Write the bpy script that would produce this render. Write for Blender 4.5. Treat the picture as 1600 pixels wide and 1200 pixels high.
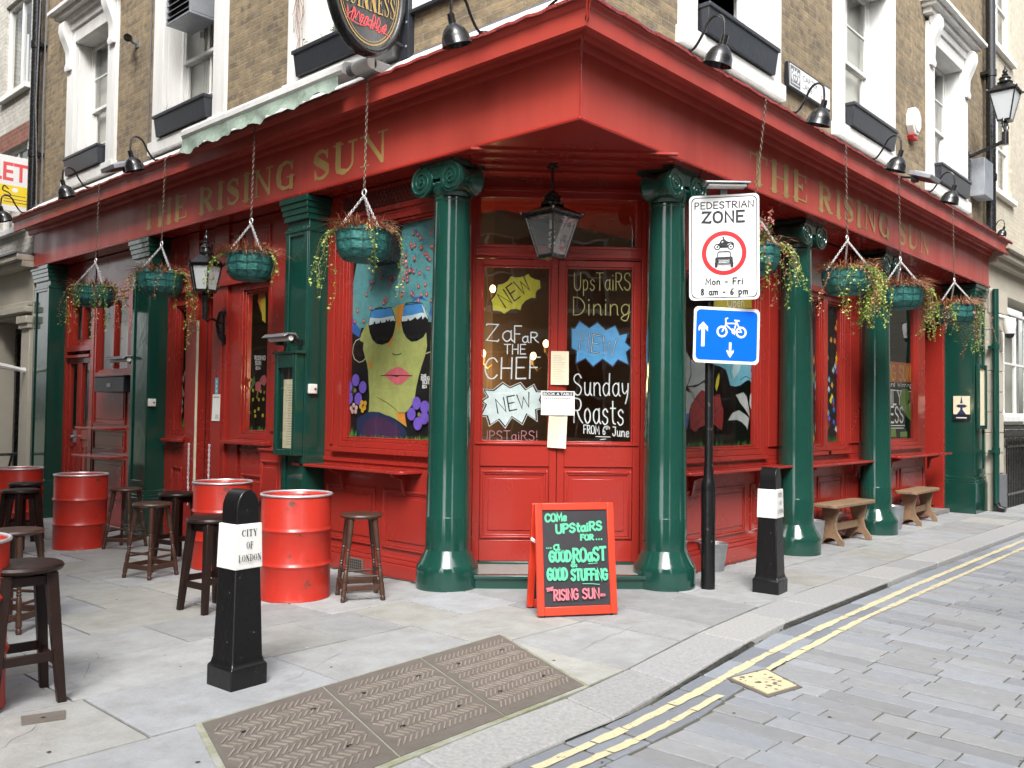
import bpy, bmesh, math, random
from mathutils import Vector, Matrix
PI = math.pi
R = math.radians
for _o in list(bpy.data.objects): bpy.data.objects.remove(_o, do_unlink=True)
SC = bpy.context.scene
COL = SC.collection

# ------------------------------------------------------------------ camera
YAW, PITCH, ROLL, EYE = R(42.49), R(1.849), R(0.7726), 1.55
cd = bpy.data.cameras.new("camera"); cam = bpy.data.objects.new("camera", cd); COL.objects.link(cam)
cd.sensor_width = 36.0; cd.lens = 1378.0 / 1600.0 * 36.0; cd.clip_start = 0.05; cd.clip_end = 500
_F = Vector((math.cos(YAW)*math.cos(PITCH), math.sin(YAW)*math.cos(PITCH), math.sin(PITCH)))
_Rt = Vector((math.sin(YAW), -math.cos(YAW), 0)); _U = _Rt.cross(_F)
_r2 = math.cos(ROLL)*_Rt + math.sin(ROLL)*_U; _u2 = -math.sin(ROLL)*_Rt + math.cos(ROLL)*_U
cam.matrix_world = Matrix(((_r2.x, _u2.x, -_F.x, 0), (_r2.y, _u2.y, -_F.y, 0), (_r2.z, _u2.z, -_F.z, EYE), (0, 0, 0, 1)))
SC.camera = cam

# ------------------------------------------------------------------ world, sun, exposure
SUN_EL, SUN_AZ = R(47), R(222)          # azimuth of the sun measured anticlockwise from +X
W = bpy.data.worlds.new("World"); SC.world = W; W.use_nodes = True
nt = W.node_tree; bg = nt.nodes["Background"]
sky = nt.nodes.new("ShaderNodeTexSky"); sky.sky_type = 'NISHITA'; sky.sun_disc = False
sky.sun_elevation = SUN_EL; sky.sun_rotation = PI/2 - SUN_AZ
sky.air_density = 1.0; sky.dust_density = 4.0; sky.ozone_density = 1.0
# broken cloud: the clear sky greyed towards its own brightness in patches
_bw = nt.nodes.new("ShaderNodeRGBToBW"); _ml = nt.nodes.new("ShaderNodeMath"); _ml.operation = 'MULTIPLY'; _ml.inputs[1].default_value = 1.3
_tc = nt.nodes.new("ShaderNodeTexCoord"); _nz = nt.nodes.new("ShaderNodeTexNoise"); _nz.inputs["Scale"].default_value = 2.6; _nz.inputs["Detail"].default_value = 7
_mr = nt.nodes.new("ShaderNodeMapRange"); _mr.inputs[1].default_value = .35; _mr.inputs[2].default_value = .6; _mr.inputs[3].default_value = .35; _mr.inputs[4].default_value = .95
_mx = nt.nodes.new("ShaderNodeMix"); _mx.data_type = 'RGBA'
nt.links.new(sky.outputs[0], _bw.inputs[0]); nt.links.new(_bw.outputs[0], _ml.inputs[0]); nt.links.new(_tc.outputs["Generated"], _nz.inputs[0]); nt.links.new(_nz.outputs[0], _mr.inputs[0])
nt.links.new(_mr.outputs[0], _mx.inputs[0]); nt.links.new(sky.outputs[0], _mx.inputs[6]); nt.links.new(_ml.outputs[0], _mx.inputs[7]); nt.links.new(_mx.outputs[2], bg.inputs[0]); bg.inputs[1].default_value = 0.15
sl = bpy.data.lights.new("sun", 'SUN'); sl.energy = 1.35; sl.angle = R(20); sl.color = (1.0, 0.985, 0.955)
so = bpy.data.objects.new("sun", sl); COL.objects.link(so)
_sd = Vector((math.cos(SUN_AZ)*math.cos(SUN_EL), math.sin(SUN_AZ)*math.cos(SUN_EL), math.sin(SUN_EL)))
so.rotation_euler = _sd.to_track_quat('Z', 'Y').to_euler()
so.location = (0, 0, 20)
VS = SC.view_settings
SC.display_settings.display_device = 'sRGB'
VS.view_transform = 'Standard'; VS.look = 'None'; VS.gamma = 1.0; VS.use_curve_mapping = False
VS.exposure = 1.38
cy = SC.cycles
cy.use_denoising = True
cy.max_bounces = 7; cy.diffuse_bounces = 4; cy.glossy_bounces = 4; cy.transparent_max_bounces = 12
cy.caustics_reflective = False; cy.caustics_refractive = False
cy.sample_clamp_indirect = 6.0

# ------------------------------------------------------------------ materials
MAT = {}
def mat(name, col, rough=0.5, metal=0.0, spec=0.5, var=None, dark=None, bump=None, coat=0.0, emit=None, tone=False, streak=False, rvar=0.0, chips=None, wear=None):
    """var=(scale, amount): noise mixes col towards dark; bump=(scale, strength, distance)"""
    m = bpy.data.materials.new(name); m.use_nodes = True; t = m.node_tree; b = t.nodes["Principled BSDF"]
    L = t.links.new
    b.inputs["Base Color"].default_value = (*col, 1); b.inputs["Roughness"].default_value = rough
    b.inputs["Metallic"].default_value = metal; b.inputs["Specular IOR Level"].default_value = spec
    b.inputs["Coat Weight"].default_value = coat; b.inputs["Coat Roughness"].default_value = 0.06
    tc = t.nodes.new("ShaderNodeTexCoord"); src = tc.outputs["Object"]
    if streak:
        mp = t.nodes.new("ShaderNodeMapping"); mp.inputs["Scale"].default_value = (1, 1, 0.12); L(src, mp.inputs[0]); src2 = mp.outputs[0]
    else: src2 = src
    cur = None
    if var:
        n = t.nodes.new("ShaderNodeTexNoise"); n.inputs["Scale"].default_value = var[0]; n.inputs["Detail"].default_value = 9; n.inputs["Roughness"].default_value = .7
        L(src2, n.inputs[0])
        rp = t.nodes.new("ShaderNodeMapRange"); rp.inputs[1].default_value = .38; rp.inputs[2].default_value = .68; rp.inputs[4].default_value = var[1]
        L(n.outputs[0], rp.inputs[0])
        mx = t.nodes.new("ShaderNodeMix"); mx.data_type = 'RGBA'
        mx.inputs[6].default_value = (*col, 1); mx.inputs[7].default_value = (*(dark or [c*.45 for c in col]), 1)
        L(rp.outputs[0], mx.inputs[0]); cur = mx.outputs[2]
        if rvar:
            rr = t.nodes.new("ShaderNodeMapRange"); rr.inputs[1].default_value = .35; rr.inputs[2].default_value = .7
            rr.inputs[3].default_value = max(.03, rough-rvar); rr.inputs[4].default_value = rough+rvar
            L(n.outputs[0], rr.inputs[0]); L(rr.outputs[0], b.inputs["Roughness"])
    if tone:
        at = t.nodes.new("ShaderNodeAttribute"); at.attribute_name = "tone"
        hs = t.nodes.new("ShaderNodeMix"); hs.data_type = 'RGBA'; hs.blend_type = 'MULTIPLY'; hs.inputs[0].default_value = 1
        if cur: L(cur, hs.inputs[6])
        else: hs.inputs[6].default_value = (*col, 1)
        L(at.outputs["Color"], hs.inputs[7]); cur = hs.outputs[2]
    if chips:                                        # sparse paint chips and scuffs
        nc = t.nodes.new("ShaderNodeTexNoise"); nc.inputs["Scale"].default_value = chips[1]; nc.inputs["Detail"].default_value = 9; nc.inputs["Roughness"].default_value = .72; L(src, nc.inputs[0])
        rc = t.nodes.new("ShaderNodeMapRange"); th = chips[2] if len(chips) > 2 else .655; rc.inputs[1].default_value = th; rc.inputs[2].default_value = th+.03; L(nc.outputs[0], rc.inputs[0])
        mc = t.nodes.new("ShaderNodeMix"); mc.data_type = 'RGBA'; mc.inputs[7].default_value = (*chips[0], 1); L(rc.outputs[0], mc.inputs[0])
        if cur: L(cur, mc.inputs[6])
        else: mc.inputs[6].default_value = (*col, 1)
        cur = mc.outputs[2]
    if cur: L(cur, b.inputs["Base Color"])
    if bump:
        n2 = t.nodes.new("ShaderNodeTexNoise"); n2.inputs["Scale"].default_value = bump[0]; n2.inputs["Detail"].default_value = 4
        L(src, n2.inputs[0])
        bp = t.nodes.new("ShaderNodeBump"); bp.inputs["Strength"].default_value = bump[1]; bp.inputs["Distance"].default_value = bump[2]
        L(n2.outputs[0], bp.inputs["Height"]); L(bp.outputs[0], b.inputs["Normal"])
        if coat: L(bp.outputs[0], b.inputs["Coat Normal"])
    if wear:                                         # paint worn through in patches
        nw = t.nodes.new("ShaderNodeTexNoise"); nw.inputs["Scale"].default_value = wear[0]; nw.inputs["Detail"].default_value = 8; nw.inputs["Roughness"].default_value = .75; L(src, nw.inputs[0])
        rw = t.nodes.new("ShaderNodeMapRange"); rw.inputs[1].default_value = wear[1]; rw.inputs[2].default_value = wear[1]+.05; L(nw.outputs[0], rw.inputs[0])
        tw = t.nodes.new("ShaderNodeBsdfTransparent"); mw = t.nodes.new("ShaderNodeMixShader"); L(rw.outputs[0], mw.inputs[0]); L(b.outputs[0], mw.inputs[1]); L(tw.outputs[0], mw.inputs[2]); L(mw.outputs[0], t.nodes["Material Output"].inputs[0])
    if emit:
        b.inputs["Emission Color"].default_value = (*emit[0], 1); b.inputs["Emission Strength"].default_value = emit[1]
    MAT[name] = m
    return m
def srgb(r, g, b):
    f = lambda c: (c/255/12.92) if c/255 <= .04045 else ((c/255+.055)/1.055)**2.4
    return (f(r), f(g), f(b))

RED = mat("red_gloss_paint", (.325, .0265, .0185), .25, var=(2.0, .35), dark=(.24, .018, .014), bump=(7, .05, .02), coat=.3, rvar=.06)
REDF = mat("red_fascia_paint", (.415, .056, .040), .45, spec=.4, var=(2.2, .6), dark=(.32, .036, .027), bump=(3, .06, .03), coat=.06, streak=True, rvar=.1)
REDW = mat("weathered_red_edge", (.30, .03, .025), .6, var=(38, .75), dark=(.10, .035, .03), bump=(40, .8, .02))
GREEN = mat("dark_green_gloss_paint", (.0068, .051, .037), .15, var=(4, .5), dark=(.005, .038, .028), bump=(7, .07, .02), coat=.5, rvar=.05)
BRICK_COLS = ((.265, .195, .11), (.14, .105, .068), (.35, .275, .165))
WHITE = mat("white_masonry_paint", (.76, .755, .735), .55, var=(5, .42), dark=(.46, .445, .41), bump=(22, .15, .01), streak=True)
CREAM = mat("cream_stone", (.47, .435, .36), .8, var=(4, .5), dark=(.40, .35, .27), bump=(30, .25, .01))
BLACK = mat("black_gloss_paint", (.009, .009, .0095), .27, spec=.4, var=(18, .5), dark=(.02, .02, .021), bump=(14, .15, .01), coat=.2, rvar=.1)
BLACKWORN = mat("worn_black_paint", (.007, .007, .0075), .28, spec=.38, bump=(22, .3, .01), chips=((.15, .105, .075), 11, .63))
NAVYP = mat("blue_black_paint", (.020, .022, .027), .35, var=(9, .5), dark=(.035, .04, .05), bump=(18, .15, .01))
LEAD = mat("lead_grey", (.16, .165, .18), .55, var=(8, .5), bump=(20, .2, .01))
GALV = mat("galvanised_steel", (.42, .44, .46), .42, metal=.75, var=(18, .5), dark=(.24, .25, .27), bump=(25, .2, .01))
CHAIN = mat("chain_steel", (.13, .10, .08), .5, metal=.5, var=(60, .7), dark=(.12, .07, .05))
CHAINW = mat("bright_chain", (.75, .75, .76), .35, metal=.4)
BARREL = mat("bright_red_drum_paint", (.45, .028, .016), .38, var=(4, .5), dark=(.33, .018, .012), bump=(5, .18, .03), coat=.12, rvar=.1, chips=((.10, .040, .025), 7, .62))
MOSS = mat("mossy_stone_edge", (.33, .33, .30), .85, var=(5, .9), dark=(.16, .18, .06), bump=(30, .5, .01))
RIM = mat("pale_rim_metal", (.62, .63, .65), .35, metal=.5, var=(20, .4))
WOODD = mat("dark_stained_wood", (.014, .0065, .005), .40, spec=.3, var=(14, .6), dark=(.028, .014, .010), bump=(30, .2, .01))
WOODM = mat("worn_brown_wood", (.062, .027, .016), .42, var=(16, .6), dark=(.035, .018, .012), bump=(35, .3, .01))
WOODB = mat("weathered_bench_wood", (.27, .165, .09), .68, var=(11, .8), dark=(.12, .085, .06), bump=(40, .4, .01))
BOARD = mat("chalkboard_black", (.022, .021, .026), .5, var=(6, .5), dark=(.035, .034, .04))
REDB = mat("orange_red_frame", (.70, .045, .018), .38, var=(8, .35), bump=(20, .15, .01))
LINER = mat("teal_basket_liner", (.034, .19, .165), .62, var=(11, .6), dark=(.012, .075, .085), bump=(14, .9, .03))
WIRE = mat("dark_green_wire", (.012, .055, .05), .4)
LEAF = mat("trailing_leaf", (.25, .33, .075), .5, tone=True)
LEAFG = mat("green_leaf", (.065, .14, .03), .5, tone=True)
DRY = mat("dry_brown_stems", (.36, .17, .09), .8, tone=True)
SOIL = mat("dark_soil", (.03, .02, .014), .95, bump=(40, .8, .02))
PAPER = mat("white_paper", (.78, .77, .73), .7, var=(9, .15))
PAPERC = mat("cream_menu_paper", (.74, .66, .47), .7, var=(9, .2))
INK = mat("grey_ink", (.10, .10, .11), .7)
PLASTIC = mat("white_plastic", (.74, .73, .69), .4)
PLASTICG = mat("grey_plastic", (.28, .29, .31), .45)
STONEP = mat("york_stone_paving", (.325, .336, .340), .78, var=(4.5, .85), dark=(.235, .236, .226), bump=(34, .55, .01), tone=True, chips=((.17, .165, .15), 34))
MORTAR = mat("dirty_joint_mortar", (.095, .085, .065), .95, var=(9, .7), dark=(.075, .085, .04), bump=(40, .5, .01))
GRANITE = mat("granite_kerb", (.365, .366, .366), .75, var=(45, .6), dark=(.18, .18, .18), bump=(60, .25, .006), tone=True)
SETT = mat("granite_sett", (.292, .306, .322), .62, var=(14, .5), dark=(.215, .226, .24), bump=(36, .3, .008), tone=True)
IRON = mat("rusty_cast_iron", (.155, .137, .124), .65, metal=.1, var=(6, .85), dark=(.12, .108, .085), bump=(30, .4, .01))
IRONL = mat("polished_iron_tread", (.31, .268, .235), .55, metal=.15, var=(9, .8), dark=(.18, .16, .125))
YPAINT = mat("worn_yellow_road_paint", (.60, .54, .34), .7, wear=(30, .60), var=(22, .45), dark=(.42, .38, .26), bump=(40, .35, .006))
GOLD = mat("faded_gold_leaf", (.42, .29, .10), .5, var=(7, .6), dark=(.29, .18, .07))
GOLDR = mat("faded_olive_gold", (.36, .27, .10), .5, var=(9, .8), dark=(.30, .13, .06))
CANVAS = mat("pale_green_canvas", (.27, .325, .285), .8, var=(7, .7), dark=(.16, .24, .16), bump=(12, .6, .03))
SIGNW = mat("sign_white", (.76, .77, .76), .35, var=(6, .12))
SIGNK = mat("sign_black", (.012, .013, .018), .4)
SIGNR = mat("sign_red", (.46, .012, .018), .35)
SIGNB = mat("sign_blue", (.0, .115, .72), .3)
SIGNY = mat("sign_yellow", (.80, .60, .03), .4)
LETRED = mat("letting_board_red", (.68, .09, .10), .5)
GREYM = mat("grey_vent_metal", (.36, .38, .41), .45, metal=.5, var=(6, .4))
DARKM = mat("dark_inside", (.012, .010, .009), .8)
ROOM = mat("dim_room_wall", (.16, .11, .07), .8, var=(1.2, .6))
CURTAIN = mat("pale_window_blind", (.56, .54, .50), .85, var=(2, .3))
MATTING = mat("grey_step_tread", (.25, .235, .22), .85, var=(60, .6), dark=(.16, .15, .14), bump=(90, .6, .01))
BULB = mat("lit_bulb", (1, .8, .5), .4, emit=((1, .66, .28), 3))
LANTG = None
def glass(name, tint, fmix=0.06, rough=.0, haze=0):
    m = bpy.data.materials.new(name); m.use_nodes = True; t = m.node_tree; t.nodes.clear(); L = t.links.new
    o = t.nodes.new("ShaderNodeOutputMaterial"); mx = t.nodes.new("ShaderNodeMixShader")
    tr = t.nodes.new("ShaderNodeBsdfTransparent"); tr.inputs[0].default_value = (*tint, 1)
    gl = t.nodes.new("ShaderNodeBsdfGlossy"); gl.inputs["Roughness"].default_value = rough
    lw = t.nodes.new("ShaderNodeLayerWeight"); lw.inputs[0].default_value = .5
    mr = t.nodes.new("ShaderNodeMapRange"); mr.inputs[3].default_value = fmix; mr.inputs[4].default_value = .95
    pw = t.nodes.new("ShaderNodeMath"); pw.operation = 'POWER'; pw.inputs[1].default_value = 5.0
    L(lw.outputs["Facing"], pw.inputs[0]); L(pw.outputs[0], mr.inputs[0]); L(mr.outputs[0], mx.inputs[0])
    tc = t.nodes.new("ShaderNodeTexCoord"); n = t.nodes.new("ShaderNodeTexNoise"); n.inputs["Scale"].default_value = 1.6
    bp = t.nodes.new("ShaderNodeBump"); bp.inputs["Strength"].default_value = .06; bp.inputs["Distance"].default_value = .05
    L(tc.outputs["Object"], n.inputs[0]); L(n.outputs[0], bp.inputs["Height"]); L(bp.outputs[0], gl.inputs["Normal"])
    if haze:
        df = t.nodes.new("ShaderNodeBsdfDiffuse"); df.inputs[0].default_value = (.55, .57, .58, 1); m2 = t.nodes.new("ShaderNodeMixShader"); m2.inputs[0].default_value = haze
        L(tr.outputs[0], m2.inputs[1]); L(df.outputs[0], m2.inputs[2]); L(m2.outputs[0], mx.inputs[1])
    else: L(tr.outputs[0], mx.inputs[1])
    L(gl.outputs[0], mx.inputs[2]); L(mx.outputs[0], o.inputs[0])
    MAT[name] = m; return m
GLASS = glass("window_glass", (.88, .90, .88), .12)
GLASSP = glass("painted_window_glass", (.96, .96, .96), .035, .02)
LGLASS = glass("lantern_glass", (.90, .91, .92), .08, haze=.16)
FROST = mat("frosted_lantern_glass", (.50, .52, .53), .35, spec=.6)

def brick(name, cols, mort, bw=.225, rh=.075, ms=.008, dirt=.6, dirtcol=(.05, .04, .03)):
    m = bpy.data.materials.new(name); m.use_nodes = True; t = m.node_tree; b = t.nodes["Principled BSDF"]; L = t.links.new
    b.inputs["Roughness"].default_value = .9
    tc = t.nodes.new("ShaderNodeTexCoord"); sp = t.nodes.new("ShaderNodeSeparateXYZ"); L(tc.outputs["Object"], sp.inputs[0])
    ad = t.nodes.new("ShaderNodeMath"); ad.operation = 'ADD'; L(sp.outputs[0], ad.inputs[0]); L(sp.outputs[1], ad.inputs[1])
    cb = t.nodes.new("ShaderNodeCombineXYZ"); L(ad.outputs[0], cb.inputs[0]); L(sp.outputs[2], cb.inputs[1])
    nz = t.nodes.new("ShaderNodeTexNoise"); nz.inputs["Scale"].default_value = 7; L(cb.outputs[0], nz.inputs[0])
    vm = t.nodes.new("ShaderNodeVectorMath"); vm.operation = 'SCALE'; vm.inputs[3].default_value = .014; L(nz.outputs[1], vm.inputs[0])
    va = t.nodes.new("ShaderNodeVectorMath"); va.operation = 'ADD'; L(cb.outputs[0], va.inputs[0]); L(vm.outputs[0], va.inputs[1])
    bt = t.nodes.new("ShaderNodeTexBrick"); L(va.outputs[0], bt.inputs[0])
    bt.inputs["Scale"].default_value = 1; bt.inputs["Brick Width"].default_value = bw; bt.inputs["Row Height"].default_value = rh
    bt.inputs["Mortar Size"].default_value = ms; bt.inputs["Mortar Smooth"].default_value = .3
    bt.inputs["Color1"].default_value = (*cols[0], 1); bt.inputs["Color2"].default_value = (*cols[1], 1); bt.inputs["Mortar"].default_value = (*mort, 1)
    n1 = t.nodes.new("ShaderNodeTexNoise"); n1.inputs["Scale"].default_value = 9; n1.inputs["Detail"].default_value = 5; L(cb.outputs[0], n1.inputs[0])
    mx = t.nodes.new("ShaderNodeMix"); mx.data_type = 'RGBA'; mx.inputs[7].default_value = (*cols[2], 1)
    mr = t.nodes.new("ShaderNodeMapRange"); mr.inputs[1].default_value = .45; mr.inputs[2].default_value = .7; mr.inputs[4].default_value = .7
    L(n1.outputs[0], mr.inputs[0]); L(mr.outputs[0], mx.inputs[0]); L(bt.outputs[0], mx.inputs[6])
    n2 = t.nodes.new("ShaderNodeTexNoise"); n2.inputs["Scale"].default_value = 1.7; n2.inputs["Detail"].default_value = 8; n2.inputs["Roughness"].default_value = .7; L(cb.outputs[0], n2.inputs[0])
    mr2 = t.nodes.new("ShaderNodeMapRange"); mr2.inputs[1].default_value = .42; mr2.inputs[2].default_value = .75; mr2.inputs[4].default_value = dirt
    mx2 = t.nodes.new("ShaderNodeMix"); mx2.data_type = 'RGBA'; mx2.inputs[7].default_value = (*dirtcol, 1)
    L(n2.outputs[0], mr2.inputs[0]); L(mr2.outputs[0], mx2.inputs[0]); L(mx.outputs[2], mx2.inputs[6]); L(mx2.outputs[2], b.inputs["Base Color"])
    n3 = t.nodes.new("ShaderNodeTexNoise"); n3.inputs["Scale"].default_value = 40; L(cb.outputs[0], n3.inputs[0])
    sm = t.nodes.new("ShaderNodeMath"); sm.operation = 'MULTIPLY_ADD'; sm.inputs[1].default_value = -1.0; L(bt.outputs[1], sm.inputs[0]); L(n3.outputs[0], sm.inputs[2])
    bp = t.nodes.new("ShaderNodeBump"); bp.inputs["Strength"].default_value = .7; bp.inputs["Distance"].default_value = .012
    L(sm.outputs[0], bp.inputs["Height"]); L(bp.outputs[0], b.inputs["Normal"])
    MAT[name] = m; return m
BRICK = brick("london_stock_brick", BRICK_COLS, (.21, .18, .135), dirt=.5, dirtcol=(.08, .068, .05))
BRICKW = brick("white_washed_brick", ((.52, .50, .45), (.42, .40, .36), (.60, .58, .53)), (.34, .32, .28), dirt=.35, dirtcol=(.2, .18, .15))
BRICKR = brick("red_brick", ((.24, .09, .06), (.18, .06, .045), (.3, .13, .09)), (.2, .15, .11))
BRICKC = brick("pale_cream_brick", ((.50, .46, .37), (.43, .39, .31), (.56, .52, .43)), (.44, .39, .3), dirt=.25, dirtcol=(.25, .2, .14))

PAL = dict(black=(.008, .008, .009), teal=(.11, .32, .33), blue=(.03, .13, .42), lime=(.36, .40, .125), orange=(.62, .26, .04), lens=(.006, .006, .008),
  lensblue=(.06, .26, .58), skywhite=(.55, .68, .70), pink=(.60, .13, .16), olive=(.20, .21, .06), gold=(.55, .50, .33), navy=(.018, .03, .09), purple=(.06, .025, .075),
  white=(.72, .72, .72), rose=(.40, .09, .10), palepink=(.62, .42, .40), violet=(.17, .10, .52), gold2=(.62, .36, .03), green=(.045, .20, .04), lgreen=(.13, .30, .05),
  dgreen=(.02, .08, .02), white2=(.46, .50, .48), redf=(.28, .018, .018), yellow=(.78, .68, .035), yellow2=(.44, .36, .03), cyan=(.14, .40, .50), paleblue=(.36, .55, .58),
  chalk=(.80, .83, .85), palewhite=(.74, .83, .86), pinkchalk=(.46, .20, .25), bluenew=(.11, .42, .84), ychalk=(.55, .49, .18), orange2=(.36, .07, .02), lgreen2=(.14, .24, .03), flame=(.5, .13, .02))
PM = {k: mat("paint_"+k, v, .5, var=(9, .6), dark=[c*.62 for c in v], bump=(30, .3, .004)) for k, v in PAL.items()}

# ------------------------------------------------------------------ mesh builder
class Frame:
    def __init__(s, o, u, d, z=(0, 0, 1)): s.o, s.u, s.d, s.z = Vector(o), Vector(u), Vector(d), Vector(z)
    def __call__(s, p): return s.o + s.u*p[0] + s.d*p[1] + s.z*p[2]
WORLD = Frame((0, 0, 0), (1, 0, 0), (0, 1, 0))
FL = Frame((5.2, 4.11, 0), (0, 1, 0), (-1, 0, 0))       # side-street face: u runs away to the left, d outward
FR = Frame((5.2, 4.11, 0), (1, 0, 0), (0, -1, 0))       # main-street face: u runs away to the right, d outward
q2 = math.sqrt(.5)
FD = Frame((5.92, 5.92, 0), (q2, -q2, 0), (-q2, -q2, 0))  # corner door, u runs to the right

class MB:
    def __init__(s, m=None, fr=WORLD):
        s.v, s.f, s.mi, s.tn, s.mats, s.fr, s.tone = [], [], [], [], [], fr, (1, 1, 1)
        s.cur = 0
        if m: s.use(m)
    def use(s, m):
        if m not in s.mats: s.mats.append(m)
        s.cur = s.mats.index(m); return s
    def add(s, vs, fs):
        k = len(s.v); fr = s.fr
        s.v += [fr(p) for p in vs]
        for f in fs:
            s.f.append([i+k for i in f]); s.mi.append(s.cur); s.tn.append(s.tone)
        return s
    def box(s, x0, x1, y0, y1, z0, z1):
        return s.add([(x, y, z) for z in (z0, z1) for y in (y0, y1) for x in (x0, x1)],
            [(0, 2, 3, 1), (4, 5, 7, 6), (0, 1, 5, 4), (2, 6, 7, 3), (0, 4, 6, 2), (1, 3, 7, 5)])
    def hexa(s, b, t):   # bottom 4, top 4
        return s.add(list(b)+list(t), [(3, 2, 1, 0), (4, 5, 6, 7), (0, 1, 5, 4), (1, 2, 6, 5), (2, 3, 7, 6), (3, 0, 4, 7)])
    def poly(s, pts): return s.add(pts, [tuple(range(len(pts)))])
    def prism(s, pts2, fn, a, b):   # fn(p, q, t): 2-D outline to 3-D at extrusion t
        n = len(pts2)
        return s.add([fn(p[0], p[1], a) for p in pts2]+[fn(p[0], p[1], b) for p in pts2],
            [tuple(range(n-1, -1, -1)), tuple(range(n, 2*n))]+[(i, (i+1) % n, n+(i+1) % n, n+i) for i in range(n)])
    def loft(s, rings, closed=True, caps=True):
        n = len(rings[0]); vs = [p for r in rings for p in r]; fs = []
        for j in range(len(rings)-1):
            for i in range(n if closed else n-1):
                i2 = (i+1) % n; fs.append((j*n+i, j*n+i2, (j+1)*n+i2, (j+1)*n+i))
        if caps and closed:
            fs.append(tuple(range(n-1, -1, -1))); fs.append(tuple(range((len(rings)-1)*n, len(rings)*n)))
        return s.add(vs, fs)
    def lathe(s, prof, cx=0, cy=0, cz=0, n=24, caps=True, sy=1.0, ph=0.0):
        return s.loft([[(cx+r*math.cos(2*PI*i/n+ph), cy+sy*r*math.sin(2*PI*i/n+ph), cz+z) for i in range(n)] for r, z in prof], True, caps)
    def tube(s, pts, r, n=8, caps=True, ph=0.0):
        P = [Vector(p) for p in pts]; m = len(P); rs = r if isinstance(r, (list, tuple)) else [r]*m
        T = []
        for i in range(m):
            d = P[min(i+1, m-1)]-P[max(i-1, 0)]; T.append(d.normalized() if d.length > 1e-9 else Vector((0, 0, 1)))
        up = Vector((0, 0, 1)) if abs(T[0].z) < .9 else Vector((1, 0, 0))
        N = (up-T[0]*up.dot(T[0])).normalized(); rings = []
        for i in range(m):
            N = N-T[i]*N.dot(T[i]); N = N.normalized() if N.length > 1e-9 else T[i].orthogonal().normalized(); B = T[i].cross(N)
            rings.append([P[i]+(N*math.cos(2*PI*k/n+ph)+B*math.sin(2*PI*k/n+ph))*rs[i] for k in range(n)])
        return s.loft(rings, True, caps)
    def ring(s, c, ax1, ax2, R0, r, n=14, k=5):
        c, a, b = Vector(c), Vector(ax1), Vector(ax2); w = a.cross(b); vs = []; fs = []
        for i in range(n):
            t = 2*PI*i/n; e = a*math.cos(t)+b*math.sin(t)
            for j in range(k):
                p = 2*PI*j/k; vs.append(c+e*(R0+r*math.cos(p))+w*(r*math.sin(p)))
        for i in range(n):
            for j in range(k): fs.append((i*k+j, ((i+1) % n)*k+j, ((i+1) % n)*k+(j+1) % k, i*k+(j+1) % k))
        return s.add(vs, fs)
    def sphere(s, c, r, n=10, m=6, sz=1.0):
        prof = [(max(.0005, r*math.sin(PI*j/m)), -r*sz*math.cos(PI*j/m)) for j in range(m+1)]
        return s.lathe(prof, c[0], c[1], c[2], n)
    def ribbon(s, pts, w, fn, closed=False):   # flat stroke in 2-D, fn maps (a, b) to 3-D; w scalar or list
        P = [Vector((p[0], p[1])) for p in pts]; m = len(P)
        ws = w if isinstance(w, (list, tuple)) else [w]*m
        Lf, Rg = [], []
        for i in range(m):
            a = P[i-1] if i > 0 else None; b = P[i+1] if i < m-1 else None
            d1 = (P[i]-a).normalized() if a is not None and (P[i]-a).length > 1e-9 else None
            d2 = (b-P[i]).normalized() if b is not None and (b-P[i]).length > 1e-9 else None
            d1 = d1 or d2 or Vector((1, 0)); d2 = d2 or d1
            t = d1+d2; t = t.normalized() if t.length > 1e-6 else d1
            nn = Vector((-t.y, t.x)); c = max(.5, nn.dot(Vector((-d1.y, d1.x))))
            h = ws[i]/2/c
            e = Vector((0, 0))
            if i == 0: e = -d2*ws[i]*.35
            if i == m-1: e = d1*ws[i]*.35
            Lf.append(P[i]+nn*h+e); Rg.append(P[i]-nn*h+e)
        return s.add([fn(p.x, p.y) for p in Lf]+[fn(p.x, p.y) for p in Rg], [(i, i+1, m+i+1, m+i) for i in range(m-1)])

def build(mb, name, parent=None, org=(0, 0, 0), bevel=0.0, sharp=35, smooth=True, label=None, recalc=True, seg=2):
    me = bpy.data.meshes.new(name); o3 = Vector(org)
    me.from_pydata([tuple(v-o3) for v in mb.v], [], mb.f)
    for m in mb.mats: me.materials.append(m)
    me.polygons.foreach_set("material_index", mb.mi)
    if any(t != (1, 1, 1) for t in mb.tn):
        at = me.attributes.new("tone", 'FLOAT_COLOR', 'FACE')
        at.data.foreach_set("color", [c for t in mb.tn for c in (*t, 1.0)])
    elif any(m.name in ("york_stone_paving", "granite_kerb", "granite_sett", "trailing_leaf", "green_leaf", "dry_brown_stems") for m in mb.mats):
        at = me.attributes.new("tone", 'FLOAT_COLOR', 'FACE'); at.data.foreach_set("color", [1.0]*4*len(mb.f))
    if recalc:
        bm = bmesh.new(); bm.from_mesh(me); bmesh.ops.recalc_face_normals(bm, faces=bm.faces); bm.to_mesh(me); bm.free()
    if smooth:
        me.polygons.foreach_set("use_smooth", [True]*len(me.polygons)); me.set_sharp_from_angle(angle=R(sharp))
    me.update()
    ob = bpy.data.objects.new(name, me); COL.objects.link(ob)
    if parent: ob.parent = parent
    else: ob.location = org
    if bevel:
        md = ob.modifiers.new("bevel", 'BEVEL'); md.width = bevel; md.segments = seg; md.limit_method = 'ANGLE'; md.angle_limit = R(40)
        md.harden_normals = False
    if label: ob["label"] = label
    return ob
def tag(o, label, cat, group=None):
    o["label"] = label; o["category"] = cat
    if group: o["group"] = group
    return o
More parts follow.
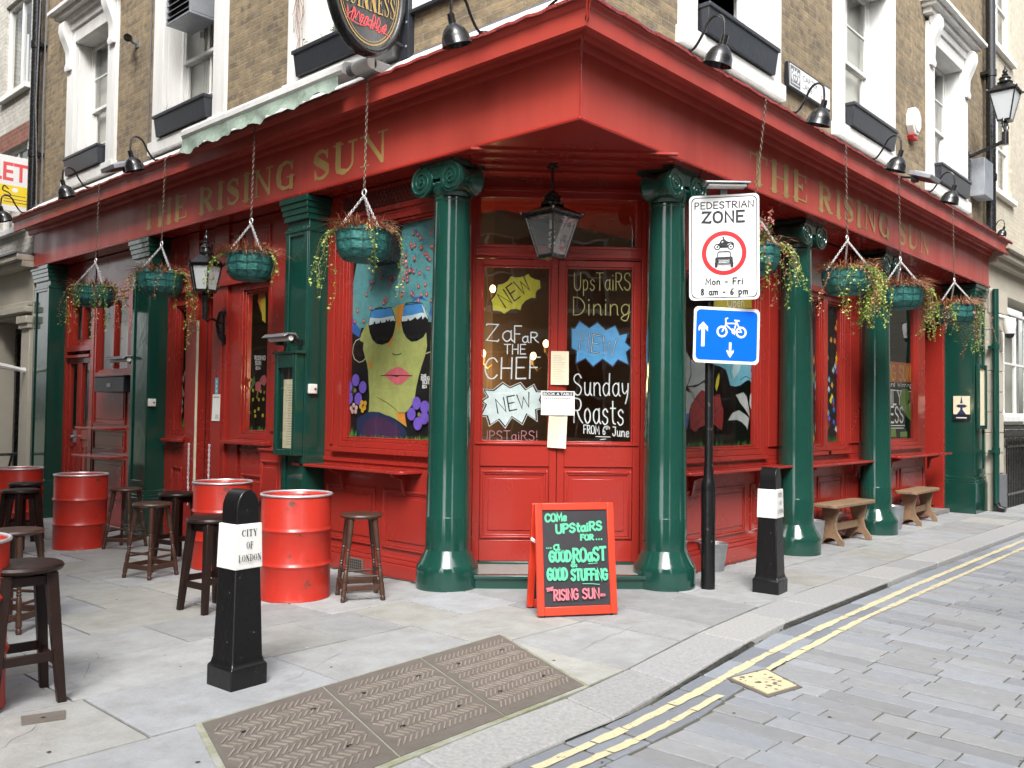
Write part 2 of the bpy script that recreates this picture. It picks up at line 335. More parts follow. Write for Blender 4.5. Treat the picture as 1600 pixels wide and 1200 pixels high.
def thing(name, label, cat, loc=(0, 0, 0), rz=0.0, group=None):
    o = bpy.data.objects.new(name, None); COL.objects.link(o); o.location = loc; o.rotation_euler = (0, 0, rz); o.empty_display_size = .2
    return tag(o, label, cat, group)
def single(mb, name, label, cat, org, group=None, **k): return tag(build(mb, name, None, org, **k), label, cat, group)
def struct(mb, name, org=(0, 0, 0), kind="structure", **k):
    o = build(mb, name, None, org, **k); o["kind"] = kind; return o
def dup(root, loc, rz, label, group=None, scale=None):
    r = root.copy(); COL.objects.link(r); r.location = loc; r.rotation_euler = (0, 0, rz); r["label"] = label
    if group: r["group"] = group
    if scale: r.scale = scale
    for ch in list(root.children):
        c = ch.copy(); COL.objects.link(c); c.parent = r
        for g in list(ch.children):
            d = g.copy(); COL.objects.link(d); d.parent = c
    return r

# ------------------------------------------------------------------ lettering
def smooth(pts, k=4):
    if len(pts) < 3: return list(pts)
    out = []
    for i in range(len(pts)-1):
        p0 = pts[max(i-1, 0)]; p1 = pts[i]; p2 = pts[i+1]; p3 = pts[min(i+2, len(pts)-1)]
        for j in range(k):
            t = j/k
            out.append(tuple(.5*((2*p1[a])+(-p0[a]+p2[a])*t+(2*p0[a]-5*p1[a]+4*p2[a]-p3[a])*t*t+(-p0[a]+3*p1[a]-3*p2[a]+p3[a])*t**3) for a in (0, 1)))
    out.append(tuple(pts[-1])); return out
_C = [(.62, .80), (.45, .98), (.2, .93), (.04, .65), (.04, .35), (.2, .06), (.45, .02), (.63, .18)]
_S = [(.52, .82), (.38, .98), (.16, .95), (.05, .77), (.14, .59), (.38, .47), (.53, .3), (.45, .07), (.24, .0), (.03, .16)]
_O = [(.33, 1), (.1, .85), (.03, .5), (.1, .15), (.33, 0), (.56, .15), (.63, .5), (.56, .85), (.33, 1)]
_a = [(.42, .5), (.25, .6), (.06, .45), (.05, .18), (.2, .0), (.36, .1), (.43, .3)]
GL = {  # width, strokes; '~' strokes are smoothed
 'A': (.66, [[(0, 0), (.33, 1), (.66, 0)], [(.13, .38), (.53, .38)]]), 'B': (.6, [[(.05, 0), (.05, 1)], ['~', (.05, 1), (.4, .95), (.45, .72), (.3, .54), (.05, .53)], ['~', (.05, .53), (.42, .48), (.56, .26), (.42, .03), (.05, 0)]]),
 'C': (.66, [['~']+_C]), 'D': (.66, [[(.05, 0), (.05, 1)], ['~', (.05, 1), (.4, .93), (.62, .62), (.6, .3), (.38, .05), (.05, 0)]]),
 'E': (.56, [[(.55, 1), (.05, 1), (.05, 0), (.55, 0)], [(.05, .52), (.45, .52)]]), 'F': (.54, [[(.55, 1), (.05, 1), (.05, 0)], [(.05, .52), (.42, .52)]]),
 'G': (.68, [['~']+_C, [(.63, .18), (.63, .48), (.4, .48)]]), 'H': (.62, [[(.05, 0), (.05, 1)], [(.57, 0), (.57, 1)], [(.05, .5), (.57, .5)]]),
 'I': (.16, [[(.08, 0), (.08, 1)]]), 'J': (.5, [['~', (.4, 1), (.41, .3), (.3, .04), (.14, .04), (.03, .24)], [(.1, 1), (.5, 1)]]), 'K': (.6, [[(.05, 0), (.05, 1)], [(.55, 1), (.08, .45), (.55, 0)]]),
 'L': (.52, [[(.05, 1), (.05, 0), (.5, 0)]]), 'M': (.78, [[(.04, 0), (.1, 1), (.39, .3), (.68, 1), (.74, 0)]]), 'N': (.64, [[(.05, 0), (.05, 1), (.59, 0), (.59, 1)]]),
 'O': (.66, [['~']+_O]), 'P': (.56, [[(.05, 0), (.05, 1)], ['~', (.05, 1), (.42, .95), (.52, .73), (.38, .5), (.05, .47)]]),
 'R': (.6, [[(.05, 0), (.05, 1)], ['~', (.05, 1), (.42, .96), (.52, .74), (.38, .52), (.05, .5)], ['~', (.25, .5), (.42, .2), (.62, .0)]]),
 'S': (.58, [['~']+_S]), 'T': (.6, [[(0, 1), (.6, 1)], [(.3, 1), (.3, 0)]]), 'U': (.62, [['~', (.05, 1), (.05, .3), (.16, .05), (.31, 0), (.46, .05), (.57, .3), (.57, 1)]]),
 'V': (.62, [[(.02, 1), (.31, 0), (.6, 1)]]), 'W': (.86, [[(.02, 1), (.2, 0), (.43, .75), (.66, 0), (.84, 1)]]), 'Y': (.6, [[(.02, 1), (.3, .5), (.58, 1)], [(.3, .5), (.3, 0)]]), 'Z': (.62, [[(.04, .92), (.06, 1), (.58, .97), (.04, .06), (.56, .0), (.6, .1)]]),
 'a': (.48, [['~']+_a, ['~', (.42, .62), (.42, .15), (.52, 0)]]), 'd': (.5, [['~']+_a, ['~', (.46, 1.05), (.42, .3), (.45, .02)]]), 'e': (.46, [['~', (.05, .32), (.4, .36), (.36, .56), (.2, .6), (.06, .42), (.08, .12), (.24, 0), (.43, .1)]]),
 'g': (.5, [['~']+_a, ['~', (.45, .6), (.42, .0), (.3, -.3), (.1, -.28), (.04, -.12), (.5, .16)]]), 'h': (.46, [[(.05, 1), (.05, 0)], ['~', (.05, .42), (.22, .6), (.4, .5), (.41, 0)]]), 'i': (.16, [[(.08, .6), (.08, 0)], [(.08, .82), (.08, .86)]]),
 'm': (.7, [[(.05, .6), (.05, 0)], ['~', (.05, .45), (.2, .6), (.34, .5), (.34, 0)], ['~', (.34, .45), (.5, .6), (.64, .5), (.64, 0)]]),
 'n': (.48, [[(.05, .6), (.05, 0)], ['~', (.05, .42), (.22, .6), (.4, .5), (.42, .1), (.47, 0)]]), 'o': (.46, [['~', (.23, .6), (.07, .48), (.05, .2), (.2, 0), (.38, .12), (.4, .42), (.23, .6)]]),
 'p': (.48, [[(.05, .6), (.08, -.32)], ['~', (.06, .42), (.22, .6), (.42, .45), (.38, .12), (.2, .0), (.07, .12)]]), 'r': (.38, [[(.05, .6), (.05, 0)], ['~', (.05, .38), (.18, .57), (.36, .56)]]),
 's': (.42, [['~', (.38, .5), (.24, .62), (.07, .5), (.14, .35), (.34, .25), (.36, .08), (.18, -.02), (.02, .1)]]), 't': (.36, [['~', (.18, .95), (.18, .15), (.34, .02)], [(.02, .66), (.36, .66)]]), 'u': (.48, [['~', (.05, .6), (.06, .15), (.2, 0), (.36, .12), (.42, .6)], ['~', (.42, .6), (.41, .15), (.5, 0)]]),
 'w': (.6, [[(.02, .6), (.16, 0), (.3, .5), (.44, 0), (.58, .6)]]), 'y': (.48, [['~', (.05, .6), (.08, .25), (.22, .12), (.38, .28)], ['~', (.44, .6), (.4, .1), (.26, -.35)]]),
 '4': (.5, [[(.36, 0), (.36, 1), (.02, .32), (.5, .32)]]), '6': (.5, [['~', (.42, .95), (.2, .75), (.06, .4), (.1, .08), (.28, .0), (.44, .2), (.34, .42), (.1, .34)]]), '8': (.5, [['~', (.25, 1), (.08, .8), (.25, .55), (.44, .25), (.25, 0), (.06, .25), (.25, .55), (.42, .8), (.25, 1)]]),
 '&': (.62, [['~', (.6, 0), (.16, .72), (.24, .97), (.4, .85), (.34, .62), (.06, .3), (.14, .03), (.36, .05), (.58, .36)]]), '!': (.14, [[(.07, 1), (.07, .3)], [(.07, .06), (.07, .02)]]), '.': (.16, [[(.05, .03), (.09, .03)]]), "'": (.12, [[(.06, 1), (.05, .78)]]), '-': (.4, [[(.06, .4), (.34, .4)]]), ' ': (.36, []) }
def hand_text(mb, s, o, r, u, w, fn, gap=.13):
    tot = sum(GL[c][0]+gap for c in s)-gap; x = 0
    for c in s:
        gw, st = GL[c]
        for k in st:
            pts = smooth(k[1:]) if k[0] == '~' else k
            mb.ribbon([(o[0]+r[0]*(x+a)/tot+u[0]*b, o[1]+r[1]*(x+a)/tot+u[1]*b) for a, b in pts], w, fn())
        x += gw+gap
def paint(items, fr, d0, dd=8e-5):
    """flat painted artwork on a plane of frame fr; later marks lie in front of earlier ones"""
    mb = MB(None, fr); lay = [d0]
    def fn():
        lay[0] += dd; d = lay[0]
        return lambda a, b: (a, d, b)
    for it in items:
        mb.use(PM[it[1]])
        if it[0] == 'P': f = fn(); mb.poly([f(*p) for p in it[2]])
        elif it[0] == 'S': mb.ribbon(it[3], it[2], fn())
        elif it[0] == 'C':
            f = fn(); c = it[2]; mb.poly([f(c[0]+it[3]*math.cos(2*PI*k/14), c[1]+it[3]*math.sin(2*PI*k/14)) for k in range(14)])
        elif it[0] == 'T': hand_text(mb, it[3], it[4], it[5], it[6], it[2], fn)
    return mb
# serif capitals for painted fascia letters: returns list of (polyline, widths)
def serif(c):
    K, N, V = .19, .07, .05      # thick stem, thin stroke, serif height
    st = lambda x, w=K: [([(x, 0), (x, 1)], w)]
    sf = lambda x, y, w=.34: [([(x-w/2, y), (x+w/2, y)], V)]
    if c == 'T': return .74, st(.37)+sf(.37, 0)+[([(.02, .97), (.72, .97)], N), ([(.04, .97), (.04, .78)], V), ([(.70, .97), (.70, .78)], V)]
    if c == 'H': return .86, st(.17)+st(.69)+sf(.17, 0)+sf(.17, 1)+sf(.69, 0)+sf(.69, 1)+[([(.17, .52), (.69, .52)], N)]
    if c == 'E': return .70, st(.17)+[([(.02, .97), (.62, .97)], N), ([(.02, .03), (.64, .03)], N), ([(.17, .52), (.46, .52)], N), ([(.62, .97), (.62, .76)], V), ([(.65, .03), (.65, .26)], V), ([(.46, .62), (.46, .42)], V)]
    if c == 'F': return .66, st(.17)+sf(.17, 0)+[([(.02, .97), (.62, .97)], N), ([(.17, .52), (.46, .52)], N), ([(.62, .97), (.62, .76)], V), ([(.46, .62), (.46, .42)], V)]
    if c == 'L': return .66, st(.17)+sf(.17, 1)+[([(.02, .03), (.62, .03)], N), ([(.62, .03), (.62, .28)], V)]
    if c == 'I': return .36, st(.18)+sf(.18, 0)+sf(.18, 1)
    if c == 'R': return .82, st(.17)+sf(.17, 0)+sf(.17, 1)+[(smooth([(.17, .97), (.42, .96), (.58, .84), (.60, .70), (.52, .56), (.36, .5), (.17, .5)]), [N]*5+[.1]*5+[K*.95]*6+[.1]*4+[N]*5), ([(.36, .5), (.62, .05)], K*.85), ([(.58, .02), (.78, .02)], V)]
    if c == 'N': return .88, [([(.16, 0), (.16, 1)], N), ([(.72, 0), (.72, 1)], N), ([(.17, .97), (.70, .05)], K)]+sf(.14, 0, .3)+sf(.12, 1, .28)+sf(.72, 1, .3)
    if c == 'U': return .84, [([(.17, 1), (.17, .3)], K), (smooth([(.17, .32), (.2, .12), (.36, .02), (.54, .06), (.66, .22), (.68, .4)]), [K]*5+[.13]*5+[N]*5+[N]*6), ([(.68, .38), (.68, 1)], N)]+sf(.17, 1)+sf(.68, 1, .28)
    if c in 'CG':
        r = [(smooth([(.66, .74), (.58, .92), (.40, .98), (.2, .86), (.11, .5), (.2, .14), (.40, .02), (.58, .08), (.66, .24)]), [N]*4+[N]*4+[.1]*4+[K]*8+[.1]*4+[N]*4+[N]*5), ([(.67, 1), (.67, .70)], V)]
        if c == 'G': r += [([(.64, .02), (.64, .4)], K*.8)]+sf(.62, .42, .34)
        return .80, r
    if c == 'O': return .84, [(smooth([(.42, .98), (.2, .86), (.11, .5), (.2, .14), (.42, .02), (.64, .14), (.73, .5), (.64, .86), (.42, .98)]), [N]*3+[.13]*3+[K]*4+[.13]*3+[N]*6+[.13]*3+[K]*4+[.13]*4+[N]*3)]
    if c == 'D': return .84, st(.17)+[(smooth([(.02, .97), (.4, .97), (.66, .82), (.73, .5), (.66, .18), (.4, .03), (.02, .03)]), [N]*4+[.09]*4+[K]*8+[.09]*4+[N]*5)]
    if c == 'S': return .64, [(smooth([(.52, .78), (.45, .92), (.3, .98), (.14, .90), (.1, .74), (.22, .6), (.40, .46), (.54, .30), (.5, .12), (.34, .02), (.16, .06), (.09, .24)]), [N]*4+[N]*4+[.09]*4+[.12]*4+[K]*8+[K]*4+[.12]*4+[.09]*4+[N]*9), ([(.53, .98), (.53, .70)], V), ([(.09, .02), (.09, .32)], V)]
    if c == 'Y': return .78, [([(.14, 1), (.40, .46)], K), ([(.66, 1), (.40, .46)], N), ([(.40, .5), (.40, 0)], K)]+sf(.40, 0)+sf(.14, 1)+sf(.66, 1, .26)
    return .4, []
def serif_word(mb, word, o, r, u, fn):
    """o start, r full run vector, u cap-height vector (2-D)"""
    gap = .12; tot = sum(serif(c)[0]+gap for c in word)-gap; x = 0
    kx = math.hypot(*r)/tot; ky = math.hypot(*u); rx = (r[0]/math.hypot(*r), r[1]/math.hypot(*r)); ux = (u[0]/ky, u[1]/ky)
    for c in word:
        gw, st = serif(c)
        for pts, w in st:
            ws = w if isinstance(w, list) else [w]*len(pts)
            if len(ws) < len(pts): ws = ws+[ws[-1]]*(len(pts)-len(ws))
            P = [(o[0]+rx[0]*kx*(x+a)+ux[0]*ky*b, o[1]+rx[1]*kx*(x+a)+ux[1]*ky*b) for a, b in pts]
            mb.ribbon(P, [q*(kx if len(pts) > 2 or abs(pts[0][0]-pts[1][0]) < .3 else ky*.9) for q in ws[:len(pts)]], fn())
        x += gw+gap
def layers(d0, dd=3e-4, f=None):
    lay = [d0]
    def fn():
        lay[0] += dd; d = lay[0]
        return (lambda a, b: (a, d, b)) if f is None else (lambda a, b: f(a, b, d))
    return fn
def type_text(mb, s, x, z, h, fn, align='LEFT', width=None, bold=0.0, spacing=1.0):
    """sans lettering from the built-in font, cap height h; fn(a, b) -> 3-D"""
    cu = bpy.data.curves.new("lettering", 'FONT'); cu.body = s; cu.size = h/.70; cu.align_x = 'LEFT'; cu.resolution_u = 3; cu.offset = bold*h; cu.space_character = spacing
    ob = bpy.data.objects.new("lettering", cu); me = bpy.data.meshes.new_from_object(ob)
    vs = [v.co.copy() for v in me.vertices]; fs = [tuple(p.vertices) for p in me.polygons]
    bpy.data.objects.remove(ob); bpy.data.curves.remove(cu); bpy.data.meshes.remove(me)
    if not vs: return
    x0 = min(v.x for v in vs); x1 = max(v.x for v in vs); k = (width/(x1-x0)) if width else 1.0; w = (x1-x0)*k
    off = {'LEFT': 0, 'CENTER': -w/2, 'RIGHT': -w}[align]
    mb.add([fn(x+off+(v.x-x0)*k, z+v.y) for v in vs], fs)
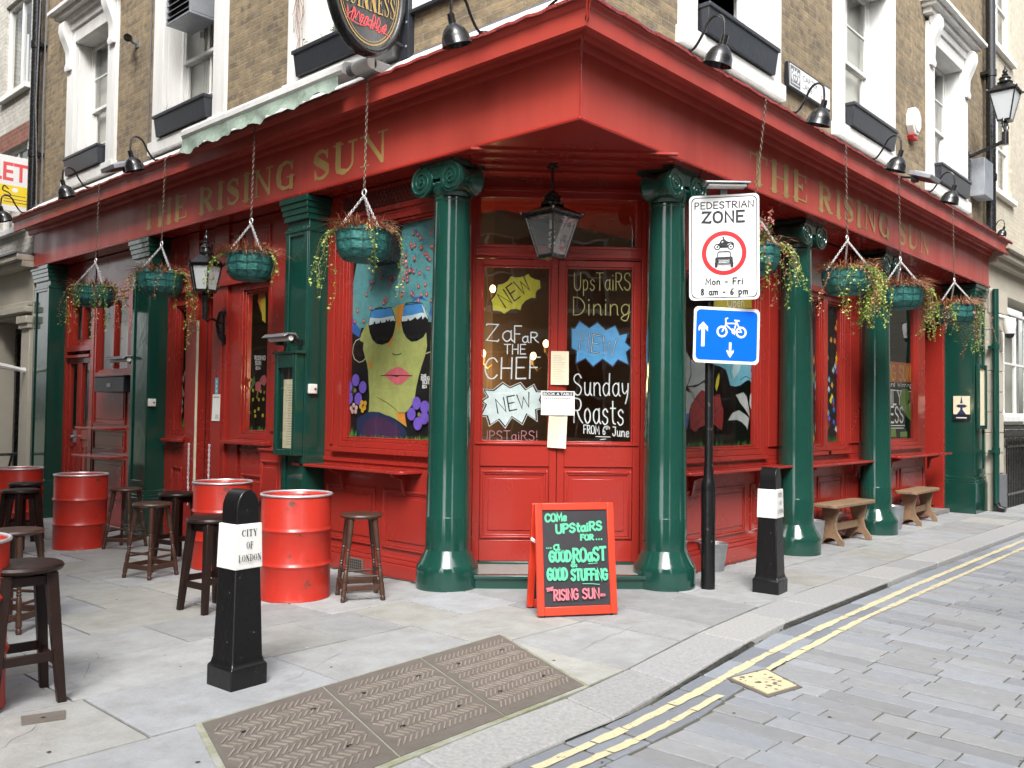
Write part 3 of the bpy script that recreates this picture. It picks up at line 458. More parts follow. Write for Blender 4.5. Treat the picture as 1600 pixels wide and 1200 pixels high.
ART={
'face':[('P','black',[(3.398,3.63),(1.886,3.41),(1.835,1.274),(3.342,1.226)]),('P','teal',[(3.166,3.133),(3.233,2.875),(3.282,2.714),(3.309,2.55),(3.283,2.415),(3.227,2.346),(3.119,2.295),(3.091,2.391),(2.976,2.385),(2.795,2.452),(2.501,2.465),(2.219,2.453),(2.091,2.397),(2.019,2.386),(1.861,2.377),(1.885,3.404),(2.411,3.38),(3.292,3.374),(3.201,3.236)]),('P','blue',[(3.309,2.55),(3.283,2.415),(3.227,2.346),(3.119,2.295),(3.1,2.372),(3.187,2.443),(3.244,2.532)]),('P','blue',[(2.066,2.48),(2.001,2.367),(1.861,2.359),(1.865,2.526),(1.953,2.58),(2.023,2.549)]),('P','blue',[(2.316,2.601),(2.205,2.617),(2.096,2.591),(2.169,2.645),(2.27,2.641)]),('P','lime',[(3.038,2.389),(3.089,2.326),(3.108,2.262),(3.044,2.239),(3.053,2.175),(3.019,2.089),(2.986,2.023),(2.963,1.945),(2.949,1.816),(2.934,1.688),(2.941,1.559),(2.95,1.533),(2.768,1.523),(2.619,1.499),(2.522,1.469),(2.358,1.398),(2.368,1.41),(2.39,1.533),(2.353,1.551),(2.29,1.607),(2.245,1.686),(2.229,1.777),(2.196,1.88),(2.153,1.988),(2.11,2.078),(2.085,2.167),(2.097,2.276),(2.109,2.41),(2.177,2.566),(2.504,2.571),(2.581,2.564),(2.697,2.509),(2.947,2.461)]),('P','orange',[(2.523,1.531),(2.4,1.545),(2.359,1.404),(2.473,1.451)]),('P','orange',[(2.533,2.58),(2.418,2.59),(2.462,2.431),(2.488,2.333),(2.517,2.36),(2.539,2.467)]),('P','orange',[(2.668,2.191),(2.574,2.313),(2.591,2.238),(2.619,2.189),(2.737,2.188)]),('P','orange',[(2.966,2.061),(2.883,2.008),(2.922,1.97),(2.954,1.997)]),('P','lensblue',[(2.966,2.41),(2.958,2.481),(2.929,2.55),(2.879,2.566),(2.62,2.567),(2.579,2.501),(2.548,2.424),(2.794,2.426)]),('P','lensblue',[(2.461,2.419),(2.454,2.506),(2.418,2.578),(2.168,2.578),(2.121,2.52),(2.074,2.426),(2.264,2.419)]),('P','skywhite',[(2.966,2.41),(2.958,2.488),(2.795,2.471),(2.578,2.483),(2.548,2.424),(2.794,2.42)]),('P','skywhite',[(2.461,2.419),(2.453,2.468),(2.312,2.472),(2.175,2.487),(2.093,2.475),(2.074,2.42),(2.264,2.419)]),('P','skywhite',[(2.167,2.566),(2.131,2.545),(2.074,2.45),(2.119,2.441)]),('P','lens',[(2.966,2.41),(2.895,2.419),(2.875,2.45),(2.854,2.417),(2.794,2.426),(2.785,2.451),(2.764,2.424),(2.704,2.427),(2.695,2.458),(2.665,2.431),(2.646,2.455),(2.626,2.429),(2.587,2.439),(2.548,2.424),(2.565,2.344),(2.592,2.282),(2.649,2.228),(2.748,2.207),(2.838,2.224),(2.901,2.265),(2.943,2.332)]),('P','lens',[(2.461,2.419),(2.376,2.42),(2.367,2.444),(2.339,2.418),(2.302,2.428),(2.256,2.449),(2.228,2.423),(2.192,2.439),(2.165,2.456),(2.155,2.419),(2.119,2.447),(2.083,2.42),(2.064,2.377),(2.089,2.312),(2.141,2.254),(2.232,2.222),(2.306,2.219),(2.381,2.26),(2.43,2.318)]),('S','black',0.008,[(2.869,2.572),(2.798,2.58),(2.698,2.56)]),('S','black',0.008,[(2.409,2.589),(2.315,2.595),(2.223,2.588)]),('S','lens',0.007,[(2.966,2.41),(2.958,2.481),(2.929,2.55),(2.879,2.566),(2.62,2.567),(2.579,2.501),(2.548,2.424),(2.565,2.344),(2.592,2.282),(2.649,2.228),(2.748,2.207),(2.838,2.224),(2.901,2.265),(2.943,2.332),(2.966,2.41)]),('S','lens',0.007,[(2.461,2.419),(2.454,2.506),(2.418,2.578),(2.168,2.578),(2.121,2.52),(2.074,2.426),(2.089,2.312),(2.141,2.254),(2.232,2.222),(2.306,2.219),(2.381,2.26),(2.43,2.318),(2.461,2.419)]),('P','lime',[(2.58,2.539),(2.427,2.554),(2.471,2.432),(2.539,2.436)]),('P','orange',[(2.532,2.555),(2.427,2.56),(2.462,2.431),(2.498,2.359),(2.529,2.436)]),('P','pink',[(2.709,1.902),(2.622,1.95),(2.516,1.979),(2.449,1.971),(2.373,1.932),(2.306,1.888),(2.389,1.84),(2.454,1.804),(2.541,1.811),(2.629,1.856)]),('P','black',[(2.601,1.894),(2.466,1.897),(2.504,1.879)]),('S','lens',0.008,[(2.759,1.896),(2.68,1.901),(2.288,1.888)]),('S','lens',0.008,[(2.588,2.113),(2.558,2.099),(2.5,2.097),(2.453,2.108)]),('S','olive',0.008,[(2.823,1.687),(2.672,1.637),(2.554,1.581),(2.475,1.532),(2.39,1.533)]),('S','gold',0.009,[(3.087,2.287),(3.171,2.265),(3.212,2.214),(3.22,2.135),(3.186,2.075),(3.111,2.04),(3.049,2.051),(3.008,2.076)]),('S','gold',0.009,[(2.092,2.095),(2.048,2.106),(1.977,2.115)]),('P','navy',[(3.135,1.46),(3.012,1.526),(2.889,1.54),(2.768,1.535),(2.639,1.499),(2.521,1.457),(2.396,1.397),(2.338,1.319),(2.469,1.291),(3.108,1.272)]),('P','purple',[(3.048,1.339),(2.968,1.45),(2.837,1.496),(2.707,1.485),(2.549,1.425),(2.433,1.36),(2.469,1.291),(3.015,1.275)]),('T', 'white', 0.006, 'THE', (2.159, 1.879), (-0.072, 0.002), (0.0, 0.018)),('T', 'white', 0.008, 'RISING', (2.158, 1.843), (-0.117, -0.002), (0.001, 0.036)),('T', 'white', 0.008, 'SUN', (2.139, 1.807), (-0.09, -0.001), (0.001, 0.03)),('T', 'white', 0.008, 'EC4', (2.138, 1.77), (-0.063, -0.001), (0.001, 0.024)),('C','rose',(2.296,3.272),0.021),('C','palepink',(2.296,3.272),0.009),('C','rose',(2.058,3.229),0.021),('C','palepink',(2.058,3.229),0.009),('C','rose',(2.143,3.045),0.021),('C','palepink',(2.143,3.045),0.009),('C','rose',(2.448,2.991),0.021),('C','palepink',(2.448,2.991),0.009),('C','rose',(2.085,2.899),0.021),('C','palepink',(2.085,2.899),0.009),('C','rose',(2.202,2.868),0.021),('C','palepink',(2.202,2.868),0.009),('C','rose',(2.305,2.902),0.021),('C','palepink',(2.305,2.902),0.009),('C','rose',(2.767,2.871),0.021),('C','palepink',(2.767,2.871),0.009),('C','rose',(2.118,2.75),0.021),('C','palepink',(2.118,2.75),0.009),('C','rose',(2.217,2.74),0.021),('C','palepink',(2.217,2.74),0.009),('C','rose',(2.378,2.847),0.021),('C','palepink',(2.378,2.847),0.009),('C','rose',(2.459,2.68),0.021),('C','palepink',(2.459,2.68),0.009),('C','rose',(2.289,2.661),0.021),('C','palepink',(2.289,2.661),0.009),('C','rose',(2.097,2.657),0.021),('C','palepink',(2.097,2.657),0.009),('C','rose',(2.214,2.606),0.021),('C','palepink',(2.214,2.606),0.009),('C','rose',(3.258,2.659),0.021),('C','palepink',(3.258,2.659),0.009),('C','rose',(3.149,2.572),0.021),('C','palepink',(3.149,2.572),0.009),('C','rose',(2.93,2.583),0.021),('C','palepink',(2.93,2.583),0.009),('C','rose',(3.188,2.463),0.021),('C','palepink',(3.188,2.463),0.009),('C','rose',(3.04,2.46),0.021),('C','palepink',(3.04,2.46),0.009),('C','rose',(2.73,2.62),0.021),('C','palepink',(2.73,2.62),0.009),('C','rose',(2.628,2.858),0.021),('C','palepink',(2.628,2.858),0.009),('C','rose',(2.928,2.848),0.021),('C','palepink',(2.928,2.848),0.009),('C','rose',(3.007,2.725),0.021),('C','palepink',(3.007,2.725),0.009),('C','rose',(2.692,2.998),0.018589686165836554),('C','palepink',(2.692,2.998),0.007435874466334622),('C','rose',(2.293,2.894),0.01645870201467869),('C','palepink',(2.293,2.894),0.006583480805871477),('C','rose',(2.942,2.786),0.017815478100296055),('C','palepink',(2.942,2.786),0.007126191240118421),('C','rose',(2.686,2.639),0.019291844552657138),('C','palepink',(2.686,2.639),0.007716737821062854),('C','rose',(2.056,2.983),0.020473476983809132),('C','palepink',(2.056,2.983),0.008189390793523654),('C','rose',(2.788,2.935),0.022076317150003074),('C','palepink',(2.788,2.935),0.00883052686000123),('C','rose',(2.376,2.812),0.02069988032758715),('C','palepink',(2.376,2.812),0.00827995213103486),('C','rose',(2.885,2.845),0.020137697080519223),('C','palepink',(2.885,2.845),0.00805507883220769),('C','rose',(2.633,3.399),0.022058690658852617),('C','palepink',(2.633,3.399),0.008823476263541047),('C','rose',(2.431,2.835),0.02215168960178837),('C','palepink',(2.431,2.835),0.008860675840715348),('C','rose',(2.172,2.656),0.01876474382800521),('C','palepink',(2.172,2.656),0.007505897531202083),('C','rose',(2.093,3.011),0.022549107051931645),('C','palepink',(2.093,3.011),0.009019642820772658),('C','rose',(2.02,3.265),0.016951782021404682),('C','palepink',(2.02,3.265),0.006780712808561873),('C','rose',(2.706,2.664),0.019053133066392006),('C','palepink',(2.706,2.664),0.0076212532265568025),('C','rose',(2.276,3.142),0.019550700886803416),('C','palepink',(2.276,3.142),0.007820280354721366),('C','rose',(2.533,3.133),0.020095518751837543),('C','palepink',(2.533,3.133),0.008038207500735018),('C','rose',(2.308,2.68),0.020773874956444765),('C','palepink',(2.308,2.68),0.008309549982577906),('C','rose',(1.956,2.687),0.022936927514081704),('C','palepink',(1.956,2.687),0.009174771005632682),('C','rose',(2.232,3.243),0.02202446273181388),('C','palepink',(2.232,3.243),0.008809785092725552),('C','rose',(1.92,2.648),0.019983752524320265),('C','palepink',(1.92,2.648),0.007993501009728106),('C','rose',(2.187,3.2),0.021821255511913478),('C','palepink',(2.187,3.2),0.008728502204765391),('C','rose',(2.332,3.161),0.016444224040016605),('C','palepink',(2.332,3.161),0.006577689616006643),('C','rose',(2.029,2.593),0.0166196266517681),('C','palepink',(2.029,2.593),0.00664785066070724),('C','rose',(2.094,3.037),0.017055357621169668),('C','palepink',(2.094,3.037),0.006822143048467867),('C','rose',(2.625,2.813),0.02210936917239741),('C','palepink',(2.625,2.813),0.008843747668958964),('C','rose',(2.911,2.964),0.016314581704472256),('C','palepink',(2.911,2.964),0.006525832681788902),('C','rose',(2.179,3.108),0.022166337150731505),('C','palepink',(2.179,3.108),0.008866534860292602),('C','rose',(1.911,2.946),0.022989562617630434),('C','palepink',(1.911,2.946),0.009195825047052172),('C','rose',(2.622,3.361),0.020198339661576203),('C','palepink',(2.622,3.361),0.008079335864630482),('C','rose',(2.936,3.305),0.018855552949318937),('C','palepink',(2.936,3.305),0.007542221179727575),('C','rose',(2.296,3.256),0.01629705077304843),('C','palepink',(2.296,3.256),0.006518820309219372),('C','rose',(2.027,3.103),0.02271061598485918),('C','palepink',(2.027,3.103),0.009084246393943674),('C','rose',(1.997,3.051),0.019222867429921332),('C','palepink',(1.997,3.051),0.0076891469719685334),('C','rose',(2.381,2.888),0.020169551668813793),('C','palepink',(2.381,2.888),0.008067820667525517),('C','rose',(2.34,2.903),0.022584348787967744),('C','palepink',(2.34,2.903),0.009033739515187097),('C','rose',(2.4,3.055),0.02104217876500897),('C','palepink',(2.4,3.055),0.008416871506003587),('C','rose',(2.698,3.192),0.022844581215140446),('C','palepink',(2.698,3.192),0.009137832486056178),('C','rose',(2.382,2.962),0.016080202404549535),('C','palepink',(2.382,2.962),0.0064320809618198145),('C','rose',(2.496,2.949),0.016140370232132197),('C','palepink',(2.496,2.949),0.006456148092852878),('C','rose',(2.28,2.887),0.016420563574394063),('C','palepink',(2.28,2.887),0.006568225429757625),('C','rose',(2.272,3.014),0.020754969786266758),('C','palepink',(2.272,3.014),0.008301987914506703),('C','rose',(2.561,2.856),0.02116624002476424),('C','palepink',(2.561,2.856),0.008466496009905695),('C','rose',(2.95,3.418),0.02073214216641164),('C','palepink',(2.95,3.418),0.008292856866564655),('C','rose',(1.933,3.138),0.019194184907454656),('C','palepink',(1.933,3.138),0.007677673962981862),('C','rose',(2.311,3.131),0.0185476856253797),('C','palepink',(2.311,3.131),0.00741907425015188),('C','rose',(2.613,3.128),0.020169350541002756),('C','palepink',(2.613,3.128),0.008067740216401102),('S','blue',0.008,[(2.8,3.131),(2.783,3.116)]),('S','blue',0.008,[(2.428,2.799),(2.439,2.782)]),('S','blue',0.008,[(2.138,3.166),(2.154,3.145)]),('S','blue',0.008,[(2.275,3.292),(2.284,3.273)]),('S','blue',0.008,[(2.097,3.003),(2.077,2.985)]),('S','blue',0.008,[(2.743,2.898),(2.719,2.871)]),('S','blue',0.008,[(2.912,3.36),(2.91,3.341)]),('S','blue',0.008,[(2.122,2.69),(2.139,2.672)]),('S','blue',0.008,[(2.126,2.845),(2.108,2.823)]),('S','blue',0.008,[(3.044,3.231),(3.025,3.209)]),('S','blue',0.008,[(2.735,3.091),(2.739,3.068)]),('S','blue',0.008,[(1.995,3.213),(2.02,3.181)]),('S','blue',0.008,[(2.029,2.566),(2.031,2.531)]),('S','blue',0.008,[(1.985,3.16),(1.971,3.126)]),('S','blue',0.008,[(2.311,2.962),(2.322,2.942)]),('S','blue',0.008,[(2.91,3.404),(2.904,3.383)]),('S','blue',0.008,[(2.134,3.319),(2.111,3.287)]),('S','blue',0.008,[(1.977,2.632),(1.955,2.605)]),('S','blue',0.008,[(3.202,2.86),(3.223,2.841)]),('S','blue',0.008,[(2.311,2.957),(2.315,2.922)]),('S','blue',0.008,[(2.381,3.112),(2.394,3.08)]),('S','blue',0.008,[(2.549,2.771),(2.557,2.754)]),('S','blue',0.008,[(2.472,2.736),(2.49,2.706)]),('S','blue',0.008,[(1.981,2.703),(1.963,2.689)]),('S','blue',0.008,[(2.348,2.689),(2.373,2.672)]),('S','blue',0.008,[(2.841,3.01),(2.844,2.985)]),('S','blue',0.008,[(2.177,3.359),(2.201,3.347)]),('S','blue',0.008,[(3.057,3.423),(3.026,3.384)]),('S','blue',0.008,[(3.102,3.058),(3.113,3.038)]),('S','blue',0.008,[(2.723,2.899),(2.717,2.876)]),('S','blue',0.008,[(2.955,3.189),(2.977,3.165)]),('S','blue',0.008,[(2.246,3.066),(2.269,3.052)]),('S','blue',0.008,[(2.694,2.931),(2.676,2.907)]),('S','blue',0.008,[(2.133,2.861),(2.137,2.84)]),('S','blue',0.008,[(2.526,2.834),(2.529,2.804)]),('S','blue',0.008,[(2.583,3.215),(2.58,3.184)]),('S','blue',0.008,[(3.125,3.127),(3.129,3.091)]),('S','blue',0.008,[(1.971,3.039),(1.949,3.006)]),('S','blue',0.008,[(2.851,3.064),(2.873,3.032)]),('S','blue',0.008,[(2.304,2.666),(2.287,2.636)]),('S','blue',0.008,[(2.22,2.916),(2.241,2.892)]),('S','blue',0.008,[(3.231,3.382),(3.213,3.365)]),('S','blue',0.008,[(3.104,3.403),(3.079,3.382)]),('S','blue',0.008,[(3.184,2.776),(3.208,2.742)]),('S','blue',0.008,[(2.291,2.706),(2.265,2.677)]),('S','blue',0.008,[(2.148,3.328),(2.133,3.301)]),('S','blue',0.008,[(2.253,3.285),(2.238,3.248)]),('S','blue',0.008,[(3.143,3.215),(3.138,3.18)]),('S','blue',0.008,[(2.886,3.307),(2.901,3.28)]),('S','blue',0.008,[(2.198,3.05),(2.205,3.028)]),('S','blue',0.008,[(2.73,3.089),(2.754,3.066)]),('S','blue',0.008,[(1.926,3.004),(1.913,2.987)]),('S','blue',0.008,[(2.27,2.768),(2.26,2.742)]),('S','blue',0.008,[(2.544,2.885),(2.52,2.866)]),('S','blue',0.008,[(3.081,2.847),(3.054,2.818)]),('S','blue',0.008,[(2.596,2.827),(2.614,2.81)]),('S','blue',0.008,[(2.937,2.971),(2.948,2.953)]),('S','blue',0.008,[(2.266,2.61),(2.276,2.581)]),('S','blue',0.008,[(2.634,2.72),(2.628,2.7)]),('S','blue',0.008,[(2.925,3.444),(2.925,3.421)]),('S','blue',0.008,[(2.981,3.166),(2.991,3.134)]),('S','blue',0.008,[(3.006,2.634),(3.006,2.606)]),('S','blue',0.008,[(2.56,2.729),(2.541,2.701)]),('S','blue',0.008,[(2.545,2.821),(2.524,2.797)]),('S','blue',0.008,[(2.212,2.6),(2.213,2.583)]),('S','blue',0.008,[(2.883,2.855),(2.871,2.816)]),('S','blue',0.008,[(2.075,3.155),(2.092,3.139)]),('S','blue',0.008,[(2.951,2.872),(2.928,2.833)]),('S','blue',0.008,[(2.851,2.728),(2.862,2.706)]),('S','blue',0.008,[(2.235,3.3),(2.257,3.27)]),('C','violet',(3.137,1.858),0.062),('C','violet',(3.252,1.793),0.062),('C','violet',(3.02,1.785),0.062),('C','violet',(3.238,1.675),0.062),('C','violet',(3.089,1.668),0.062),('C','olive',(3.145,1.753),0.022),('C','violet',(2.198,1.625),0.062),('C','violet',(2.269,1.522),0.062),('C','violet',(2.08,1.59),0.062),('C','violet',(2.175,1.432),0.062),('C','violet',(2.086,1.488),0.062),('C','olive',(2.159,1.517),0.022),('C','palepink',(3.161,1.603),0.024),('C','palepink',(3.203,1.57),0.024),('C','palepink',(3.118,1.577),0.024),('C','palepink',(3.18,1.538),0.024),('C','palepink',(3.127,1.538),0.024),('C','gold2',(3.025,1.63),0.026),('C','gold2',(2.974,1.623),0.026),('C','gold2',(3.045,1.591),0.026),('C','gold2',(2.983,1.578),0.026),('C','gold2',(3.013,1.552),0.026),('P','lgreen',[(2.88,1.241),(2.848,1.242),(2.859,1.302)]),('P','dgreen',[(3.337,1.226),(3.303,1.227),(3.329,1.322)]),('P','dgreen',[(3.22,1.23),(3.186,1.231),(3.186,1.351)]),('P','lgreen',[(2.728,1.245),(2.696,1.247),(2.744,1.31)]),('P','lgreen',[(3.223,1.23),(3.189,1.231),(3.214,1.331)]),('P','lgreen',[(3.189,1.231),(3.155,1.232),(3.188,1.378)]),('P','lgreen',[(2.196,1.263),(2.166,1.264),(2.169,1.306)]),('P','green',[(3.173,1.231),(3.139,1.232),(3.174,1.378)]),('P','lgreen',[(2.323,1.259),(2.293,1.259),(2.342,1.312)]),('P','green',[(2.306,1.259),(2.277,1.26),(2.316,1.314)]),('P','green',[(3.057,1.235),(3.024,1.236),(3.03,1.322)]),('P','dgreen',[(3.171,1.231),(3.137,1.232),(3.122,1.344)]),('P','lgreen',[(2.484,1.253),(2.454,1.254),(2.474,1.316)]),('P','green',[(2.161,1.264),(2.132,1.265),(2.176,1.32)]),('P','lgreen',[(2.199,1.262),(2.17,1.263),(2.169,1.315)]),('P','green',[(3.185,1.231),(3.151,1.232),(3.208,1.316)]),('P','lgreen',[(3.279,1.228),(3.245,1.229),(3.287,1.337)]),('P','green',[(2.033,1.268),(2.005,1.269),(2.024,1.33)]),('P','lgreen',[(2.786,1.244),(2.754,1.245),(2.803,1.321)]),('P','green',[(2.433,1.255),(2.403,1.256),(2.415,1.318)]),('P','dgreen',[(3.048,1.235),(3.015,1.236),(3.04,1.294)]),('P','green',[(2.115,1.265),(2.086,1.266),(2.095,1.323)]),('P','green',[(2.055,1.267),(2.026,1.268),(2.039,1.325)]),('P','lgreen',[(2.464,1.254),(2.434,1.255),(2.469,1.3)]),('P','dgreen',[(3.299,1.227),(3.264,1.228),(3.252,1.366)]),('P','dgreen',[(2.842,1.242),(2.81,1.243),(2.844,1.323)]),('P','dgreen',[(1.897,1.272),(1.869,1.273),(1.898,1.322)]),('P','green',[(3.299,1.227),(3.264,1.228),(3.273,1.309)]),('P','dgreen',[(2.177,1.263),(2.148,1.264),(2.165,1.319)]),('P','dgreen',[(3.026,1.236),(2.992,1.237),(3.035,1.317)]),('P','green',[(3.166,1.231),(3.132,1.232),(3.138,1.319)]),('P','green',[(3.127,1.233),(3.093,1.234),(3.104,1.365)]),('P','dgreen',[(3.306,1.227),(3.272,1.228),(3.293,1.348)]),('P','lgreen',[(2.507,1.253),(2.477,1.254),(2.508,1.326)]),('P','green',[(2.283,1.26),(2.254,1.261),(2.243,1.3)]),('P','green',[(2.253,1.261),(2.224,1.262),(2.252,1.321)]),('P','green',[(1.957,1.27),(1.929,1.271),(1.949,1.328)]),('P','green',[(2.587,1.25),(2.556,1.251),(2.608,1.295)]),('P','dgreen',[(2.074,1.267),(2.046,1.267),(2.069,1.321)]),('P','dgreen',[(2.277,1.26),(2.247,1.261),(2.269,1.314)]),('P','dgreen',[(2.86,1.241),(2.828,1.242),(2.825,1.307)]),('P','lgreen',[(2.656,1.248),(2.625,1.249),(2.679,1.307)]),('P','dgreen',[(2.764,1.244),(2.733,1.245),(2.748,1.304)]),('P','lgreen',[(2.986,1.237),(2.953,1.238),(2.995,1.287)]),('P','green',[(3.114,1.233),(3.081,1.234),(3.126,1.334)]),('P','green',[(3.312,1.227),(3.277,1.228),(3.298,1.345)]),('P','green',[(3.121,1.233),(3.087,1.234),(3.112,1.348)]),('P','dgreen',[(3.25,1.229),(3.216,1.23),(3.239,1.294)]),('P','green',[(3.294,1.227),(3.26,1.228),(3.304,1.356)]),('P','green',[(2.719,1.246),(2.688,1.247),(2.668,1.292)]),('P','lgreen',[(2.958,1.238),(2.925,1.239),(2.969,1.302)]),('P','green',[(2.386,1.256),(2.356,1.257),(2.401,1.305)]),('P','dgreen',[(2.126,1.265),(2.097,1.266),(2.078,1.307)]),('P','lgreen',[(2.151,1.264),(2.122,1.265),(2.139,1.33)]),('P','lgreen',[(3.299,1.227),(3.264,1.228),(3.242,1.323)]),('P','green',[(3.195,1.23),(3.161,1.232),(3.142,1.355)]),('P','green',[(3.177,1.231),(3.143,1.232),(3.204,1.353)]),('P','lgreen',[(2.592,1.25),(2.561,1.251),(2.577,1.299)]),('P','dgreen',[(3.023,1.236),(2.99,1.237),(3.011,1.325)]),('P','lgreen',[(1.977,1.27),(1.948,1.271),(1.997,1.33)]),('P','lgreen',[(2.204,1.262),(2.174,1.263),(2.198,1.318)]),('P','lgreen',[(3.049,1.235),(3.016,1.236),(3.034,1.303)]),('P','dgreen',[(2.511,1.252),(2.48,1.253),(2.505,1.321)]),('P','lgreen',[(2.087,1.266),(2.059,1.267),(2.044,1.317)]),('P','dgreen',[(2.134,1.265),(2.105,1.266),(2.125,1.312)]),('P','dgreen',[(2.798,1.243),(2.766,1.244),(2.783,1.321)]),('P','green',[(1.934,1.271),(1.906,1.272),(1.943,1.299)]),('P','green',[(2.105,1.266),(2.076,1.266),(2.078,1.3)]),('P','green',[(2.836,1.242),(2.804,1.243),(2.798,1.313)]),('P','lgreen',[(2.029,1.268),(2.001,1.269),(2.02,1.328)]),('P','green',[(1.87,1.273),(1.843,1.274),(1.878,1.298)]),('P','green',[(2.808,1.243),(2.776,1.244),(2.797,1.301)]),('P','green',[(2.96,1.238),(2.927,1.239),(2.973,1.289)]),('P','green',[(2.439,1.255),(2.409,1.256),(2.446,1.293)]),('P','lgreen',[(2.992,1.237),(2.959,1.238),(2.984,1.309)]),('P','green',[(2.152,1.264),(2.123,1.265),(2.161,1.314)]),('P','green',[(2.386,1.256),(2.356,1.257),(2.349,1.296)]),('P','lgreen',[(2.056,1.267),(2.027,1.268),(2.011,1.301)]),('P','green',[(3.208,1.23),(3.173,1.231),(3.217,1.334)]),('P','lgreen',[(2.359,1.257),(2.329,1.258),(2.318,1.322)]),('P','lgreen',[(2.71,1.246),(2.678,1.247),(2.674,1.316)]),('P','green',[(2.088,1.266),(2.059,1.267),(2.052,1.318)]),('P','green',[(3.157,1.232),(3.123,1.233),(3.159,1.293)]),('P','lgreen',[(2.803,1.243),(2.771,1.244),(2.768,1.297)]),('P','green',[(2.68,1.247),(2.648,1.248),(2.658,1.315)]),('P','green',[(2.945,1.238),(2.913,1.24),(2.967,1.319)]),('P','green',[(2.668,1.247),(2.636,1.248),(2.675,1.293)]),('P','dgreen',[(2.206,1.262),(2.177,1.263),(2.213,1.302)]),('P','green',[(1.958,1.27),(1.93,1.271),(1.951,1.316)]),('P','dgreen',[(1.996,1.269),(1.968,1.27),(1.984,1.331)]),('P','green',[(2.61,1.249),(2.579,1.25),(2.632,1.312)]),('P','lgreen',[(3.048,1.235),(3.015,1.236),(3.015,1.291)]),('P','green',[(2.559,1.251),(2.529,1.252),(2.547,1.294)]),('P','lgreen',[(2.212,1.262),(2.183,1.263),(2.204,1.305)]),('P','green',[(2.612,1.249),(2.581,1.25),(2.576,1.299)])],
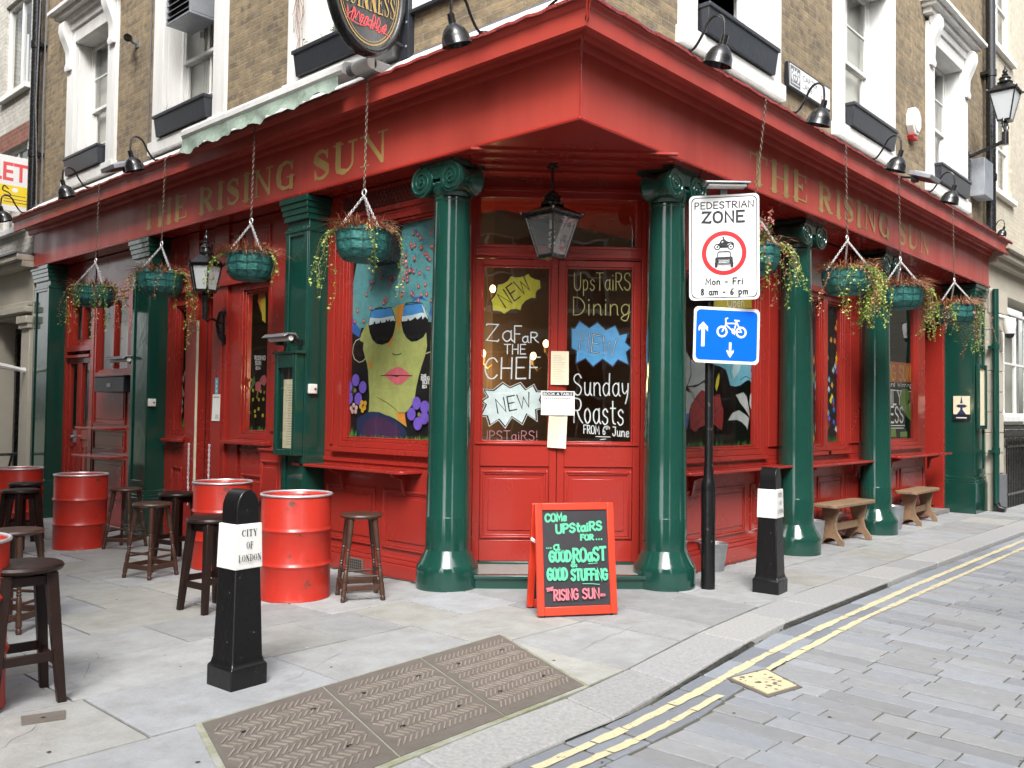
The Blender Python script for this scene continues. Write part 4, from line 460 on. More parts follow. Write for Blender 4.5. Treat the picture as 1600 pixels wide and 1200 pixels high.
'flowers':[('P','white2',[(2.536,2.215),(2.636,2.124),(2.65,1.962),(2.578,1.842),(2.493,1.82),(2.487,2.212)]),('P','white2',[(2.648,2.112),(2.967,2.142),(2.956,1.928),(2.815,1.87),(2.677,1.839),(2.59,1.843),(2.663,1.949)]),('P','white2',[(2.59,1.83),(2.739,1.834),(2.918,1.893),(2.971,1.794),(2.791,1.724),(2.716,1.716)]),('P','white2',[(2.493,1.82),(2.653,1.767),(2.716,1.703),(2.63,1.604),(2.595,1.474),(2.497,1.461)]),('P','blue',[(2.496,1.551),(2.63,1.571),(2.595,1.422),(2.498,1.397)]),('S','black',0.008,[(2.59,1.836),(2.802,1.862),(2.956,1.928)]),('S','black',0.008,[(2.59,1.83),(2.69,1.774),(2.741,1.71)]),('P','redf',[(2.766,1.75),(2.867,1.812),(2.945,1.794),(3.09,1.744),(3.238,1.781),(3.281,1.68),(3.323,1.612),(3.31,1.475),(3.284,1.386),(3.161,1.441),(3.067,1.461),(2.923,1.441),(2.821,1.422),(2.733,1.37),(2.657,1.422),(2.631,1.539),(2.654,1.656),(2.728,1.709)]),('S','black',0.008,[(3.066,1.555),(2.869,1.64),(2.766,1.737)]),('S','black',0.008,[(3.066,1.555),(3.24,1.631),(3.294,1.68)]),('S','black',0.008,[(3.066,1.555),(2.845,1.507),(2.72,1.422)]),('S','black',0.008,[(3.066,1.555),(3.188,1.474),(3.284,1.393)]),('P','yellow',[(3.143,1.853),(3.169,1.935),(3.222,1.999),(3.236,1.952),(3.21,1.869),(3.17,1.8)]),('P','cyan',[(3.086,2.088),(3.193,2.181),(3.955,2.225),(3.956,2.145),(3.926,2.05),(4.003,1.981),(4.02,1.873),(3.958,1.907),(3.897,1.955),(3.807,1.931),(3.69,1.884),(3.574,1.866),(3.459,1.877),(3.416,1.972),(3.373,2.04),(3.262,2.069)]),('S','black',0.008,[(3.485,2.1),(3.458,2.03),(3.501,1.955)]),('S','black',0.008,[(3.689,1.941),(3.807,1.988),(3.958,1.965)]),('P','paleblue',[(3.542,2.124),(3.716,2.133),(3.659,2.038),(3.544,1.949),(3.5,2.031)]),('P','white2',[(3.589,1.776),(3.764,1.808),(3.839,1.76),(3.885,1.654),(3.916,1.532),(3.81,1.617),(3.692,1.686)]),('P','white2',[(3.989,1.858),(4.051,1.823),(4.037,1.692),(3.946,1.619),(3.9,1.676),(3.914,1.776)]),('P','white2',[(3.421,1.495),(3.52,1.579),(3.663,1.609),(3.811,1.56),(3.901,1.525),(3.857,1.389),(3.842,1.418),(3.738,1.475),(3.621,1.503)]),('P','white2',[(3.946,1.547),(4.083,1.671),(4.086,1.417),(3.962,1.475)]),('S','redf',0.006,[(3.901,1.547),(3.84,1.675)]),('P','yellow2',[(3.091,2.813),(4.025,2.964),(4.026,2.782),(3.093,2.65)]),('T', 'white', 0.012, 'Open', (3.394, 2.72), (0.375, 0.051), (-0.001, 0.097)),('P','green',[(2.605,1.228),(2.642,1.228),(2.619,1.276)]),('P','dgreen',[(2.754,1.226),(2.792,1.225),(2.756,1.284)]),('P','dgreen',[(3.009,1.221),(3.049,1.22),(3.018,1.297)]),('P','green',[(2.689,1.227),(2.727,1.226),(2.705,1.275)]),('P','green',[(4.047,1.2),(4.093,1.199),(4.049,1.249)]),('P','green',[(3.146,1.218),(3.186,1.217),(3.185,1.299)]),('P','dgreen',[(3.924,1.203),(3.97,1.202),(3.913,1.268)]),('P','dgreen',[(3.253,1.216),(3.294,1.215),(3.31,1.278)]),('P','green',[(2.461,1.231),(2.497,1.231),(2.468,1.313)]),('P','dgreen',[(3.988,1.201),(4.033,1.201),(3.967,1.259)]),('P','green',[(2.724,1.226),(2.762,1.225),(2.773,1.259)]),('P','dgreen',[(3.759,1.206),(3.804,1.205),(3.776,1.275)]),('P','green',[(2.838,1.224),(2.876,1.223),(2.85,1.292)]),('P','green',[(2.835,1.224),(2.874,1.223),(2.819,1.259)]),('P','dgreen',[(4.042,1.2),(4.088,1.2),(4.041,1.246)]),('P','green',[(2.652,1.228),(2.689,1.227),(2.67,1.299)]),('P','green',[(3.751,1.206),(3.796,1.205),(3.73,1.273)]),('P','dgreen',[(2.522,1.23),(2.559,1.229),(2.569,1.286)]),('P','dgreen',[(3.882,1.204),(3.927,1.203),(3.927,1.265)]),('P','dgreen',[(3.802,1.205),(3.847,1.204),(3.816,1.296)]),('P','dgreen',[(3.233,1.216),(3.274,1.215),(3.219,1.26)]),('P','dgreen',[(2.658,1.227),(2.695,1.227),(2.668,1.303)]),('P','green',[(2.974,1.221),(3.013,1.22),(2.989,1.279)]),('P','green',[(3.976,1.202),(4.022,1.201),(3.966,1.247)]),('P','dgreen',[(2.512,1.23),(2.548,1.23),(2.553,1.287)]),('P','dgreen',[(3.927,1.203),(3.972,1.202),(3.932,1.274)]),('P','dgreen',[(3.361,1.214),(3.403,1.213),(3.363,1.254)]),('P','dgreen',[(3.545,1.21),(3.588,1.209),(3.56,1.295)]),('P','green',[(2.566,1.229),(2.603,1.228),(2.613,1.262)]),('P','dgreen',[(3.978,1.202),(4.024,1.201),(3.983,1.275)]),('P','green',[(2.964,1.221),(3.004,1.221),(2.969,1.289)]),('P','green',[(2.851,1.224),(2.89,1.223),(2.855,1.307)]),('P','dgreen',[(3.036,1.22),(3.076,1.219),(3.049,1.268)]),('P','green',[(3.068,1.219),(3.108,1.219),(3.066,1.301)]),('P','dgreen',[(2.746,1.226),(2.784,1.225),(2.735,1.263)]),('P','dgreen',[(3.417,1.213),(3.459,1.212),(3.475,1.253)]),('P','green',[(4.003,1.201),(4.049,1.2),(4.004,1.277)]),('P','dgreen',[(3.177,1.217),(3.218,1.216),(3.202,1.265)]),('P','dgreen',[(2.709,1.226),(2.746,1.226),(2.7,1.284)]),('P','green',[(3.881,1.204),(3.926,1.203),(3.919,1.249)]),('P','dgreen',[(3.441,1.212),(3.484,1.211),(3.435,1.255)]),('P','dgreen',[(3.408,1.213),(3.45,1.212),(3.456,1.264)]),('P','dgreen',[(3.827,1.205),(3.872,1.204),(3.852,1.243)]),('P','green',[(3.021,1.22),(3.06,1.22),(3.015,1.26)]),('P','dgreen',[(2.495,1.231),(2.532,1.23),(2.487,1.268)]),('P','dgreen',[(2.639,1.228),(2.676,1.227),(2.626,1.279)]),('P','dgreen',[(2.734,1.226),(2.772,1.225),(2.788,1.307)]),('P','green',[(2.814,1.224),(2.852,1.224),(2.802,1.276)]),('P','dgreen',[(3.779,1.206),(3.823,1.205),(3.787,1.268)]),('P','dgreen',[(3.61,1.209),(3.653,1.208),(3.623,1.287)]),('P','dgreen',[(3.265,1.216),(3.306,1.215),(3.287,1.266)]),('P','dgreen',[(3.755,1.206),(3.799,1.205),(3.758,1.253)]),('P','green',[(3.612,1.209),(3.656,1.208),(3.674,1.285)]),('P','green',[(3.767,1.206),(3.811,1.205),(3.819,1.25)]),('P','dgreen',[(2.644,1.228),(2.682,1.227),(2.655,1.291)]),('P','dgreen',[(3.824,1.205),(3.868,1.204),(3.815,1.247)]),('P','dgreen',[(2.633,1.228),(2.67,1.227),(2.665,1.281)]),('P','dgreen',[(3.244,1.216),(3.285,1.215),(3.261,1.291)]),('P','dgreen',[(3.334,1.214),(3.375,1.213),(3.362,1.266)]),('P','green',[(2.93,1.222),(2.969,1.221),(2.959,1.282)])],
'leafl':[('P','yellow',[(0.342,2.866),(0.386,2.854),(0.429,2.855),(0.478,2.869),(0.514,2.894),(0.533,2.863),(0.577,2.84),(0.632,2.828),(0.633,2.791),(0.639,2.748),(0.603,2.723),(0.591,2.698),(0.591,2.649),(0.542,2.648),(0.493,2.622),(0.457,2.578),(0.445,2.529),(0.396,2.54),(0.347,2.533),(0.286,2.489),(0.249,2.513),(0.212,2.518),(0.169,2.518),(0.169,2.567),(0.162,2.604),(0.15,2.622),(0.192,2.672),(0.209,2.715),(0.215,2.777),(0.27,2.79),(0.312,2.816)]),('S','black',0.012,[(0.342,2.866),(0.386,2.854),(0.429,2.855),(0.478,2.869),(0.514,2.894),(0.533,2.863),(0.577,2.84),(0.632,2.828),(0.633,2.791),(0.639,2.748),(0.603,2.723),(0.591,2.698),(0.591,2.649),(0.542,2.648),(0.493,2.622),(0.457,2.578),(0.445,2.529),(0.396,2.54),(0.347,2.533),(0.286,2.489),(0.249,2.513),(0.212,2.518),(0.169,2.518),(0.169,2.567),(0.162,2.604),(0.15,2.622),(0.192,2.672),(0.209,2.715),(0.215,2.777),(0.27,2.79),(0.312,2.816),(0.342,2.866)]),('T', 'lens', 0.014, 'NEW', (0.292, 2.551), (0.255, 0.196), (-0.082, 0.128)),('T', 'chalk', 0.012, 'Za', (0.112, 2.228), (0.257, 0.004), (-0.002, 0.166)),('T', 'chalk', 0.012, 'F', (0.382, 2.22), (0.074, 0.001), (-0.002, 0.16)),('T', 'chalk', 0.012, 'aR', (0.462, 2.222), (0.154, 0.003), (-0.001, 0.098)),('T', 'chalk', 0.01, 'THE', (0.291, 2.109), (0.208, 0.003), (-0.001, 0.092)),('T', 'chalk', 0.013, 'CHEF', (0.105, 1.867), (0.526, 0.014), (0.003, 0.202)),('P','palewhite',[(0.283,1.827),(0.351,1.785),(0.448,1.829),(0.498,1.769),(0.571,1.813),(0.603,1.752),(0.664,1.753),(0.634,1.673),(0.678,1.6),(0.599,1.58),(0.606,1.477),(0.513,1.537),(0.472,1.444),(0.373,1.51),(0.313,1.412),(0.251,1.484),(0.167,1.428),(0.141,1.513),(0.08,1.519),(0.127,1.623),(0.084,1.653),(0.144,1.696),(0.101,1.763),(0.198,1.758)]),('S','black',0.012,[(0.283,1.827),(0.351,1.785),(0.448,1.829),(0.498,1.769),(0.571,1.813),(0.603,1.752),(0.664,1.753),(0.634,1.673),(0.678,1.6),(0.599,1.58),(0.606,1.477),(0.513,1.537),(0.472,1.444),(0.373,1.51),(0.313,1.412),(0.251,1.484),(0.167,1.428),(0.141,1.513),(0.08,1.519),(0.127,1.623),(0.084,1.653),(0.144,1.696),(0.101,1.763),(0.198,1.758),(0.283,1.827)]),('S','white',0.006,[(0.279,1.839),(0.35,1.794),(0.452,1.841),(0.505,1.777),(0.581,1.824),(0.614,1.759),(0.679,1.76),(0.647,1.676),(0.694,1.598),(0.61,1.578),(0.618,1.468),(0.521,1.531),(0.477,1.433),(0.373,1.503),(0.31,1.399),(0.245,1.476),(0.156,1.416),(0.129,1.507),(0.065,1.512),(0.115,1.623),(0.07,1.654),(0.133,1.701),(0.087,1.771),(0.19,1.766),(0.279,1.839)]),('T', 'lens', 0.012, 'NEW', (0.232, 1.539), (0.329, 0.072), (-0.026, 0.134)),('T', 'pinkchalk', 0.008, 'UPSTaiRS!', (0.083, 1.281), (0.537, 0.006), (-0.001, 0.091))],
'leafr':[('P','bluenew',[(0.934,2.372),(0.965,2.366),(1.013,2.441),(1.107,2.375),(1.186,2.432),(1.268,2.359),(1.36,2.404),(1.404,2.312),(1.485,2.332),(1.461,2.239),(1.517,2.19),(1.468,2.146),(1.494,2.023),(1.388,2.071),(1.339,2.003),(1.24,2.075),(1.148,1.999),(1.073,2.078),(0.981,2.028),(0.986,2.151),(0.936,2.174)]),('S','navy',0.012,[(0.934,2.372),(0.965,2.366),(1.013,2.441),(1.107,2.375),(1.186,2.432),(1.268,2.359),(1.36,2.404),(1.404,2.312),(1.485,2.332),(1.461,2.239),(1.517,2.19),(1.468,2.146),(1.494,2.023),(1.388,2.071),(1.339,2.003),(1.24,2.075),(1.148,1.999),(1.073,2.078),(0.981,2.028),(0.986,2.151),(0.936,2.174),(0.934,2.372)]),('T', 'navy', 0.018, 'NEW', (1.004, 2.169), (0.353, -0.068), (0.017, 0.167)),('T', 'palewhite', 0.007, 'NEW', (1.004, 2.169), (0.353, -0.068), (0.017, 0.167)),('T', 'ychalk', 0.01, 'UpsTaiRS', (0.954, 2.736), (0.552, 0.011), (-0.002, 0.167)),('T', 'ychalk', 0.011, 'Dining', (0.945, 2.495), (0.557, 0.01), (-0.002, 0.173)),('T', 'chalk', 0.012, 'Sunday', (0.959, 1.726), (0.537, -0.005), (-0.002, 0.203)),('T', 'chalk', 0.013, 'Roasts', (0.962, 1.463), (0.487, -0.018), (-0.003, 0.233)),('T', 'chalk', 0.009, 'FROM 6', (1.062, 1.36), (0.21, -0.01), (-0.001, 0.08)),('T', 'chalk', 0.006, 'th', (1.271, 1.4), (0.043, 0.001), (-0.0, 0.037)),('T', 'chalk', 0.009, 'June', (1.34, 1.339), (0.161, -0.01), (-0.001, 0.086)),('S','chalk',0.007,[(1.179,1.331),(1.321,1.327)]),('S','chalk',0.006,[(1.223,1.301),(1.278,1.308)])],
'rw':[('P','orange2',[(7.897,2.382),(9.271,2.404),(9.27,2.102),(7.897,2.074)]),('T', 'gold2', 0.03, 'ISING SUN', (7.846, 2.1), (1.365, 0.03), (0.0, 0.223)),('T', 'white', 0.012, 'Award Winning', (7.999, 2.012), (1.241, 0.019), (0.0, 0.066)),('S','white',0.015,[(7.897,1.962),(9.211,1.96)]),('P','lgreen2',[(8.808,1.988),(9.036,2.005),(9.152,1.928),(9.064,1.777),(8.949,1.627),(8.779,1.674),(8.695,1.819)]),('P','lgreen2',[(9.064,1.757),(9.269,1.821),(9.328,1.681),(9.268,1.479),(9.035,1.558),(8.92,1.627)]),('T', 'white', 0.03, 'FAMILY', (7.597, 1.734), (1.182, 0.019), (-0.0, 0.211)),('T', 'white', 0.03, 'BUSINESS', (7.355, 1.478), (1.508, 0.001), (-0.0, 0.234)),('S','white',0.014,[(7.846,1.432),(8.919,1.43)]),('S','white',0.014,[(7.846,1.395),(8.863,1.391)]),('P','lgreen2',[(8.207,1.365),(8.529,1.382),(8.556,1.257),(8.26,1.26)]),('P','lgreen2',[(8.722,1.333),(9.034,1.341),(9.034,1.252),(8.722,1.255)])],
'mid':[('P','black',[(5.78,3.09),(6.43,3.09),(6.43,1.13),(5.78,1.13)]),('P','redf',[(6.181,1.711),(6.223,1.762),(6.265,1.721),(6.24,1.67)]),('P','yellow',[(5.867,2.111),(5.906,2.162),(5.947,2.123),(5.923,2.072)]),('P','blue',[(6.196,1.474),(6.238,1.524),(6.28,1.482),(6.255,1.432)]),('P','violet',[(6.049,1.522),(6.089,1.572),(6.13,1.53),(6.106,1.48)]),('P','orange',[(6.138,1.961),(6.179,2.012),(6.221,1.972),(6.196,1.921)]),('P','paleblue',[(6.238,2.213),(6.279,2.266),(6.322,2.225),(6.297,2.173)]),('P','paleblue',[(6.341,1.678),(6.383,1.729),(6.426,1.687),(6.4,1.636)]),('P','orange',[(6.253,2.72),(6.294,2.774),(6.337,2.735),(6.311,2.682)]),('P','paleblue',[(6.177,2.155),(6.218,2.208),(6.26,2.167),(6.235,2.116)]),('P','yellow',[(5.856,1.517),(5.895,1.566),(5.935,1.525),(5.911,1.476)]),('P','paleblue',[(6.264,1.385),(6.306,1.436),(6.348,1.393),(6.323,1.343)]),('P','yellow',[(6.314,2.396),(6.356,2.45),(6.399,2.41),(6.373,2.357)]),('P','yellow',[(6.136,1.806),(6.177,1.857),(6.219,1.816),(6.194,1.765)]),('P','yellow',[(5.949,1.374),(5.989,1.424),(6.03,1.382),(6.006,1.333)]),('P','white2',[(6.369,1.485),(6.411,1.536),(6.454,1.493),(6.429,1.442)]),('P','paleblue',[(5.862,2.185),(5.902,2.237),(5.942,2.197),(5.918,2.146)]),('P','orange',[(5.988,2.314),(6.028,2.366),(6.069,2.327),(6.045,2.275)]),('P','blue',[(6.167,1.762),(6.208,1.813),(6.25,1.772),(6.225,1.721)]),('P','cyan',[(6.016,1.595),(6.056,1.646),(6.097,1.604),(6.073,1.554)]),('P','orange',[(6.218,2.548),(6.259,2.601),(6.301,2.562),(6.276,2.509)]),('P','orange',[(6.097,2.552),(6.138,2.606),(6.18,2.566),(6.155,2.514)]),('P','green',[(5.988,1.418),(6.028,1.467),(6.069,1.426),(6.045,1.376)]),('P','orange',[(6.297,2.805),(6.339,2.86),(6.382,2.821),(6.357,2.768)]),('P','orange',[(6.268,2.278),(6.31,2.331),(6.352,2.29),(6.327,2.238)]),('P','yellow',[(6.09,1.76),(6.131,1.811),(6.172,1.77),(6.148,1.72)]),('P','orange',[(5.912,2.436),(5.952,2.488),(5.992,2.45),(5.968,2.398)]),('P','redf',[(6.286,2.134),(6.328,2.186),(6.37,2.146),(6.345,2.094)]),('P','cyan',[(6.037,2.031),(6.078,2.082),(6.119,2.042),(6.094,1.991)]),('P','green',[(5.91,1.697),(5.949,1.748),(5.99,1.707),(5.966,1.657)]),('P','orange',[(6.306,2.778),(6.348,2.833),(6.39,2.793),(6.365,2.74)]),('P','orange',[(6.353,2.699),(6.396,2.754),(6.438,2.714),(6.413,2.661)]),('P','paleblue',[(6.03,1.903),(6.071,1.954),(6.112,1.913),(6.088,1.863)]),('P','redf',[(6.032,1.439),(6.073,1.489),(6.114,1.448),(6.089,1.398)]),('P','white2',[(5.901,1.789),(5.941,1.839),(5.981,1.799),(5.957,1.749)]),('P','orange',[(5.941,2.686),(5.981,2.739),(6.022,2.701),(5.998,2.649)]),('P','cyan',[(5.93,1.785),(5.97,1.835),(6.011,1.795),(5.987,1.744)]),('P','orange',[(5.932,2.729),(5.973,2.782),(6.013,2.744),(5.989,2.692)]),('P','violet',[(6.378,2.03),(6.421,2.082),(6.464,2.041),(6.438,1.989)]),('P','green',[(5.87,1.708),(5.91,1.758),(5.95,1.718),(5.926,1.668)]),('P','violet',[(6.29,2.144),(6.332,2.197),(6.374,2.156),(6.349,2.104)]),('P','orange',[(5.931,1.359),(5.971,1.408),(6.011,1.367),(5.987,1.317)]),('P','yellow',[(6.276,2.326),(6.318,2.379),(6.36,2.339),(6.335,2.287)]),('P','paleblue',[(5.921,1.722),(5.961,1.772),(6.002,1.732),(5.978,1.682)]),('P','blue',[(6.186,1.642),(6.227,1.693),(6.269,1.652),(6.244,1.601)]),('P','green',[(5.988,1.22),(6.02,1.22),(6.017,1.295)]),('P','green',[(6.054,1.219),(6.086,1.219),(6.089,1.302)]),('P','dgreen',[(6.138,1.218),(6.171,1.217),(6.153,1.304)]),('P','green',[(6.052,1.219),(6.084,1.219),(6.052,1.298)]),('P','green',[(6.337,1.215),(6.371,1.214),(6.359,1.306)]),('P','green',[(6.163,1.218),(6.196,1.217),(6.178,1.29)]),('P','dgreen',[(6.171,1.217),(6.204,1.217),(6.169,1.31)]),('P','green',[(6.323,1.215),(6.356,1.215),(6.35,1.29)]),('P','dgreen',[(6.09,1.219),(6.123,1.218),(6.12,1.325)]),('P','dgreen',[(6.038,1.22),(6.071,1.219),(6.072,1.35)]),('P','green',[(6.078,1.219),(6.11,1.218),(6.093,1.277)]),('P','dgreen',[(6.311,1.215),(6.345,1.215),(6.326,1.288)]),('P','dgreen',[(6.334,1.215),(6.368,1.214),(6.344,1.317)]),('P','dgreen',[(6.241,1.216),(6.274,1.216),(6.25,1.326)]),('P','dgreen',[(6.349,1.215),(6.383,1.214),(6.385,1.338)]),('P','green',[(6.411,1.214),(6.445,1.213),(6.415,1.305)]),('P','dgreen',[(6.089,1.219),(6.122,1.218),(6.113,1.338)]),('P','green',[(6.282,1.216),(6.315,1.215),(6.303,1.325)]),('P','dgreen',[(6.4,1.214),(6.434,1.213),(6.408,1.304)]),('P','dgreen',[(6.192,1.217),(6.225,1.217),(6.217,1.339)]),('P','dgreen',[(5.914,1.222),(5.946,1.221),(5.935,1.277)]),('P','green',[(5.994,1.22),(6.026,1.22),(6.015,1.33)]),('P','green',[(5.921,1.221),(5.954,1.221),(5.924,1.305)]),('P','green',[(6.376,1.214),(6.41,1.214),(6.392,1.267)]),('P','dgreen',[(6.189,1.217),(6.222,1.217),(6.2,1.297)]),('P','green',[(6.223,1.217),(6.256,1.216),(6.248,1.313)])],
'side':[('C','olive',(4.988,1.769),0.022),('C','olive',(5.019,1.69),0.022),('C','olive',(4.868,1.744),0.022),('C','gold2',(5.15,1.89),0.022),('C','yellow2',(5.114,1.881),0.022),('C','olive',(4.914,1.892),0.022),('C','yellow2',(5.105,1.66),0.022),('C','yellow2',(5.109,1.765),0.022),('C','gold2',(4.944,1.755),0.022),('C','yellow2',(4.979,1.66),0.022),('C','olive',(5.192,1.839),0.022),('C','olive',(5.008,1.73),0.022),('C','olive',(4.947,1.886),0.022),('C','yellow2',(5.058,1.523),0.022),('C','gold2',(5.182,1.774),0.022),('C','yellow2',(4.96,1.845),0.022),('C','gold2',(5.178,1.505),0.022),('C','gold2',(4.979,1.552),0.022),('C','gold2',(4.886,1.476),0.022),('C','yellow2',(5.045,1.469),0.022),('C','yellow2',(4.881,1.665),0.022),('C','gold2',(5.094,1.9),0.022),('C','pink',(4.972,1.811),0.035),('C','pink',(4.991,1.782),0.035),('C','pink',(5.026,1.794),0.035),('C','pink',(5.027,1.829),0.035),('C','pink',(4.994,1.839),0.035),('C','pink',(4.853,1.883),0.035),('C','pink',(4.872,1.855),0.035),('C','pink',(4.906,1.866),0.035),('C','pink',(4.907,1.901),0.035),('C','pink',(4.874,1.911),0.035),('P','green',[(5.167,1.782),(5.117,1.902),(5.077,1.946),(5.059,1.856),(5.126,1.79)]),('P','flame',[(5.036,2.949),(4.894,3.138),(4.874,2.653),(4.97,2.674),(5.044,2.814)]),('P','yellow2',[(4.989,2.81),(4.882,2.854),(4.869,2.541),(4.939,2.583)]),('T', 'white', 0.012, 'RISING', (5.084, 2.126), (-0.233, -0.007), (0.002, 0.045)),('T', 'white', 0.012, 'SUN', (5.068, 2.066), (-0.124, -0.003), (0.002, 0.045)),('T', 'white', 0.01, 'EC4', (5.052, 2.013), (-0.096, -0.002), (0.001, 0.03)),('P','lgreen',[(4.988,1.276),(4.963,1.277),(4.968,1.357)]),('P','dgreen',[(5.158,1.272),(5.133,1.273),(5.138,1.342)]),('P','lgreen',[(4.839,1.28),(4.815,1.281),(4.828,1.353)]),('P','green',[(4.9,1.279),(4.876,1.279),(4.896,1.32)]),('P','green',[(5.181,1.272),(5.155,1.272),(5.174,1.313)]),('P','lgreen',[(5.046,1.275),(5.022,1.276),(5.03,1.317)]),('P','green',[(5.195,1.271),(5.17,1.272),(5.183,1.366)]),('P','green',[(4.895,1.279),(4.871,1.279),(4.872,1.323)]),('P','green',[(4.94,1.278),(4.916,1.278),(4.928,1.344)]),('P','dgreen',[(5.052,1.275),(5.028,1.275),(5.05,1.323)]),('P','dgreen',[(4.998,1.276),(4.973,1.277),(5.001,1.357)]),('P','dgreen',[(5.191,1.271),(5.166,1.272),(5.185,1.348)]),('P','green',[(4.972,1.277),(4.947,1.277),(4.966,1.315)]),('P','dgreen',[(4.981,1.277),(4.956,1.277),(4.975,1.346)]),('P','green',[(5.192,1.271),(5.167,1.272),(5.181,1.356)]),('P','dgreen',[(4.951,1.277),(4.927,1.278),(4.94,1.334)]),('P','green',[(5.127,1.273),(5.102,1.273),(5.124,1.315)]),('P','green',[(4.923,1.278),(4.899,1.279),(4.906,1.35)]),('P','lgreen',[(4.881,1.279),(4.856,1.28),(4.88,1.346)]),('P','green',[(4.938,1.278),(4.913,1.278),(4.927,1.358)]),('P','dgreen',[(5.2,1.271),(5.175,1.272),(5.189,1.367)]),('P','lgreen',[(5.12,1.273),(5.095,1.274),(5.099,1.37)]),('P','dgreen',[(5.172,1.272),(5.147,1.272),(5.156,1.345)]),('P','lgreen',[(5.193,1.271),(5.168,1.272),(5.177,1.319)]),('P','dgreen',[(5.127,1.273),(5.101,1.274),(5.116,1.318)]),('P','lgreen',[(5.131,1.273),(5.106,1.273),(5.126,1.357)]),('P','dgreen',[(5.122,1.273),(5.097,1.274),(5.106,1.333)]),('P','dgreen',[(4.906,1.278),(4.882,1.279),(4.888,1.341)]),('P','lgreen',[(4.963,1.277),(4.938,1.278),(4.941,1.368)]),('P','dgreen',[(5.072,1.274),(5.048,1.275),(5.07,1.314)])],
'side2':[('P','white2',[(6.894,1.996),(6.871,2.054),(6.842,1.995),(6.866,1.954)]),('P','white2',[(6.925,1.93),(6.902,1.988),(6.873,1.929),(6.897,1.887)]),('P','white2',[(6.878,1.764),(6.855,1.822),(6.826,1.763),(6.85,1.722)]),('P','white2',[(6.695,1.671),(6.673,1.728),(6.644,1.671),(6.667,1.629)]),('P','white2',[(6.843,1.798),(6.82,1.856),(6.791,1.797),(6.815,1.756)]),('P','white2',[(6.84,1.523),(6.817,1.581),(6.788,1.523),(6.812,1.481)]),('P','white2',[(6.708,1.852),(6.686,1.91),(6.657,1.852),(6.681,1.811)]),('P','white2',[(6.822,1.925),(6.799,1.983),(6.771,1.924),(6.794,1.883)]),('P','white2',[(6.779,1.989),(6.757,2.047),(6.728,1.988),(6.752,1.947)]),('P','white2',[(6.705,1.559),(6.683,1.617),(6.655,1.559),(6.678,1.518)]),('P','white2',[(6.81,1.73),(6.787,1.788),(6.758,1.73),(6.782,1.688)]),('P','white2',[(6.889,1.585),(6.866,1.644),(6.837,1.586),(6.861,1.544)]),('P','white2',[(6.739,1.665),(6.717,1.723),(6.688,1.665),(6.711,1.624)]),('P','white2',[(6.906,1.543),(6.883,1.602),(6.854,1.543),(6.877,1.501)]),('P','white2',[(6.834,1.622),(6.812,1.68),(6.783,1.622),(6.806,1.58)]),('P','white2',[(6.861,1.998),(6.838,2.056),(6.809,1.997),(6.833,1.955)]),('P','green',[(6.917,1.303),(6.889,1.303),(6.922,1.406)]),('P','green',[(6.728,1.307),(6.701,1.307),(6.711,1.39)]),('P','green',[(6.875,1.304),(6.848,1.304),(6.863,1.377)]),('P','lgreen',[(6.731,1.307),(6.704,1.307),(6.718,1.428)]),('P','green',[(6.869,1.304),(6.841,1.304),(6.852,1.396)]),('P','green',[(6.714,1.307),(6.686,1.307),(6.715,1.375)]),('P','lgreen',[(6.862,1.304),(6.834,1.304),(6.843,1.359)]),('P','lgreen',[(6.844,1.304),(6.816,1.305),(6.826,1.408)]),('P','lgreen',[(6.803,1.305),(6.775,1.306),(6.777,1.361)]),('P','lgreen',[(6.714,1.307),(6.687,1.307),(6.718,1.384)]),('P','green',[(6.785,1.305),(6.758,1.306),(6.778,1.435)]),('P','lgreen',[(6.695,1.307),(6.668,1.308),(6.686,1.362)]),('P','green',[(6.736,1.306),(6.709,1.307),(6.741,1.457)]),('P','green',[(6.774,1.306),(6.747,1.306),(6.78,1.402)]),('P','green',[(6.831,1.304),(6.804,1.305),(6.817,1.367)]),('P','green',[(6.674,1.308),(6.647,1.308),(6.666,1.382)]),('P','lgreen',[(6.818,1.305),(6.791,1.305),(6.809,1.404)]),('P','lgreen',[(6.884,1.303),(6.857,1.304),(6.867,1.355)]),('P','green',[(6.664,1.308),(6.637,1.309),(6.671,1.473)]),('P','lgreen',[(6.782,1.305),(6.754,1.306),(6.764,1.446)]),('P','green',[(6.831,1.304),(6.804,1.305),(6.822,1.37)]),('P','green',[(6.72,1.307),(6.692,1.307),(6.721,1.449)])],
